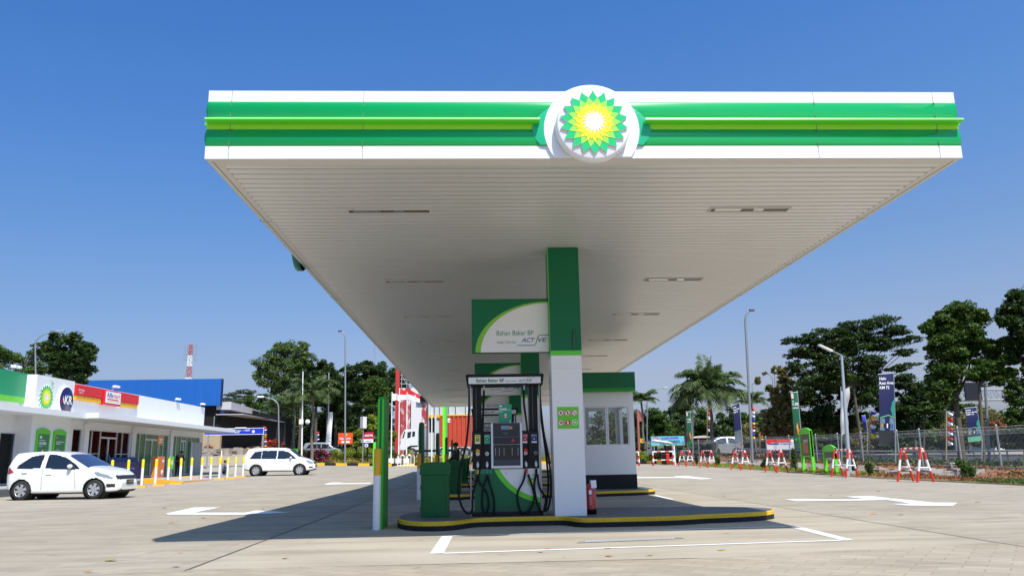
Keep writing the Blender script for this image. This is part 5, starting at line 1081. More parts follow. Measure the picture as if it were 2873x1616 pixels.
tree('lone bunch of brown leaves on a thin stem left of the teak tree', 71, [(2126, 1068, 9, 11), (2145, 1048, 6, 4)], 'teak', 160, .4, name='sapling', trunk_px=2118, trunk_r=.04)
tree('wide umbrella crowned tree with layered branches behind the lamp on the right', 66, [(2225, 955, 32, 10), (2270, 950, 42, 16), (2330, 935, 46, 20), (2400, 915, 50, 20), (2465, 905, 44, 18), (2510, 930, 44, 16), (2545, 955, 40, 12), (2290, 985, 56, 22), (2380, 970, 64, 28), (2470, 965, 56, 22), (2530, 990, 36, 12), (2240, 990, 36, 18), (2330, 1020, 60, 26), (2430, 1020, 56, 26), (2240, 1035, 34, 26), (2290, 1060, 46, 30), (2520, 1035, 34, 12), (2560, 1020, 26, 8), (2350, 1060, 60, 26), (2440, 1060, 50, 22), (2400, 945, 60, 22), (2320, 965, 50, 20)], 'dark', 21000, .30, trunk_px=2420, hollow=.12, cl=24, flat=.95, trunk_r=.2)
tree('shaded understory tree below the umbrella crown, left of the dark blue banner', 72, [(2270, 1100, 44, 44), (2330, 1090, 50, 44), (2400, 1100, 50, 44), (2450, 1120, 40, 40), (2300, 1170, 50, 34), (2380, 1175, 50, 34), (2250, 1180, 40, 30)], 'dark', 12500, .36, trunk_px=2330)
tree('understory tree right of the dark blue banner', 72, [(2545, 1080, 40, 30), (2590, 1110, 44, 36), (2540, 1140, 44, 40), (2600, 1170, 40, 36), (2550, 1190, 40, 30)], 'dark', 7600, .36, trunk_px=2570)
tree('tall dense dark tree with a sunlit top near the right edge', 52, [(2700, 880, 46, 36), (2745, 905, 34, 38), (2650, 905, 40, 34), (2610, 920, 32, 26), (2690, 945, 56, 44), (2640, 975, 46, 38), (2735, 955, 32, 34), (2700, 1000, 50, 36), (2660, 1040, 56, 40), (2640, 1090, 44, 40)], 'mid', 17000, .34, trunk_px=2700, trunk_r=.3, hollow=.2)
tree('lower right limb tree with bright leaf edges beside the dense tree', 51, [(2785, 970, 34, 26), (2800, 1005, 34, 28), (2770, 1035, 40, 30), (2815, 1045, 28, 26), (2745, 1050, 34, 24), (2790, 1070, 28, 16)], 'mid', 6800, .34, trunk_px=2760, trunk_r=.16)
tree('dark tree cut by the right edge of the view', 50, [(2850, 850, 40, 34), (2870, 895, 44, 40), (2835, 900, 34, 40), (2868, 950, 44, 40), (2880, 1000, 40, 40), (2900, 860, 50, 60)], 'dark', 9500, .34, trunk_px=2960, trunk_r=.28)
tree('bushy tree low on the right edge behind the fence', 56, [(2860, 1060, 28, 30), (2845, 1100, 24, 34), (2868, 1140, 34, 40), (2850, 1180, 30, 34), (2872, 1210, 40, 36)], 'mid', 5600, .30, trunk_px=2880)
tree('low spreading bright green tree under the dense tree', 62, [(2620, 1135, 40, 14), (2660, 1130, 40, 14), (2600, 1150, 34, 12), (2700, 1145, 34, 12)], 'mid', 3000, .28, trunk_px=2590, trunk_r=.12, flat=.5)
tree('shaded tree in front of the toll gantry legs', 78, [(2740, 1170, 34, 40), (2790, 1180, 34, 30), (2700, 1190, 40, 36), (2650, 1200, 34, 30)], 'teak', 3400, .34, trunk_px=2720)
tree('rusty leaved shrub beside the toll road sign', 60, [(2790, 1195, 20, 12), (2770, 1205, 16, 12), (2810, 1185, 16, 8)], 'rust', 700, .3, trunk_px=2790, name='shrub', cat='shrub', trunk_r=.05)
for k, (ox, lab) in enumerate([(2230, 'far row tree behind the teak tree'), (2300, 'far row tree behind the green blade banner'), (2380, 'far row tree left of the dark blue banner'), (2470, 'far row tree behind the dark blue banner'), (2560, 'far row tree right of the dark blue banner'), (2640, 'far row tree under the dense tree'), (2720, 'far row tree behind the second blue banner'), (2800, 'far row tree right of the second blue banner'), (2880, 'far row tree at the right edge'), (1750, 'far row tree behind the kiosk'), (1700, 'far row tree seen through the kiosk window')]):
    tree(lab, 112+(k % 3)*5, [(ox, 1200+(k % 2)*6, 50, 52), (ox-24, 1232, 46, 38), (ox+24, 1228, 46, 38), (ox, 1255, 50, 24)], 'dark' if k % 3 else 'mid', 3600, .5, trunk_px=ox, group='far row of trees across the toll road')
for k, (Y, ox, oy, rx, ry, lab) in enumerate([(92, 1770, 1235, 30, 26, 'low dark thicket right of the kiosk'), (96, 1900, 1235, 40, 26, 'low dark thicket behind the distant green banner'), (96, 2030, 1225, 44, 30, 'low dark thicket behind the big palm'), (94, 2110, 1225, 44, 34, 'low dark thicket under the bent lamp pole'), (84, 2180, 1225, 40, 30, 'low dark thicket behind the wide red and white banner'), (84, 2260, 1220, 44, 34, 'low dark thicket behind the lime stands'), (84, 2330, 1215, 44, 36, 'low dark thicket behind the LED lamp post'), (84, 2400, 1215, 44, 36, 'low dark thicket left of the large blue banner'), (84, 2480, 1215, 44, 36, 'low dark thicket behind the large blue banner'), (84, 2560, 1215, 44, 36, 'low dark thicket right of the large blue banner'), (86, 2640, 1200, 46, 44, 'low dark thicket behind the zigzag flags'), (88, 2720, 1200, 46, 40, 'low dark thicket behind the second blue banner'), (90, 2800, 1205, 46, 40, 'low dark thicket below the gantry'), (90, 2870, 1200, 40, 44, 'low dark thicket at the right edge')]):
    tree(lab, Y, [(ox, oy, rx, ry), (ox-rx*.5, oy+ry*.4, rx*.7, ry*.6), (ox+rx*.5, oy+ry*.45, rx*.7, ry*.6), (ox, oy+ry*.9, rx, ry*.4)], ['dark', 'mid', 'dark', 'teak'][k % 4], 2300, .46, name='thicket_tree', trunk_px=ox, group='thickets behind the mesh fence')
# ================================================================ SHRUBS, GRASS, BEDS
def shrub(lab, ox, Y, wpx, hpx, style, n, leaf, name='shrub', group='shrubs in the planting beds', zoff=0, flower=None):
    g_ = GX(ox, Y); k = Y/FPX; w_, h_ = wpx*k/2, hpx*k; t = T(name, lab, 'shrub', group, (g_.x, Y, g_.z+zoff)); q = RNG.normal(size=(n, 3)); q /= np.linalg.norm(q, axis=1)[:, None]; q *= (RNG.random(n)**.4)[:, None]; nc = 7; cc = RNG.normal(size=(nc, 3))*.38; pk = RNG.integers(0, nc, n); q = q*.62+cc[pk]; q = q*np.array([w_, w_*.8, h_*.5])+np.array([0, 0, h_*.52]); q[:, 2] = np.abs(q[:, 2])
    leafmesh('leaves', q, leaf, LM[style], t)
    if flower: f = q[:n//3]*np.array([1.08, 1.08, 1.05])+np.array([0, -w_*.2, h_*.06]); leafmesh('blossom', f, leaf*.9, LM[flower], t)
    b = MB()
    for j in range(4): b.tube([(0, 0, -.05), (cc[j][0]*w_*.6, cc[j][1]*w_*.6, h_*.55)], [.03, .012], TREEB, 5)
    b.build('stem', t); return t
shrub('big red bougainvillea behind the people carrier', 765, 87, 56, 40, 'mid', 1500, .26, flower='red')
shrub('smaller red bougainvillea right of the big one', 792, 88, 30, 26, 'mid', 700, .24, flower='red')
shrub('magenta bougainvillea at the foot of the royal palm', 900, 86, 44, 40, 'mid', 1300, .24, flower='pink')
shrub('magenta bougainvillea beside the tall white pole', 872, 87, 30, 34, 'mid', 800, .24, flower='pink')
shrub('salmon pink shrub at the corner of the shop building', 582, 78, 26, 26, 'mid', 800, .22, flower='orange')
for k, (ox, w_, lab) in enumerate([(845, 40, 'yellow green hedge behind the people carrier bonnet'), (950, 46, 'yellow green hedge behind the white banner'), (985, 44, 'yellow green hedge left of the orange sign post'), (1010, 40, 'yellow green hedge right of the orange sign'), (1045, 40, 'yellow green hedge by the round sign'), (1095, 44, 'yellow green hedge behind the flagpole bases'), (1140, 36, 'yellow green hedge in front of the truck')]):
    shrub(lab, ox, 89, w_, 26, 'lime', 1300, .16, name='hedge_bush', group='yellow green hedge bushes in the traffic bed')
for k, (ox, w_, lab) in enumerate([(1795, 60, 'yellow green hedge right of the kiosk'), (1840, 50, 'low yellow green hedge before the blue banner'), (1870, 44, 'dark prickly shrub at the end of the traffic bed')]):
    shrub(lab, ox, 84, w_, 24, 'lime' if k < 2 else 'dark', 1400, .18, name='hedge_bush', group='hedge bushes by the right traffic bed')
shrub('large green shrub left of the silver car', 1992, 84, 60, 44, 'mid', 1600, .24); shrub('orange flowered low hedge behind the silver car', 2055, 92, 70, 18, 'mid', 900, .22, flower='rust'); shrub('orange flowered hedge under the dark blue distant banner', 2110, 92, 60, 18, 'mid', 900, .22, flower='rust')
for ox, oyb, w_, h_, st, lab, xx in ((2440, 1345, 26, 44, 'light', 'slim light green conifer shrub between the two right barriers', 17.35), (2714, 1340, 36, 48, 'mid', 'rounded green shrub by the fence post on the right', 17.6), (2233, 1318, 22, 56, 'mid', 'slim green shrub left of the tall lime kiosk board', 17.6), (2143, 1312, 16, 26, 'dark', 'round dark shrub between the third and fourth barriers', 17.3), (2012, 1300, 16, 36, 'mid', 'narrow shrub right of the second farthest barrier', 17.3), (1955, 1300, 12, 20, 'dark', 'tiny dark shrub beside the farthest barriers', 17.2), (1907, 1296, 20, 34, 'mid', 'leafy shrub by the fence start', 17.2), (2395, 1320, 14, 36, 'dark', 'dark shrub behind the lamp base on the right', 17.9)):
    p = PXx(ox, oyb, xx); Y = p.y; t = shrub(lab, ox, Y, w_, h_, st, 1200, .09, group='small shrubs along the right verge')
    t.location = (xx, Y, gz(xx, Y)+.08)
shrub('pale long leaved bush behind the fence on the right', 2608, 41, 56, 40, 'pale', 900, .16, zoff=-.1); shrub('leafy shrub behind the fence at far right', 2745, 40, 60, 44, 'dark', 900, .2, zoff=-.2); shrub('small pale bush behind the fence near the right edge', 2775, 38, 60, 20, 'pale', 500, .12)
def scatter(name, n, reg, size, style, lab, h=.12, dens=None):
    x0, x1, y0, y1 = reg; x = x0+(x1-x0)*RNG.random(n); y = y0+(y1-y0)*RNG.random(n)
    z = np.array([gz(a, c) for a, c in zip(x, y)])+.06+h*RNG.random(n); o = leafmesh(name, np.stack([x, y, z], 1), size, LM[style], None, up=-.3, narrow=.3); tag(o, lab, None, None, 'stuff'); return o
scatter('grass', 5200, (17.0, 18.4, 18, 27.5), .13, 'light', 'short sunlit grass on the verge at the right edge', .08)
scatter('ground_cover', 3800, (16.95, 18.6, 36, 62), .13, 'lime', 'yellow green ground cover along the verge', .12)
scatter('dry_ground_cover', 2600, (16.95, 18.4, 26, 44), .12, 'rust', 'brown red low plants along the verge edge', .10)
ROCKA = M('rock_pink', (.36, .24, .19), .85, var=.25, scale=5); ROCKB = M('rock_grey', (.33, .30, .27), .85, var=.2, scale=5)
b = MB()                                                       # rubble behind the verge
for i in range(420):
    x, y = 18.6+random.random()*2.8, 33+random.random()**1.3*34; s = random.uniform(.06, .30)*(1 if i % 4 else 1.6); z = gz(x, y)+.03+random.random()*.12
    vs = [(x+s*random.uniform(.6, 1)*cx_, y+s*random.uniform(.6, 1)*cy_, z+s*.6*random.uniform(.6, 1)*cz_) for cx_ in (-1, 1) for cy_ in (-1, 1) for cz_ in (-1, 1)]
    b.add(vs, [(0,1,3,2), (4,6,7,5), (0,4,5,1), (2,3,7,6), (0,2,6,4), (1,5,7,3)], ROCKA if i % 2 else ROCKB)
tag(b.build('rubble'), 'broken pink and grey rubble banked behind the verge', None, None, 'stuff')

def scatter2(name, n, reg, size, style, lab, h=.12):
    x0, x1, y0, y1 = reg; x = x0+(x1-x0)*RNG.random(n); y = y0+(y1-y0)*RNG.random(n); z = np.array([gz(a, c) for a, c in zip(x, y)])+.10+h*RNG.random(n)**2; o = leafmesh(name, np.stack([x, y, z], 1), size, LM[style], None, up=-.3, narrow=.4); tag(o, lab, None, None, 'stuff')
scatter2('bed_grass', 5000, (-17.3, 8, 84.3, 89.3), .22, 'lime', 'sparse yellow green grass in the planting bed behind the kerb', .25)
scatter2('dry_bed_plants', 3500, (-17.3, 8, 84.3, 88.5), .24, 'rust', 'dry brown plants in the planting bed', .2)

def scatter3(name, n, reg, size, style, lab, h=.12):
    x0, x1, y0, y1 = reg; x = x0+(x1-x0)*RNG.random(n); y = y0+(y1-y0)*RNG.random(n); k = np.sin(x*2.3)+np.sin(y*1.7)+RNG.normal(size=n)*.6; x, y = x[k > 0], y[k > 0]; z = np.array([vz(a, c) for a, c in zip(x, y)])+.03+h*RNG.random(len(x))**2; o = leafmesh(name, np.stack([x, y, z], 1), size, LM[style], None, up=-.3, narrow=.4); tag(o, lab, None, None, 'stuff')
scatter3('undergrowth', 9000, (22.6, 31, 24, 78), .22, 'dark', 'patchy dark undergrowth just behind the mesh fence', .35)
scatter3('weeds', 5000, (19.9, 24, 20, 60), .14, 'rust', 'dry reddish weeds on the soil bank by the fence', .14)
scatter3('green_weeds', 3500, (20, 26, 22, 60), .15, 'mid', 'green weeds scattered on the soil bank', .18)
# ================================================================ KERBS AND TRAFFIC BEDS
def kerbline(pts, name, lab, seg=1.15, h=.2, wd=.22):
    b = MB(); d = 0; k = 0
    for (a, c) in zip(pts, pts[1:]):
        a = Vector(a); c = Vector(c); L_ = (c-a).length; n = max(1, round(L_/seg)); t = (c-a).normalized(); nn = Vector((-t.y, t.x))*wd
        for i in range(n):
            p, q = a.lerp(c, i/n), a.lerp(c, (i+1)/n); z0, z1 = gz(p.x, p.y)+.0, gz(q.x, q.y)+.0; m_ = KYL2 if k % 2 else KBLK; k += 1
            vs = [(p.x, p.y, z0-.1), (q.x, q.y, z1-.1), (q.x+nn.x, q.y+nn.y, z1-.1), (p.x+nn.x, p.y+nn.y, z0-.1), (p.x, p.y, z0+h), (q.x, q.y, z1+h), (q.x+nn.x, q.y+nn.y, z1+h), (p.x+nn.x, p.y+nn.y, z0+h)]
            b.add(vs, [(4,5,6,7), (0,1,5,4), (1,2,6,5), (2,3,7,6), (3,0,4,7)], m_)
    return tag(b.build(name), lab, 'kerb')
KYL2 = M('kerb_orange', (.80, .44, .01), .6, var=.1)
kerbline([(-34, 84.0), (-9, 83.9), (1.5, 83.6), (8, 83.5)], 'striped_kerb', 'yellow and black striped kerb along the traffic bed behind the people carrier', h=.26)
kerbline([(-17.4, 89.5), (-4, 89.5)], 'striped_kerb', 'second yellow and black kerb at the back of the planting bed', h=.26)
kerbline([(12.2, 74.2), (15.2, 73.6), (16.4, 68.5)], 'striped_kerb', 'yellow and black kerb corner right of the kiosk', h=.28)
b = MB(); b.box(-8.6, 1.2, 82.7, 83.5, .4, .56, KYL2); tag(b.build('low_kerb'), 'low orange kerb strip in front of the flagpoles', 'kerb')
struct(grid_sheet([-17.5, -12, -6, 0, 6, 8], [84.1, 85, 86, 87, 88, 89.4], lambda x, y: gz(x, y)+.09, VERG, 'soil_bed')); struct(grid_sheet([12.4, 16, 22, 27], [75.5, 80, 84, 90], lambda x, y: gz(x, y)+.10, VERG, 'verge_bed'))
# ================================================================ BLUE STORE
BLUE = M('blue_cladding', (.009, .11, .42), .45, var=.14, scale=2, streak=True); BLUED = M('navy_cladding', (.006, .02, .11), .5); BEIGE = M('beige_wall', (.42, .32, .20), .8, var=.1, scale=1); ROOFG = M('pale_roof', (.50, .48, .50), .6, var=.08); STONE = M('stone_wall', (.33, .28, .23), .85, var=.4, scale=3, bump=.6, bscale=6); DKW = M('dark_wall', (.014, .013, .013), .7, var=.2, spec=.2)
t = T('store_building', 'large store with bright blue metal fascia and long low dark verandah behind the shops', 'building'); Yb = 78.0
def at(ox, oy, Y): p = PX(ox, oy, Y); return p
c0 = at(622, 1062, Yb); zt, zb_ = c0.z, at(622, 1137, Yb).z; xr = c0.x; zg = gz(xr, Yb)-.2
b = MB(); x = -52.0; xl = -48.5
while x < xr: b.box(x, min(xr, x+.30), Yb, Yb+.06, zb_, zt, BLUE); b.box(x+.30, min(xr, x+.34), Yb+.012, Yb+.06, zb_, zt, BLUE) if x+.34 < xr else None; x += .34
b.box(-52, xr, Yb+.06, Yb+.5, zb_+.01, zt-.01, BLUED); b.box(xr+.001, xr+.05, Yb, Yb+.5, zb_, zt, BLUED); b.build('blue_fascia', t)
e1 = at(765, 1174, 108); dirx = (e1.x-xr)/(108-Yb)
def wv(s, off): return (xr+dirx*s+off, Yb+.5+s)
b = MB()
def wall(s0, s1, off, z0, z1, m_, th=.3, zz=None):
    (xa, ya), (xb, yb) = wv(s0, off), wv(s1, off); za, zb2 = (z0, z0) if zz is None else zz; ta, tb = (z1 if isinstance(z1, tuple) else (z1, z1))
    vs = [(xa, ya, za), (xb, yb, zb2), (xb-th, yb, zb2), (xa-th, ya, za), (xa, ya, ta), (xb, yb, tb), (xb-th, yb, tb), (xa-th, ya, ta)]
    b.add(vs, [(0,1,5,4), (4,5,6,7), (2,3,7,6), (0,3,2,1), (0,4,7,3), (1,2,6,5)], m_)
ze = at(622, 1148, Yb).z; ze2 = at(760, 1177, 108).z; zc_, zc2 = at(640, 1163, Yb).z, at(765, 1188, 108).z
wall(0, 30, -.2, 1.4, (ze-.3, ze2-.3), DKW); zr1, zr2 = at(622, 1126, Yb).z, at(765, 1170, 108).z; wall(0, 30, .9, 0, (zr1, zr2), ROOFG, 1.4, (ze, ze2)); wall(0, 30, .2, 0, (ze-.02, ze2-.02), BLUED, .3, (zc_+.1, zc2+.1))
b.build('wall', t); b = MB(); wall(-.5, 30.5, 2.2, 0, (zc_+.07, zc2+.05), ROOFG, 2.6, (zc_, zc2)); b.build('verandah_roof', t)
b = MB(); zs = at(600, 1255, Yb).z; wall(0, 13, .0, 1.2, (at(600, 1210, Yb).z, at(660, 1215, 92).z), BEIGE, .2)
for s in (0, 5.5, 13): wall(s, s+.25, .12, 1.2, (at(600, 1210, Yb).z+.1,)*2, M('brown_post', (.10, .06, .05), .6), .14)
b.build('beige_panel', t); b = MB()
for k in range(9): s = 13.6+k*1.25; wall(s, s+.16, .1, 1.2, (at(690, 1209, 94).z,)*2, M('door_post_grey', (.28, .30, .34), .5), .1); wall(s+.17, s+1.24, .04, 1.2, (at(690, 1209, 94).z,)*2, DGLASS, .1)
b.build('glass_doors', t); b = MB()
b.box(-50, xr-.0, Yb+.6, Yb+30, 1.2, zb_+.2, DKW); b.build('front_wall', t); b = MB()
for k in range(7): xx = xr-.6-1.1*k; b.box(xx-.06, xx, Yb+.45, Yb+.58, 1.3, zc_-.1, STEEL)
b.box(xr-8, xr+.2, Yb-.1, Yb+.4, 1.2, at(600, 1212, Yb).z, BEIGE); b.box(xr-3.2, xr-3.0, Yb-.14, Yb-.105, 1.2, at(600, 1212, Yb).z, M('brown_post', (.1, .06, .05)))
b.build('front_panel', t)
b = MB(); SM = [M('stone_'+n_, c_, .85, var=.3, scale=3) for n_, c_ in (('tan', (.34, .28, .21)), ('grey', (.27, .25, .23)), ('brown', (.22, .16, .12)), ('pale', (.42, .38, .32)))]
for k in range(620):
    s = -9+random.random()*30; xx, yy = wv(s, 1.4) if s > 0 else (xr+1.4+s*.9, Yb-.6+s*.02); q = random.uniform(.10, .26); zz = 1.0+random.random()*(zs-1.1); b.cbox(xx-q, xx+q, yy-.2, yy+.4, zz-q*.5, zz+q*.5, random.choice(SM), .04)
for k in range(22):
    s = -8+k*1.4; xx, yy = wv(s, 1.4) if s > 0 else (xr+1.4+s*.9, Yb-.6+s*.02); b.box(xx-.7, xx+.75, yy+.05, yy+.9, .4, zs-.1, STONE)
tag(b.build('stone_wall'), 'low rough stone retaining wall under the beige store wall', 'wall')
b = MB(); p = at(622, 1263, 76); b.box(p.x-.05, p.x+.05, 76, 76.1, gz(p.x, 76), max(p.z, gz(p.x, 76)+.35), PWHITE); tag(b.build('marker_post'), 'short white marker post before the stone wall', 'post')
# blue gantry banner with lettering
t = T('blue_banner', 'long blue banner sign with white lettering and a strip lamp behind the shop awning', 'sign'); Yg = 68; a, c = at(575, 1202, Yg), at(740, 1218, Yg); SB = M('banner_blue', (.012, .03, .50), .45)
b = MB(); b.box(a.x, c.x, Yg, Yg+.2, c.z, a.z, SB)
for z0, z1 in ((a.z-.04, a.z), (c.z, c.z+.04)): b.box(a.x, c.x, Yg-.01, Yg-.001, z0, z1, TXTW)
b.box(c.x-.04, c.x, Yg-.012, Yg-.001, c.z+.041, a.z-.041, TXTW); F_ = front(Yg-.01); p = at(659, 1209, Yg); b.text('MASJID - TOILET', F_, p.x, p.z, .13, TXTW, w=1.25, bold=.03); p = at(659, 1215, Yg); b.text('ATM', F_, p.x, p.z, .12, TXTW, w=.36, bold=.03); p = at(711, 1210, Yg); b.disc((p.x, Yg-.012, p.z), .12, TXTW, n=20); b.build('panel', t)
b = MB(); p = at(660, 1200.5, Yg); q = at(691, 1200.5, Yg); b.cbox(p.x, q.x, Yg-.1, Yg+.1, p.z-.05, p.z+.05, PWHITE, .02); b.build('strip_lamp', t); b = MB(); b.tube([(c.x-.1, Yg+.1, gz(c.x, Yg)-.1), (c.x-.1, Yg+.1, a.z)], .06, STEEL); b.tube([(a.x+.3, Yg+.1, gz(a.x, Yg)-.1), (a.x+.3, Yg+.1, a.z)], .06, STEEL); b.build('post', t)
# lattice tower
t = T('radio_tower', 'tall slender red and white lattice mast far behind the blue store', 'tower', loc=(0, 0, 0)); Yt = 260; p = at(532, 1020, Yt); H = at(532, 966, Yt).z; cx = p.x; RW = M('mast_red', (.40, .10, .09), .6); b = MB()
for k in range(22):
    z0, z1 = H*k/22, H*(k+1)/22; w0, w1 = 2.9-(2.9-.75)*k/22, 2.9-(2.9-.75)*(k+1)/22; m_ = RW if (21-k)//2 % 2 == 0 else PWHITE
    for sx_, sy_ in ((-1, -1), (1, -1), (1, 1), (-1, 1)): b.tube([(cx+sx_*w0/2, Yt+sy_*w0/2, z0), (cx+sx_*w1/2, Yt+sy_*w1/2, z1)], .10, m_, 4)
    for sy_ in (-1, 1): b.tube([(cx-w0/2, Yt+sy_*w0/2, z0), (cx+w1/2, Yt+sy_*w1/2, z1)], .08, m_, 4); b.tube([(cx+w0/2, Yt+sy_*w0/2, z0), (cx-w1/2, Yt+sy_*w1/2, z1)], .08, m_, 4)
b.build('mast', t); b = MB()
for z in (H-.6, H-2.0, H-3.4, H-5.0): b.tube([(cx-2.0, Yt, z), (cx+2.0, Yt, z)], .1, STEEL, 4); [b.tube([(cx+s_, Yt, z-.5), (cx+s_, Yt, z+.6)], .12, STEEL, 4) for s_ in (-1.9, 1.9, -1.0, 1.0)]
b.build('antenna', t)
b = MB(); p = at(1051, 1010, 300); b.tube([(p.x, 300, 0), (p.x, 300, at(1051, 965, 300).z)], .16, STEEL, 5); tag(b.build('thin_mast'), 'hair thin far mast rising above the dark trees', 'mast')
# ================================================================ LAMPS
def lamp(lab, base, top_px, Y, style='curve', r=.09, arm=1.2, dirn=1, head=None, dbl=False, cat='street lamp'):
    g_ = GX(base, Y); tp = PX(*top_px, Y); t = T('street_lamp', lab, cat, 'lamp poles around the station', (g_.x, Y, g_.z-.05)); H = tp.z-g_.z; dx = tp.x-g_.x; b = MB()
    if style == 'curve':
        pts = [(0, 0, 0), (0, 0, H*.5), (0, 0, H-1.0)]+[(arm*dirn*(1-cos(a))*.9, 0, H-1.0+sin(a)*.9) for a in [radians(15*i) for i in range(1, 6)]]; pts.append((arm*dirn, 0, H)); pts = [(x+dx*(z/H)-(arm*dirn*(z/H)), y, z) for x, y, z in pts]
        b.tube(pts, [r*(1.3-.7*i/len(pts)) for i in range(len(pts))], LAMPP, 8); e = pts[-1]
        b.build('pole', t); b = MB(); hl = .55 if arm > .8 else .32; b.cbox(e[0]-.1 if dirn > 0 else e[0]-hl, e[0]+hl if dirn > 0 else e[0]+.1, -.14, .14, e[2]-.10, e[2]+.07, head or STEEL, .05); b.build('lamp_head', t)
    else:
        b.tube([(0, 0, 0), (dx*.0, 0, H)], [r*1.3, r*.8], LAMPP, 8); b.build('pole', t)
    return t
lamp('tall double curved street lamp behind the spreading tree at far left', 105, (160, 927), 60, dirn=1, arm=1.6, r=.045)
lamp('tall thin street lamp with a short drooping head left of the canopy', 968, (957, 927), 84, dirn=-1, arm=.45, r=.07, head=M('lamp_head_dark', (.08, .08, .08), .5))
lamp('street lamp with white head and curved arm over the store end', 783, (738, 1111), 80, dirn=-1, arm=1.5, r=.055, head=PWHITE)
lamp('very tall lamp pole right of the canopy with a dark round head', 2112, (2105, 868), 62, dirn=1, arm=.45, r=.085, head=M('lamp_head_dark', (.08, .08, .08), .5))
lamp('far street lamp with long arm behind the small palm', 1815, (1862, 1087), 95, dirn=1, arm=2.0, r=.06)
lamp('far street lamp beside the slim broad leaved tree', 1943, (1972, 1091), 95, dirn=1, arm=1.2, r=.06, head=PWHITE)
lamp('short far street lamp left of the small palm', 1830, (1790, 1127), 110, dirn=-1, arm=1.2, r=.06, head=PWHITE)
lamp('far street lamp peeking right of the big palm', 2165, (2150, 1046), 95, dirn=-1, arm=.8, r=.05)
# near grey blue lamp by the barriers on the right
P = GPq('a6', 1480, 1330); t = T('street_lamp', 'grey blue lamp post with a slim white LED head beside the red and white barriers', 'street lamp', 'lamp poles around the station', (17.05, 37.0, .05)); tp = PX(2361, 997, 37.0); a2 = PX(2297, 967, 37.0)
b = MB(); b.tube([(0, 0, 0), (tp.x-17.05, 0, tp.z-.05)], [.105, .055], M('post_blue_grey', (.36, .42, .46), .45, metal=.2), 12); b.box(-.2, .2, -.2, .2, -.05, .22, PLIN); b.build('pole', t)
b = MB(); d = Vector((a2.x-tp.x, 0, a2.z-tp.z)); b.tube([(tp.x-17.05, 0, tp.z-.05), (tp.x-17.05+d.x*.5, 0, tp.z-.05+d.z*.5)], .035, LAMPP, 8); b.build('arm', t)
b = MB(); s = Vector((tp.x-17.05, 0, tp.z-.05)); u = d.normalized(); n_ = Vector((-u.z, 0, u.x)); q = [s+d*.42+n_*-.03, s+d+n_*-.02, s+d+n_*.03, s+d*.42+n_*.05]; b.prism([(v.x, v.z) for v in q], -.12, .12, PWHITE, 'y'); b.build('lamp_head', t)
# ================================================================ FLAGPOLES, BILLBOARD, TRUCK
Yf = 85.3
def flagpole(ox, top, lab, flag=None):
    g_ = GX(ox, Yf); H = PX(ox, top, Yf).z-g_.z; t = T('flagpole', lab, 'flagpole', 'white flagpoles on block bases', (g_.x, Yf, g_.z)); b = MB(); b.cbox(-.3, .3, -.3, .3, -.1, .75 if flag != 0 else .1, PWHITE, .03); b.build('base', t); b = MB(); b.tube([(0, 0, .5 if flag != 0 else 0), (0, 0, H)], [.075, .045], PWHITE, 8); b.build('pole', t)
    if flag:
        W_, Hf, parts = flag; nx = 14
        for (v0, v1, m_) in parts:
            b = MB(); vs = []; 
            for i in range(nx+1):
                u = i/nx; yy = .22*sin(u*7)*u; dz = -.55*u*u*Hf-.05*sin(u*9)
                for v in (v0, v1): vs.append((.06+W_*u, yy, H-.15-Hf*v*(1-.25*u)+dz))
            b.add(vs, [(2*i, 2*i+2, 2*i+3, 2*i+1) for i in range(nx)], m_, True); b.build('flag', t)
    return t
FLW = M('flag_white', (.78, .78, .82), .7); FLR = M('flag_red', (.62, .02, .02), .7)
flagpole(1097, 1099, 'left flagpole flying a white flag', (.9, .75, [(0, 1, FLW)])); flagpole(1118, 1088, 'middle flagpole flying the red over white flag', (2.1, 1.1, [(0, .5, FLR), (.5, 1, FLW)])); flagpole(1140, 1100, 'third flagpole flying a pale lilac flag', (1.1, .55, [(0, 1, M('flag_lilac', (.55, .56, .72), .7))])); flagpole(1211, 1133, 'fourth grey white flagpole set apart, without a flag', 0)
t = T('billboard', 'big red and white painted billboard wall on a steel scaffold behind the flagpoles', 'billboard'); Yw = 104
m = bpy.data.materials.new('brush_red'); m.use_nodes = True; nn = m.node_tree; bb = nn.nodes['Principled BSDF']; tc = nn.nodes.new('ShaderNodeTexCoord'); mp = nn.nodes.new('ShaderNodeMapping'); mp.inputs['Scale'].default_value = (1.2, 1, .55); nz = nn.nodes.new('ShaderNodeTexNoise'); nz.inputs['Scale'].default_value = 1.7; nz.inputs['Detail'].default_value = 8; nz.inputs['Roughness'].default_value = .75
cr = nn.nodes.new('ShaderNodeValToRGB'); cr.color_ramp.elements[0].position = .50; cr.color_ramp.elements[0].color = (.40, .05, .05, 1); cr.color_ramp.elements[1].position = .60; cr.color_ramp.elements[1].color = (.75, .72, .72, 1); nn.links.new(tc.outputs['Object'], mp.inputs[0]); nn.links.new(mp.outputs[0], nz.inputs[0]); nn.links.new(nz.outputs[0], cr.inputs[0]); nn.links.new(cr.outputs[0], bb.inputs['Base Color'])
b = MB(); WB = M('billboard_white', (.72, .70, .70), .6); RB = M('billboard_red', (.48, .03, .03), .6)
def bd(x0, y0, x1, y1, m_, dy=0):
    a, c = PX(x0, y0, Yw), PX(x1, y1, Yw); b.box(a.x, c.x, Yw+dy, Yw+.2+dy, c.z, a.z, m_)
bd(1112, 1128, 1152, 1285, m); bd(1152, 1088, 1171, 1285, WB); bd(1122, 1088, 1152, 1127, m); bd(1171, 1128, 1183, 1285, WB, .02); bd(1183, 1128, 1197, 1200, m, .01); b.build('panel', t)
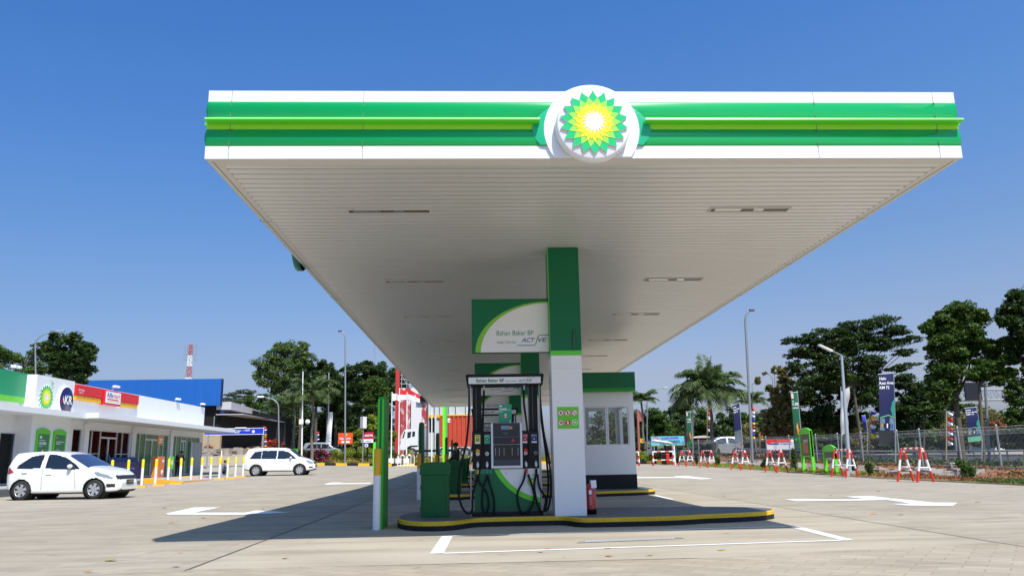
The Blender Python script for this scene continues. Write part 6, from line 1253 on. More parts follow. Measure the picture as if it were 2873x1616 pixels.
b = MB(); bd(1197, 1128, 1199, 1285, M('dark_edge', (.08, .02, .02), .6)); bd(1111, 1035, 1119, 1285, RB, -.3); b.build('red_pillar', t); b = MB()
for ox in (1125, 1140, 1155, 1170, 1185, 1200):
    a, c = PX(ox, 1040+(ox-1125)*.5, Yw), PX(ox, 1280, Yw); b.tube([(a.x, Yw+.7, a.z), (c.x, Yw+.7, 1)], .07, STEEL, 5)
for oy in (1050, 1062, 1075, 1100): a, c = PX(1122, oy, Yw), PX(1205, oy+4, Yw); b.tube([(a.x, Yw+.7, a.z), (c.x, Yw+.7, c.z)], .06, STEEL, 5)
for k in range(5): a, c = PX(1125+15*k, 1050, Yw), PX(1140+15*k, 1078, Yw); b.tube([(a.x, Yw+.7, a.z), (c.x, Yw+.7, c.z)], .05, STEEL, 5)
b.build('scaffold', t)
b = MB(); a, c = PX(1171, 1110, 103.6), PX(1198, 1127, 103.6); b.box(a.x, c.x, 103.6, 103.95, c.z, a.z, BLACK); tag(b.build('dark_box'), 'black box panel on top of the right half of the billboard', 'panel')
t = T('gate_building', 'pale grey clad building with yellow edge trim behind the container truck', 'building'); b = MB(); Yq = 112; a, c = PX(1199, 1125, Yq), PX(1480, 1290, Yq); b.box(a.x, c.x, Yq, Yq+12, 0, a.z, M('pale_cladding', (.50, .54, .54), .6, var=.08, streak=True)); b.build('wall', t); b = MB(); p = PX(1199, 1166, Yq-.2); 
b.box(a.x, c.x, Yq-.25, Yq-.01, p.z-.3, p.z+.1, OYEL)
for ox in (1200, 1222, 1237, 1262, 1282, 1310): q = PX(ox, 1200, Yq-.3); b.box(q.x-.12, q.x+.12, Yq-.3, Yq-.02, 0, a.z-.1, M('frame_pale', (.6, .64, .62), .5))
q0, q1 = PX(1205, 1170, Yq), PX(1219, 1210, Yq); b.box(q0.x, q1.x, Yq-.1, Yq-.02, q1.z, q0.z, DGLASS); b.build('frame', t)
Yk = 93.0; k = Yk/FPX
def kp(ox, oy): return PX(ox, oy, Yk)
gzt = kp(1160, 1286).z; t = T('container_truck', 'white cab truck carrying a red corrugated container behind the traffic bed', 'truck'); TW = M('truck_white', (.74, .76, .78), .35, coat=.4)
b = MB(); out = [(1123, 1262), (1122, 1250), (1126, 1232), (1131, 1212), (1135, 1205), (1142, 1203), (1172, 1204), (1172, 1250), (1158, 1249), (1148, 1251), (1141, 1258), (1139, 1262)]
b.prism([(kp(*p).x, kp(*p).z) for p in out], Yk, Yk+2.6, TW, 'y'); b.build('cab', t)
b = MB()
for q in ([(1143, 1212), (1154, 1210), (1152, 1227), (1141, 1229)], [(1157, 1210), (1165, 1210), (1164, 1224), (1156, 1225)], [(1135, 1208), (1137, 1212), (1133, 1228), (1128, 1230)]): b.add([(kp(*p).x, Yk-.012, kp(*p).z) for p in q], [(0,1,2,3)], CGL)
b.build('window', t); b = MB(); a, c = kp(1137, 1249), kp(1172, 1256); b.prism([(kp(*p).x, kp(*p).z) for p in ((1139, 1264), (1143, 1254), (1152, 1249.5), (1172, 1249), (1172, 1253), (1155, 1254), (1147, 1259), (1144, 1265))], Yk-.05, Yk+.1, MATBLK, 'y'); a, c = kp(1124, 1262), kp(1172, 1270); b.box(a.x+.5, kp(1330, 1262).x, Yk+.5, Yk+2.2, c.z+.1, a.z, MATBLK); b.build('chassis', t)
r = .52*1.15
for ox in (1155, 1245, 1290, 1305): w_ = wheel(t, kp(ox, 1270).x, Yk+.25, r, -1, 6, .4); w_.location = (kp(ox, 1270).x, Yk+.2, gzt+r)
CR_ = M('container_red', (.50, .06, .025), .55, var=.12, scale=2); b = MB(); a, c = kp(1234, 1167), kp(1420, 1246); x = a.x; pl = []
while x < c.x: pl += [(x, Yk-.0), (x+.2, Yk-.0), (x+.27, Yk+.10), (x+.43, Yk+.10)]; x += .5
b.add([(p[0], p[1], z) for p in pl for z in (c.z, a.z)], [(2*i, 2*i+2, 2*i+3, 2*i+1) for i in range(len(pl)-1)], CR_); b.box(a.x, c.x, Yk+.11, Yk+2.5, c.z, a.z, CR_); b.box(a.x-.05, c.x+.05, Yk-.05, Yk+2.5, a.z-.0, a.z+.14, OYEL); b.box(a.x-.05, c.x+.05, Yk-.05, Yk+2.5, c.z-.15, c.z-.001, CR_); b.build('container', t)
b = MB(); a, c = kp(1256, 1173), kp(1263, 1185); b.box(a.x, c.x, Yk-.04, Yk-.01, c.z, a.z, TXTW); b.add([(a.x+.03, Yk-.045, c.z+.12), (c.x-.03, Yk-.045, c.z+.12), (c.x-.03, Yk-.045, a.z-.2)], [(0,1,2)], TXTB); b.build('decal', t)
# crowd barrier in front of the bed
t = T('crowd_barrier', 'white tubular crowd barrier with small red guard tops before the flagpoles', 'barrier'); Yr = 81.5; b = MB(); a, c = GX(1115, Yr), GX(1162, Yr)
for z in (.12, 1.05): b.tube([(a.x, Yr, a.z+z), (c.x, Yr, c.z+z)], .05, PWHITE, 6)
for i in range(6): x = a.x+(c.x-a.x)*i/5; b.tube([(x, Yr, a.z), (x, Yr, a.z+1.05)], .04, PWHITE, 6)
b.build('frame', t); b = MB(); [b.lathe((a.x+(c.x-a.x)*(i+.5)/5, Yr, a.z+1.06), [(.001, .16), (.14, .08), (.14, 0)], FLR if i % 2 == 0 else PWHITE, 10) for i in range(5)]; b.build('lamp', t)
# ================================================================ SIGNS AND BANNERS
def board(name, lab, ox0, oy0, ox1, oy1, Y, m_, texts=(), posts=(), cat='sign', extra=None, group=None, th=.12):
    a, c = PX(ox0, oy0, Y), PX(ox1, oy1, Y); t = T(name, lab, cat, group); b = MB(); b.box(a.x, c.x, Y, Y+th, c.z, a.z, m_); F_ = front(Y-.012)
    for (s_, u, v, h, w_, mt) in texts: b.text(s_, F_, a.x+(c.x-a.x)*u, c.z+(a.z-c.z)*v, (a.z-c.z)*h, mt, w=(c.x-a.x)*w_, bold=.02)
    if extra: extra(b, F_, a, c)
    b.build('panel', t); b = MB()
    for u in posts: x = a.x+(c.x-a.x)*u; b.tube([(x, Y+th/2+.06, gz(x, Y)-.1), (x, Y+th/2+.06, c.z+.1)], .07, MATBLK, 6)
    if posts: b.build('post', t)
    return t
def raja(b, F_, a, c):
    b.disc(((a.x*.46+c.x*.54), F_(0, 0)[1], c.z+(a.z-c.z)*.82), (a.z-c.z)*.13, KYL2, n=20); w_ = c.x-a.x; h = a.z-c.z
    b.add([F_(a.x+w_*u, c.z+h*v, .004) for u, v in ((.2, .2), (.32, .30), (.32, .27), (.8, .27), (.8, .11), (.32, .11), (.32, .08))], [tuple(range(7))], TXTW)
board('direction_sign', 'orange board with white script and a white arrow by the tall lamp', 949, 1214, 989, 1245, 86.5, M('sign_orange', (.72, .09, .01), .4), [('Raja Kuring', .12, .42, .17, .76, TXTW)], (.45,), extra=raja)
def kem(b, F_, a, c):
    w_ = c.x-a.x; h = a.z-c.z; b.add([F_(a.x+w_*u, c.z+h*v, -.008) for u, v in ((0, 0), (1, 0), (1, .33), (0, .33))], [(0,1,2,3)], TXTW); b.box(a.x+w_*.1, a.x+w_*.25, F_(0,0)[1]-.006, F_(0,0)[1], c.z+h*.1, c.z+h*.22, M('grey_mark', (.3, .3, .32), .5)); b.box(a.x+w_*.4, a.x+w_*.85, F_(0,0)[1]-.006, F_(0,0)[1], c.z+h*.12, c.z+h*.2, M('grey_mark', (.3, .3, .32), .5))
board('direction_sign', 'red and white board above a small round badge left of the first blade sign', 1013, 1212, 1047, 1241, 86.5, M('sign_crimson', (.45, .01, .03), .4), [('BAKMI', .3, .58, .2, .64, TXTW)], (.55,), extra=kem)
t = T('badge_sign', 'small dark shield sign with a white round badge under the red and white board', 'sign'); b = MB(); p = PX(1028, 1249, 86.2); b.prism([(p.x-.28, p.z+.28), (p.x+.28, p.z+.28), (p.x+.26, p.z-.15), (p.x, p.z-.32), (p.x-.26, p.z-.15)], 86.2, 86.26, NAVY, 'y'); b.disc((p.x, 86.19, p.z), .19, TXTW, n=16); b.disc((p.x, 86.185, p.z), .1, M('badge_blue', (.05, .12, .35), .4), n=12); b.build('shield', t)
t = T('totem_sign', 'white folded sign box on a thin pole in the traffic bed', 'sign'); a, c = PX(1011, 1169, 86), PX(1028, 1201, 86); b = MB(); b.prism([(a.x, 86.0), (a.x+(c.x-a.x)*.55, 85.5), (c.x, 86.1), (a.x+(c.x-a.x)*.5, 86.4)], c.z, a.z, PWHITE, 'z'); b.build('panel', t); b = MB(); x = (a.x+c.x)/2; b.tube([(x, 86, gz(x, 86)), (x, 86, c.z)], .06, STEEL); b.build('pole', t)
t = T('cloth_banner', 'tall narrow white cloth banner hanging from a pole by the magenta bougainvillea', 'banner'); Y = 86.5; b = MB(); g_ = GX(920, Y); tp = PX(920, 1130, Y); b.tube([(g_.x, Y, g_.z), (tp.x, Y, PX(920, 1045, Y).z)], .07, STEEL, 6); b.build('pole', t); b = MB(); vs = []
for i in range(13):
    v = i/12; a, c = PX(922-8*v, 1156+88*v, Y), PX(934-5*v, 1156+90*v, Y); vs += [(a.x, Y-.06-.06*sin(v*8), a.z), ((a.x+c.x)/2, Y-.2-.05*sin(v*6+1), (a.z+c.z)/2), (c.x, Y-.05+.08*sin(v*7), c.z)]
b.add(vs, [(3*i+j, 3*i+1+j, 3*i+4+j, 3*i+3+j) for i in range(12) for j in (0, 1)], FLW, True); b.build('cloth', t)
t = T('pole_with_box', 'tall slim white pole carrying a white and orange box', 'pole', loc=(0, 0, 0)); Y = 82; g_ = GX(846, Y); tp = PX(850, 1042, Y); b = MB(); b.tube([(g_.x, Y, g_.z), (tp.x, Y, tp.z)], [.09, .05], PWHITE, 8); b.build('pole', t); b = MB(); a, c = PX(842, 1176, Y), PX(852, 1190, Y); b.cbox(a.x, c.x, Y-.35, Y-.08, c.z, a.z, PWHITE, .03); b.box(a.x-.06, a.x-.01, Y-.3, Y-.1, c.z, a.z, OYEL); b.build('box', t); b = MB(); b.lathe((c.x+.35, Y, (a.z+c.z)/2), [(.001, -.02), (.2, .05), (.24, .12)], PWHITE, 14, 'y'); b.build('dish', t)
def penjor(lab, ox, Y, oy0, oy1, cols, w_=6):
    g_ = GX(ox, Y); t = T('festive_flags', lab, 'flags', 'strings of small coloured flags', (g_.x, Y, g_.z)); b = MB(); a, c = PX(ox, oy0, Y), PX(ox, oy1, Y); b.tube([(0, 0, 0), (a.x-g_.x, 0, a.z-g_.z)], .035, M('bamboo', (.35, .28, .15), .6), 6); b.build('pole', t); n = len(cols)
    for i, cm in enumerate(cols):
        p, q = PX(ox, oy0+(oy1-oy0)*i/n, Y), PX(ox, oy0+(oy1-oy0)*(i+1.05)/n, Y); W = w_*Y/FPX; b = MB(); x0, z0, z1 = p.x-g_.x+.04, p.z-g_.z, q.z-g_.z
        b.add([(x0, -.04, z0), (x0+W, -.12, z0-(z0-z1)*.45), (x0+W*.5, -.3, z1+(z0-z1)*.15), (x0, -.04, z1)], [(0,1,2), (0,2,3)], cm); b.build('flag', t)
    return t
FB, FY, FO = M('flag_blue', (.02, .04, .45), .7), M('flag_yellow', (.80, .50, .02), .7), M('flag_orange', (.75, .22, .02), .7)
penjor('string of coloured flags beside the blue banner sign at the store', 740, 80, 1196, 1260, [FLR, FLW, FB, FY, FO, FLR, FLW, FB, FY, FLR], 9)
penjor('short string of red, white and blue flags left of the white banner', 889, 92, 1210, 1235, [FLR, FLW, FB, FLW], 7)
penjor('string of flags on the very tall lamp pole', 2106, 62.5, 1142, 1232, [FLR, FLW, FLW, FB, FY, FLR, FLW, FB, FY], 10)
penjor('string of bright flags left of the dark blue banner on the right', 2440, 44, 1152, 1227, [FB, FY, FLR, FLW, FB, FY], 14)
penjor('zigzag string of red and white flags in front of the dense tree', 2655, 42, 1155, 1250, [FLW, FLR, FLW, FLR, FLW, FLR, FLW], 12)
penjor('far red and white flags beside the big palm trunk', 1984, 88, 1145, 1212, [FLR, FLR, FLW, M('flag_brown', (.15, .03, .03), .7), M('flag_brown', (.15, .03, .03), .7), FLW], 7)
penjor('yellow and red flags behind the teak tree foot', 2132, 80, 1205, 1235, [FY, FLR, FO, FY], 8)
def blade(lab, pts, Y, base, texts, m_top, m_bot, split, group, extra=None, name='banner'):
    # pts: four corners (top left, top right, bottom right, bottom left) in photograph pixels
    t = T(name, lab, 'banner', group); P4 = [PX(*p, Y) for p in pts]; b = MB(); n = 12
    def bl(u, v): q = P4[0].lerp(P4[1], u).lerp(P4[3].lerp(P4[2], u), v); return (q.x, Y-.05*sin(v*5)-.04*sin(u*3), q.z)
    for (v0, v1, m_) in ((0, split, m_top), (split, 1, m_bot)):
        vs = [bl(u/4, v0+(v1-v0)*i/n) for i in range(n+1) for u in range(5)]; b.add(vs, [(5*i+j, 5*i+1+j, 5*i+6+j, 5*i+5+j) for i in range(n) for j in range(4)], m_, True)
    fn = lambda u, v, d=0: (lambda q: (q[0], q[1]-.02-d, q[2]))(bl(u, v)); W_ = (P4[1]-P4[0]).length
    for (s_, u, v, h, w_, mt) in texts:
        gv, gf = glyphs(s_, .02); xs_ = [a for a, c in gv]; x0, x1 = min(xs_), max(xs_); b.add([fn(u+(a-x0)/(x1-x0)*w_, v-c*h/.7) for a, c in gv], gf, mt)
    if extra: extra(b, fn)
    b.build('cloth', t); g_ = GX(base, Y); b = MB(); tp = P4[1]; b.tube([(P4[1].x+.04, Y+.05, P4[1].z+.1), (P4[2].x+.04, Y+.05, P4[2].z), (g_.x, Y+.05, g_.z-.4)], .04, STEEL, 6); b.tube([(P4[0].x, Y+.03, P4[0].z), (P4[1].x+.04, Y+.03, P4[1].z)], .025, STEEL, 5); b.build('pole', t); return t
BN = M('banner_navy', (.006, .012, .075), .55); BNB = M('banner_photo_dark', (.10, .13, .16), .6, var=.6, scale=1.6); BG = M('banner_green', (.006, .105, .045), .5); BGD = M('banner_green_dark', (.02, .07, .03), .5, var=.5, scale=2)
GLOW = M('banner_aqua', (.02, .25, .20), .5); GLOW2 = M('banner_pale_green', (.12, .40, .22), .5)
def halo(b, fn):
    b.add([fn(u, v, .003) for u, v in ((.70, .50), (.82, .40), (1, .35), (1, .58), (.85, .60))], [tuple(range(5))], GLOW); b.add([fn(u, v, .005) for u, v in ((.05, .615), (.55, .575), (.98, .60), (.98, .615), (.55, .592), (.05, .635))], [tuple(range(6))], GLOW2); b.add([fn(u, v, .004) for u, v in ((.05, .64), (.95, .60), (.95, .78), (.05, .80))], [(0,1,2,3)], M('banner_photo', (.12, .22, .28), .6, var=.8, scale=3))
    for q in range(5): b.add([fn(u, v, .006) for u, v in ((.12+.17*q, .70), (.20+.17*q, .70), (.20+.17*q, .76), (.12+.17*q, .76))], [(0,1,2,3)], [FO, DARKIN, TXTW, DARKIN, FB][q])
HT = [('Halo', .05, .085, .04, .42, TXTW), ('Rest Area', .04, .150, .04, .92, TXTW), ('KM 72', .04, .215, .04, .62, TXTW)]
blade('large dark blue banner reading Halo Rest Area KM 72 behind the fence on the right', [(2464, 1050), (2506, 1047), (2512, 1252), (2468, 1246)], 43, 2511, HT, BN, M('banner_black', (.02, .025, .03), .5), .80, 'blue rest area banners', halo)
blade('second dark blue rest area banner, partly behind a trunk at far right', [(2706, 1145), (2738, 1142), (2755, 1236), (2718, 1240)], 50, 2752, HT, BN, GLOW2, .85, 'blue rest area banners', halo)
blade('small far dark blue banner beside the big palm', [(2056, 1137), (2073, 1130), (2082, 1240), (2063, 1245)], 66, 2080, HT, BN, BNB, .68, 'blue rest area banners', None)
blade('distant thin blue banner behind the umbrella tree trunk', [(2417, 1166), (2426, 1166), (2434, 1210), (2424, 1208)], 64, 2432, [], FB, BN, .4, 'blue rest area banners', None)
def fox(b, fn):
    b.add([fn(u, v, .004) for u, v in ((.06, .02), (.36, .02), (.36, .11), (.06, .11))], [(0,1,2,3)], M('white_pink', (.75, .55, .55), .5)); b.add([fn(u, v, .004) for u, v in ((.40, .58), (.62, .54), (.66, .62), (.9, .70), (.72, .78), (.55, .74), (.42, .66))], [tuple(range(7))], FO); b.add([fn(u, v, .006) for u, v in ((.45, .60), (.52, .60), (.52, .64), (.45, .64))], [(0,1,2,3)], TXTW); b.add([fn(u, v, .004) for u, v in ((.1, .82), (.95, .79), (.95, .84), (.1, .86))], [(0,1,2,3)], GREEN)
blade('tall green blade banner with white 11.300 lettering left of the lime kiosk board', [(2217, 1101), (2236, 1100), (2250, 1258), (2232, 1259)], 50, 2247, [('Rp', .15, .17, .025, .2, TXTW), ('11.300', .10, .235, .05, .85, TXTW), ('pertama', .12, .29, .03, .8, TXTW)], BG, BGD, .60, 'green blade banners', fox)
blade('far green blade banner between the small palm and the big palm', [(1924, 1155), (1936, 1155), (1944, 1255), (1933, 1262)], 74, 1942, [('11.300', .10, .235, .05, .85, TXTW), ('pertama', .12, .29, .03, .8, TXTW)], BG, BGD, .60, 'green blade banners', fox)
def man(b, F_, a, c):
    w_ = c.x-a.x; h = a.z-c.z; y = F_(0,0)[1]
    vs = []
    for i in range(20): an = 2*pi*i/20; r = 1 if i % 2 else .72; vs.append(F_(a.x+w_*.14+cos(an)*r*w_*.085, c.z+h*.72+sin(an)*r*h*.26, .004))
    b.add(vs, [tuple(range(20))], RED); b.text('RM', F_, a.x+w_*.10, c.z+h*.66, h*.14, TXTW, w=w_*.08, bold=.03, off=.008); b.add([F_(a.x+w_*u, c.z+h*v, .004) for u, v in ((.32, .70), (.82, .74), (.82, .90), (.32, .86))], [(0,1,2,3)], FB); b.text('REST AREA KM 72', F_, a.x+w_*.35, c.z+h*.76, h*.07, TXTW, w=w_*.44, off=.008)
    b.add([F_(a.x+w_*u, c.z+h*v, .003) for u, v in ((0, 0), (1, 0), (1, .08), (0, .08))], [(0,1,2,3)], M('banner_lime_edge', (.35, .6, .12), .5))
board('restaurant_banner', 'pale blue restaurant banner lettered RM. MANADO beside the round dark tree', 1826, 1224, 1921, 1249, 90, M('banner_sky', (.16, .52, .70), .5), [('RM. MANADO', .34, .30, .26, .52, BLACK)], (.05, .95), 'banner', extra=man)
def rw(b, F_, a, c):
    w_ = c.x-a.x; h = a.z-c.z; b.add([F_(a.x+w_*u, c.z+h*v, .004) for u, v in ((0, .72), (1, .72), (1, 1), (0, 1))], [(0,1,2,3)], RED); b.disc((a.x+w_*.08, F_(0,0)[1]-.008, c.z+h*.72), h*.2, RED, n=16); b.disc((a.x+w_*.94, F_(0,0)[1]-.008, c.z+h*.84), h*.16, TXTW, n=16); b.box(a.x+w_*.12, a.x+w_*.45, F_(0,0)[1]-.008, F_(0,0)[1], c.z+h*.52, c.z+h*.64, TXTB)
board('long_banner', 'wide red and white banner behind the fence under the teak tree', 2150, 1233, 2229, 1260, 60, M('banner_offwhite', (.55, .56, .60), .6, var=.2, scale=6), [('HUT KEMERDEKAAN', .5, .5, .12, .4, TXTB)], (), 'banner', extra=rw)
board('chevron_sign', 'small yellow sign with a black chevron beside the pale blue restaurant banner', 1796, 1230, 1805, 1242, 84, FY, (), (.5,), extra=lambda b, F_, a, c: b.add([F_(a.x+(c.x-a.x)*u, c.z+(a.z-c.z)*v, .004) for u, v in ((.3, .15), (.75, .5), (.3, .85), (.5, .85), (.95, .5), (.5, .15))], [tuple(range(6))], BLACK))
b = MB(); g_ = GX(1794, 84); p = PX(1789, 1150, 84); b.tube([(g_.x, 84, g_.z), (p.x, 84, p.z)], .13, M('faded_red', (.42, .13, .11), .6), 8); q = PX(1798, 1152, 84); b.add([(p.x, 83.9, p.z), (q.x, 83.7, q.z-.2), (q.x+.1, 83.8, q.z-1.1), (p.x+.1, 83.9, p.z-1.2)], [(0,1,2,3)], M('faded_red', (.42, .13, .11))); tag(b.build('faded_pole'), 'leaning faded red pole with a rag of cloth just right of the kiosk', 'pole')
t = T('portal_arm', 'grey curved barrier arm on a dark post in front of the restaurant banner', 'barrier'); b = MB(); Y = 72; b.tube(bez([PX(1830, 1236, Y), PX(1862, 1240, Y), PX(1882, 1244, Y), PX(1888, 1256, Y), PX(1889, 1275, Y)]), .13, STEEL, 8); b.build('arm', t); b = MB(); a, c = PX(1871, 1252, Y), PX(1886, 1262, Y); b.cbox(a.x, c.x, Y, Y+.4, c.z, a.z, BLACK, .04); b.build('post', t)
t = T('motor_cart', 'red and black fuel handcart behind the far red and white barrier', 'cart'); Y = 68.5; a, c = GX(1862, Y), GX(1880, Y); b = MB(); b.cbox(a.x+.25, c.x, Y, Y+.5, a.z+.1, a.z+.95, RED, .08); b.build('tank', t); b = MB(); b.cbox(a.x-.1, a.x+.24, Y, Y+.45, a.z+.05, a.z+.9, BLACK, .06); b.lathe((a.x+.3, Y-.05, a.z+.2), [(.2, 0), (.2, .12)], MATBLK, 14, 'y'); b.build('frame', t)
b = MB(); g_ = GX(1894, 68); b.tube([(g_.x, 68, g_.z), (g_.x, 68, PX(1894, 1249, 68).z)], .07, PWHITE, 8); tag(b.build('corner_post'), 'thin white post at the start of the mesh fence', 'post')
# ================================================================ RED AND WHITE BARRIERS
SW, SR = M('barrier_white', (.78, .78, .76), .5, var=.05), M('barrier_red', (.62, .035, .015), .45, var=.08)
def striped(b, p, q, r, n, first=0, m=(None,)):
    p, q = Vector(p), Vector(q)
    for i in range(n): b.tube([p.lerp(q, i/n), p.lerp(q, (i+1)/n)], r, (SR, SW)[(i+first) % 2], 8)
def barrier():
    t = T('a_frame_barrier', '', 'barrier', 'red and white striped A frame barriers along the verge'); H = 1.02; Wd = .52; L_ = .86
    for yy in (0, L_):
        b = MB()
        for s_ in (-1, 1): striped(b, (s_*Wd*.5, yy, 0), (s_*.03, yy, H), .036, 3); b.tube([(s_*.05*.9, yy, H*.9), (0, yy, H+.01)], .037, SW, 8)
        b.tube([(-Wd*.27, yy, .44), (Wd*.27, yy, .44)], .026, SW, 8); b.build('leg_frame', t)
    b = MB(); striped(b, (0, 0, H), (0, L_, H), .034, 7, 0); b.build('top_rail', t); b = MB(); striped(b, (-.05, 0, .43), (-.05, L_, .43), .024, 5, 0); b.build('lower_rail', t); return t
BL2 = ['nearest red and white A frame barrier, at the right edge of the paving', 'red and white barrier at the foot of the slim LED lamp', 'red and white barrier left of the tall lime kiosk board', 'red and white barrier left of the round dark shrub', 'red and white barrier in front of the silver car rear wheel', 'farthest red and white A frame barrier, at the start of the fence']
bar0 = barrier(); lst = [('N', (1640, 183), (1765, 183), (1782, 193), (1910, 190)), ('N', (1138, 152), (1230, 145), (1247, 157), (1350, 155)), ('N', (662, 117), (738, 122), (738, 122), (826, 120)), ('N', (413, 100), (473, 103), (473, 103), (548, 100)), ('N', (182, 85), (228, 86), (228, 86), (290, 80)), ('N', (28, 70), (68, 74), (68, 74), (128, 72))]
for i, (kk, a, c, d, e) in enumerate(lst):
    P_l, P_r = GPq(kk, *d), GPq(kk, *e); P_a = GPq(kk, *a); near = (P_l+P_r)/2; wd = (P_r-P_l).length
    far_x = PX(*[CR[kk][0]+a[0]/CR[kk][2], 1300], 10)
    s_ = wd/.52 if i < 2 else 1.0*(wd/.52 if .45 < wd < .9 else 1.2); s_ = max(1.05, min(1.35, s_)); sh = 1.2/1.02 if i < 3 else 1.15
    o = bar0 if i == 0 else dup(bar0, None); o['label'] = BL2[i]; near.z = gz(near.x, near.y)
    rzs = [-.0]*6; o.location = (near.x, near.y-.0, near.z); o.rotation_euler = (0, 0, radians([9, 9, 14, 16, 18, 20][i])); o.scale = (s_, 1.25, sh)
for i, (oa, ob_, lab) in enumerate([(1833, 1890, 'far red and white square frame barrier beside the striped kerb'), (1770, 1793, 'far red and white barrier end just right of the kiosk')]):
    Y = 67; a, c = GX(oa, Y), GX(ob_, Y); t = T('frame_barrier', lab, 'barrier', 'far square frame barriers'); b = MB()
    for x in (a.x, c.x): striped(b, (x, Y-.25, a.z), (x, Y, a.z+1.1), .05, 4); striped(b, (x, Y+.25, a.z), (x, Y, a.z+1.1), .05, 4)
    b.build('legs', t); b = MB(); striped(b, (a.x, Y, a.z+1.1), (c.x, Y, a.z+1.1), .055, 5, 1); striped(b, (a.x, Y, a.z+.42), (c.x, Y, a.z+.42), .045, 5, 1); b.build('rails', t)
# lime kiosk boards
def kboard(lab, x, y0, y1, H, Hb, faces):
    t = T('lime_display', lab, 'display stand', 'lime green display stands on the verge', (x, y0, gz(x, y0))); D_ = y1-y0
    b = MB(); n = 8; pf = [(D_*i/n, H-.14+.14*sin(pi*i/n)) for i in range(n+1)]
    b.prism([(0, Hb), (0, H-.14)]+pf[1:-1]+[(D_, H-.14), (D_, Hb)], 0, .10, LGREENW, 'x'); b.build('frame', t); b = MB()
    for yy in (0, D_-.12): b = MB(); b.cbox(-.03, .13, yy, yy+.12, 0, H-.15, LGREENW, .02); b.build('leg', t)
    b = MB(); b.box(-.018, -.002, .18, D_-.18, Hb+.05, H-.35, M('display_face', (.04, .09, .05), .2, var=.8, scale=3)); b.box(-.022, -.0185, .3, D_-.5, H-.75, H-.62, M('display_pale', (.35, .45, .38), .4)); b.box(-.024, -.0185, .35, D_-.35, Hb+.2, Hb+.75, M('display_orange', (.42, .16, .05), .4, var=.7, scale=8)) if H > 1.6 else None; b.build('face', t); return t
LGREENW = M('display_lime', (.13, .66, .03), .35)
kboard('tall lime green display stand with a dark poster on the verge', 17.15, 41.3, 42.7, 2.35, .85, 1); kboard('short lime green display stand behind the barrier near the LED lamp', 17.15, 38.6, 39.9, 1.45, .75, 1)
b = MB(); g2 = GX(1046, 66); b.cbox(g2.x-.02, g2.x+.17, 66, 66.3, g2.z, PX(1046, 1240, 66).z, LGREENW, .03); tag(b.build('lime_marker') , 'lime green marker board left of the nearest blade sign', 'marker') 
b = MB(); g_ = GX(825, 84.8); b.cbox(g_.x-.18, g_.x+.3, 84.8, 85, g_.z, PX(825, 1258, 84.8).z, LGREENW, .03); tag(b.build('lime_marker'), 'small lime marker board above the people carrier bonnet', 'marker')
# ================================================================ MESH FENCE
FP = [(2873+60, 31.0, 22.0), (2802, 33.7, None), (2692, 36.6, None), (2583, 39.8, None), (2520, 42.6, None), (2418, 47.0, None), (2352, 50.5, None), (2290, 54.0, None), (2215, 58, None), (2150, 61.5, None), (2111, 64.5, None), (2065, 68, None), (2011, 71.5, None), (1960, 75, None), (1917, 78.5, None), (1897, 81, None)]
t = T('mesh_fence', 'long galvanised wire mesh fence with bent top along the right side', 'fence'); pp = []
for ox, Y, X_ in FP: p = PX(ox, 1250, Y); pp.append(Vector((X_ if X_ and False else p.x, Y, vz(p.x, Y) if Y < 78 and p.x < 26 else gz(p.x, Y))))
FH = 1.85
for i, p in enumerate(pp):
    b = MB(); b.tube([(p.x, p.y, p.z-.5), (p.x, p.y, p.z+FH)], .04, STEEL, 8); b.lathe((p.x, p.y, p.z+FH), [(.05, 0), (.05, .03), (.001, .06)], STEEL, 8); b.build('post', t)
for i in range(len(pp)-1):
    a, c = pp[i], pp[i+1]; L_ = (c-a).length; n = int(L_/.075); b = MB(); WIRE = M('fence_wire', (.50, .52, .53), .5); nrm = Vector((-(c-a).y, (c-a).x, 0)).normalized()*-1; vs = []; fs = []
    for j in range(n+1):
        p = a.lerp(c, j/n); hw = (c-a).normalized()*.0055; prof = [(0, .05), (0, 1.5), (.0, 1.55), (.14, 1.68), (0, 1.80)]; o = len(vs)
        for d, z in prof: q = p+nrm*d+Vector((0, 0, z)); vs += [q-hw, q+hw]
        fs += [(o+2*k2, o+2*k2+1, o+2*k2+3, o+2*k2+2) for k2 in range(len(prof)-1)]
    b.add(vs, fs, WIRE)
    for d, z in ((0, .08), (0, .12), (0, .8), (0, 1.5), (.14, 1.68), (0, 1.80)): b.tube([a+nrm*d+Vector((0, 0, z)), c+nrm*d+Vector((0, 0, z))], .008, WIRE, 4, cap=False)
    b.build('mesh_panel', t)
# toll road guard rails, silver car, gantry, house shapes
t = T('guard_rail', 'grey steel guard rail along the toll road behind the fence', 'guard rail'); b = MB(); pr = [PX(2873, 1255, 52), PX(2600, 1252, 58), PX(2380, 1250, 66), PX(2150, 1262, 76), PX(2060, 1262, 82)]
for p, q in zip(pr, pr[1:]):
    for z in (.55, .85): b.tube([(p.x, p.y, gz(p.x, p.y)+z), (q.x, q.y, gz(q.x, q.y)+z)], .07, STEEL, 6)
b.build('rail', t); b = MB()
for p, q in zip(pr, pr[1:]):
    for i in range(6): r_ = p.lerp(q, i/6); b.tube([(r_.x, r_.y, gz(r_.x, r_.y)-.5), (r_.x, r_.y, gz(r_.x, r_.y)+.9)], .05, STEEL, 6)
b.build('post', t)
kerbline([(PX(2873, 1300, 47).x, 47), (PX(2560, 1300, 56).x, 56), (PX(2330, 1300, 66).x, 66)], 'striped_kerb', 'yellow edged kerb across the toll road behind the fence', seg=3, h=.25)
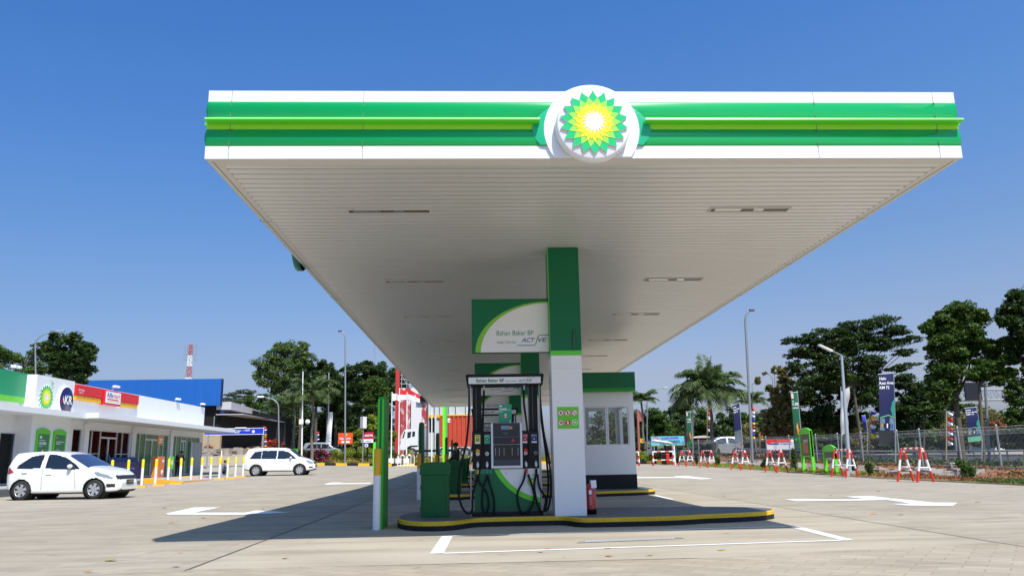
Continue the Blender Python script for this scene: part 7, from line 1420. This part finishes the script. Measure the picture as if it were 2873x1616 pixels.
b = MB(); a, c = PX(2640, 1297, 39), PX(2690, 1297, 38); b.cbox(a.x, c.x, 38.2, 38.8, -.3, a.z, PLIN, .05); tag(b.build('concrete_block'), 'low concrete culvert block behind the fence near the dark trunk', 'block')
SC_ = dict(HB); SC_['paint'] = CARS; SC_['nx'] = 110
p = GX(2060, 88); q = GX(1975, 88); sc = abs(p.x-q.x)/2.39
car('silver_car', 'silver hatchback passing on the road behind the mesh fence', SC_, (p.x+.6*sc, 88, gz(p.x, 88)+.02), pi, sc)
SV = dict(MP); SV['paint'] = CARS; SV['nx'] = 90; g_ = GX(850, 96); car('parked_car', 'light blue grey car parked under the dark trees left of the royal palm', SV, (g_.x, 96, g_.z), 0.05, 1.0)
t = T('toll_gantry', 'white lattice steel sign gantry over the toll road at far right', 'gantry'); Y = 82; b = MB(); a, c = PX(2680, 1094, Y), PX(2873, 1094, Y); a2, c2 = PX(2680, 1123, Y), PX(2873, 1123, Y); GW = M('gantry_white', (.34, .36, .38), .5)
for yy in (Y, Y+1.0):
    b.tube([(a.x, yy, a.z), (c.x+6, yy, a.z)], .07, GW, 6); b.tube([(a2.x, yy, a2.z), (c2.x+6, yy, a2.z)], .07, GW, 6); n = 12; w_ = (c.x+6-a.x)/n
    for i in range(n): x = a.x+w_*i; b.tube([(x, yy, a2.z), (x+w_*.5, yy, a.z)], .04, GW, 5); b.tube([(x+w_*.5, yy, a.z), (x+w_, yy, a2.z)], .04, GW, 5); b.tube([(x, yy, a2.z), (x, yy, a.z)], .035, GW, 5)
b.build('truss', t); b = MB(); b.tube([(c.x+5, Y+.5, gz(c.x, Y)), (c.x+5, Y+.5, a.z)], .25, GW, 8); x = PX(2673, 1100, Y).x; b.tube([(x, Y+.5, gz(x, Y)), (x, Y+.5, a.z)], .22, GW, 8); b.build('leg', t); b = MB(); p, q = PX(2700, 1074, Y), PX(2752, 1122, Y); b.box(p.x, q.x, Y-.3, Y-.1, q.z, p.z, M('gantry_sign', (.018, .022, .03), .7, spec=.2)); b.build('sign_board', t)
b = MB(); g_ = GX(2775, 58); b.tube([(g_.x, 58, g_.z-.5), (PX(2757, 960, 58).x, 58, PX(2757, 960, 58).z)], [.12, .08], LAMPP, 8); tag(b.build('steel_pole'), 'leaning grey steel pole rising behind the dense tree at right', 'pole')
def house(lab, ox0, ox1, oy0, oy1, Y, wm, rm):
    a, c = PX(ox0, oy0, Y), PX(ox1, oy1, Y); t = T('far_house', lab, 'house', 'far low buildings across the toll road'); b = MB(); b.box(a.x, c.x, Y, Y+6, 0, a.z-(a.z-c.z)*.45, wm); b.build('wall', t); b = MB(); zr = a.z-(a.z-c.z)*.45; b.prism([(a.x-.4, zr), (c.x+.4, zr), (c.x-.6, a.z), (a.x+.6, a.z)], Y-.5, Y+6.5, rm, 'y'); b.build('roof', t)
house('far low house with red tiled roof at right', 2783, 2812, 1192, 1212, 100, PWHITE, M('roof_tile', (.35, .08, .06), .7)); house('far white stall with orange awning behind the tall lime stand', 2244, 2272, 1190, 1208, 95, DARKIN, PWHITE); house('far white building between trunks on the right', 2300, 2360, 1205, 1220, 100, DARKIN, M('roof_grey', (.3, .3, .3), .6)); house('far red stall by the big palm', 1955, 1990, 1222, 1236, 96, M('stall_red', (.4, .08, .05), .6), M('stall_white', (.6, .55, .5), .6))
# white feather banner right
t = T('feather_banner', 'crumpled white cloth banner hanging behind the LED lamp post', 'banner'); Y = 44; b = MB(); vs = []
for i in range(15):
    v = i/14; a, c = PX(2360-2*sin(v*3), 1098+128*v, Y), PX(2384-6*v+3*sin(v*9), 1085+125*v, Y); vs += [(a.x, Y, a.z), ((a.x+c.x)/2, Y-.12*sin(v*11), (a.z+c.z)/2), (c.x, Y+.05, c.z)]
b.add(vs, [(3*i+j, 3*i+1+j, 3*i+4+j, 3*i+3+j) for i in range(14) for j in (0, 1)], M('cloth_grey', (.45, .44, .45), .8), True); b.build('cloth', t); b = MB(); g_ = GX(2362, Y); tp = PX(2359, 1085, Y); b.tube([(g_.x, Y, g_.z), (tp.x, Y, tp.z)], .03, STEEL, 6); b.build('pole', t)
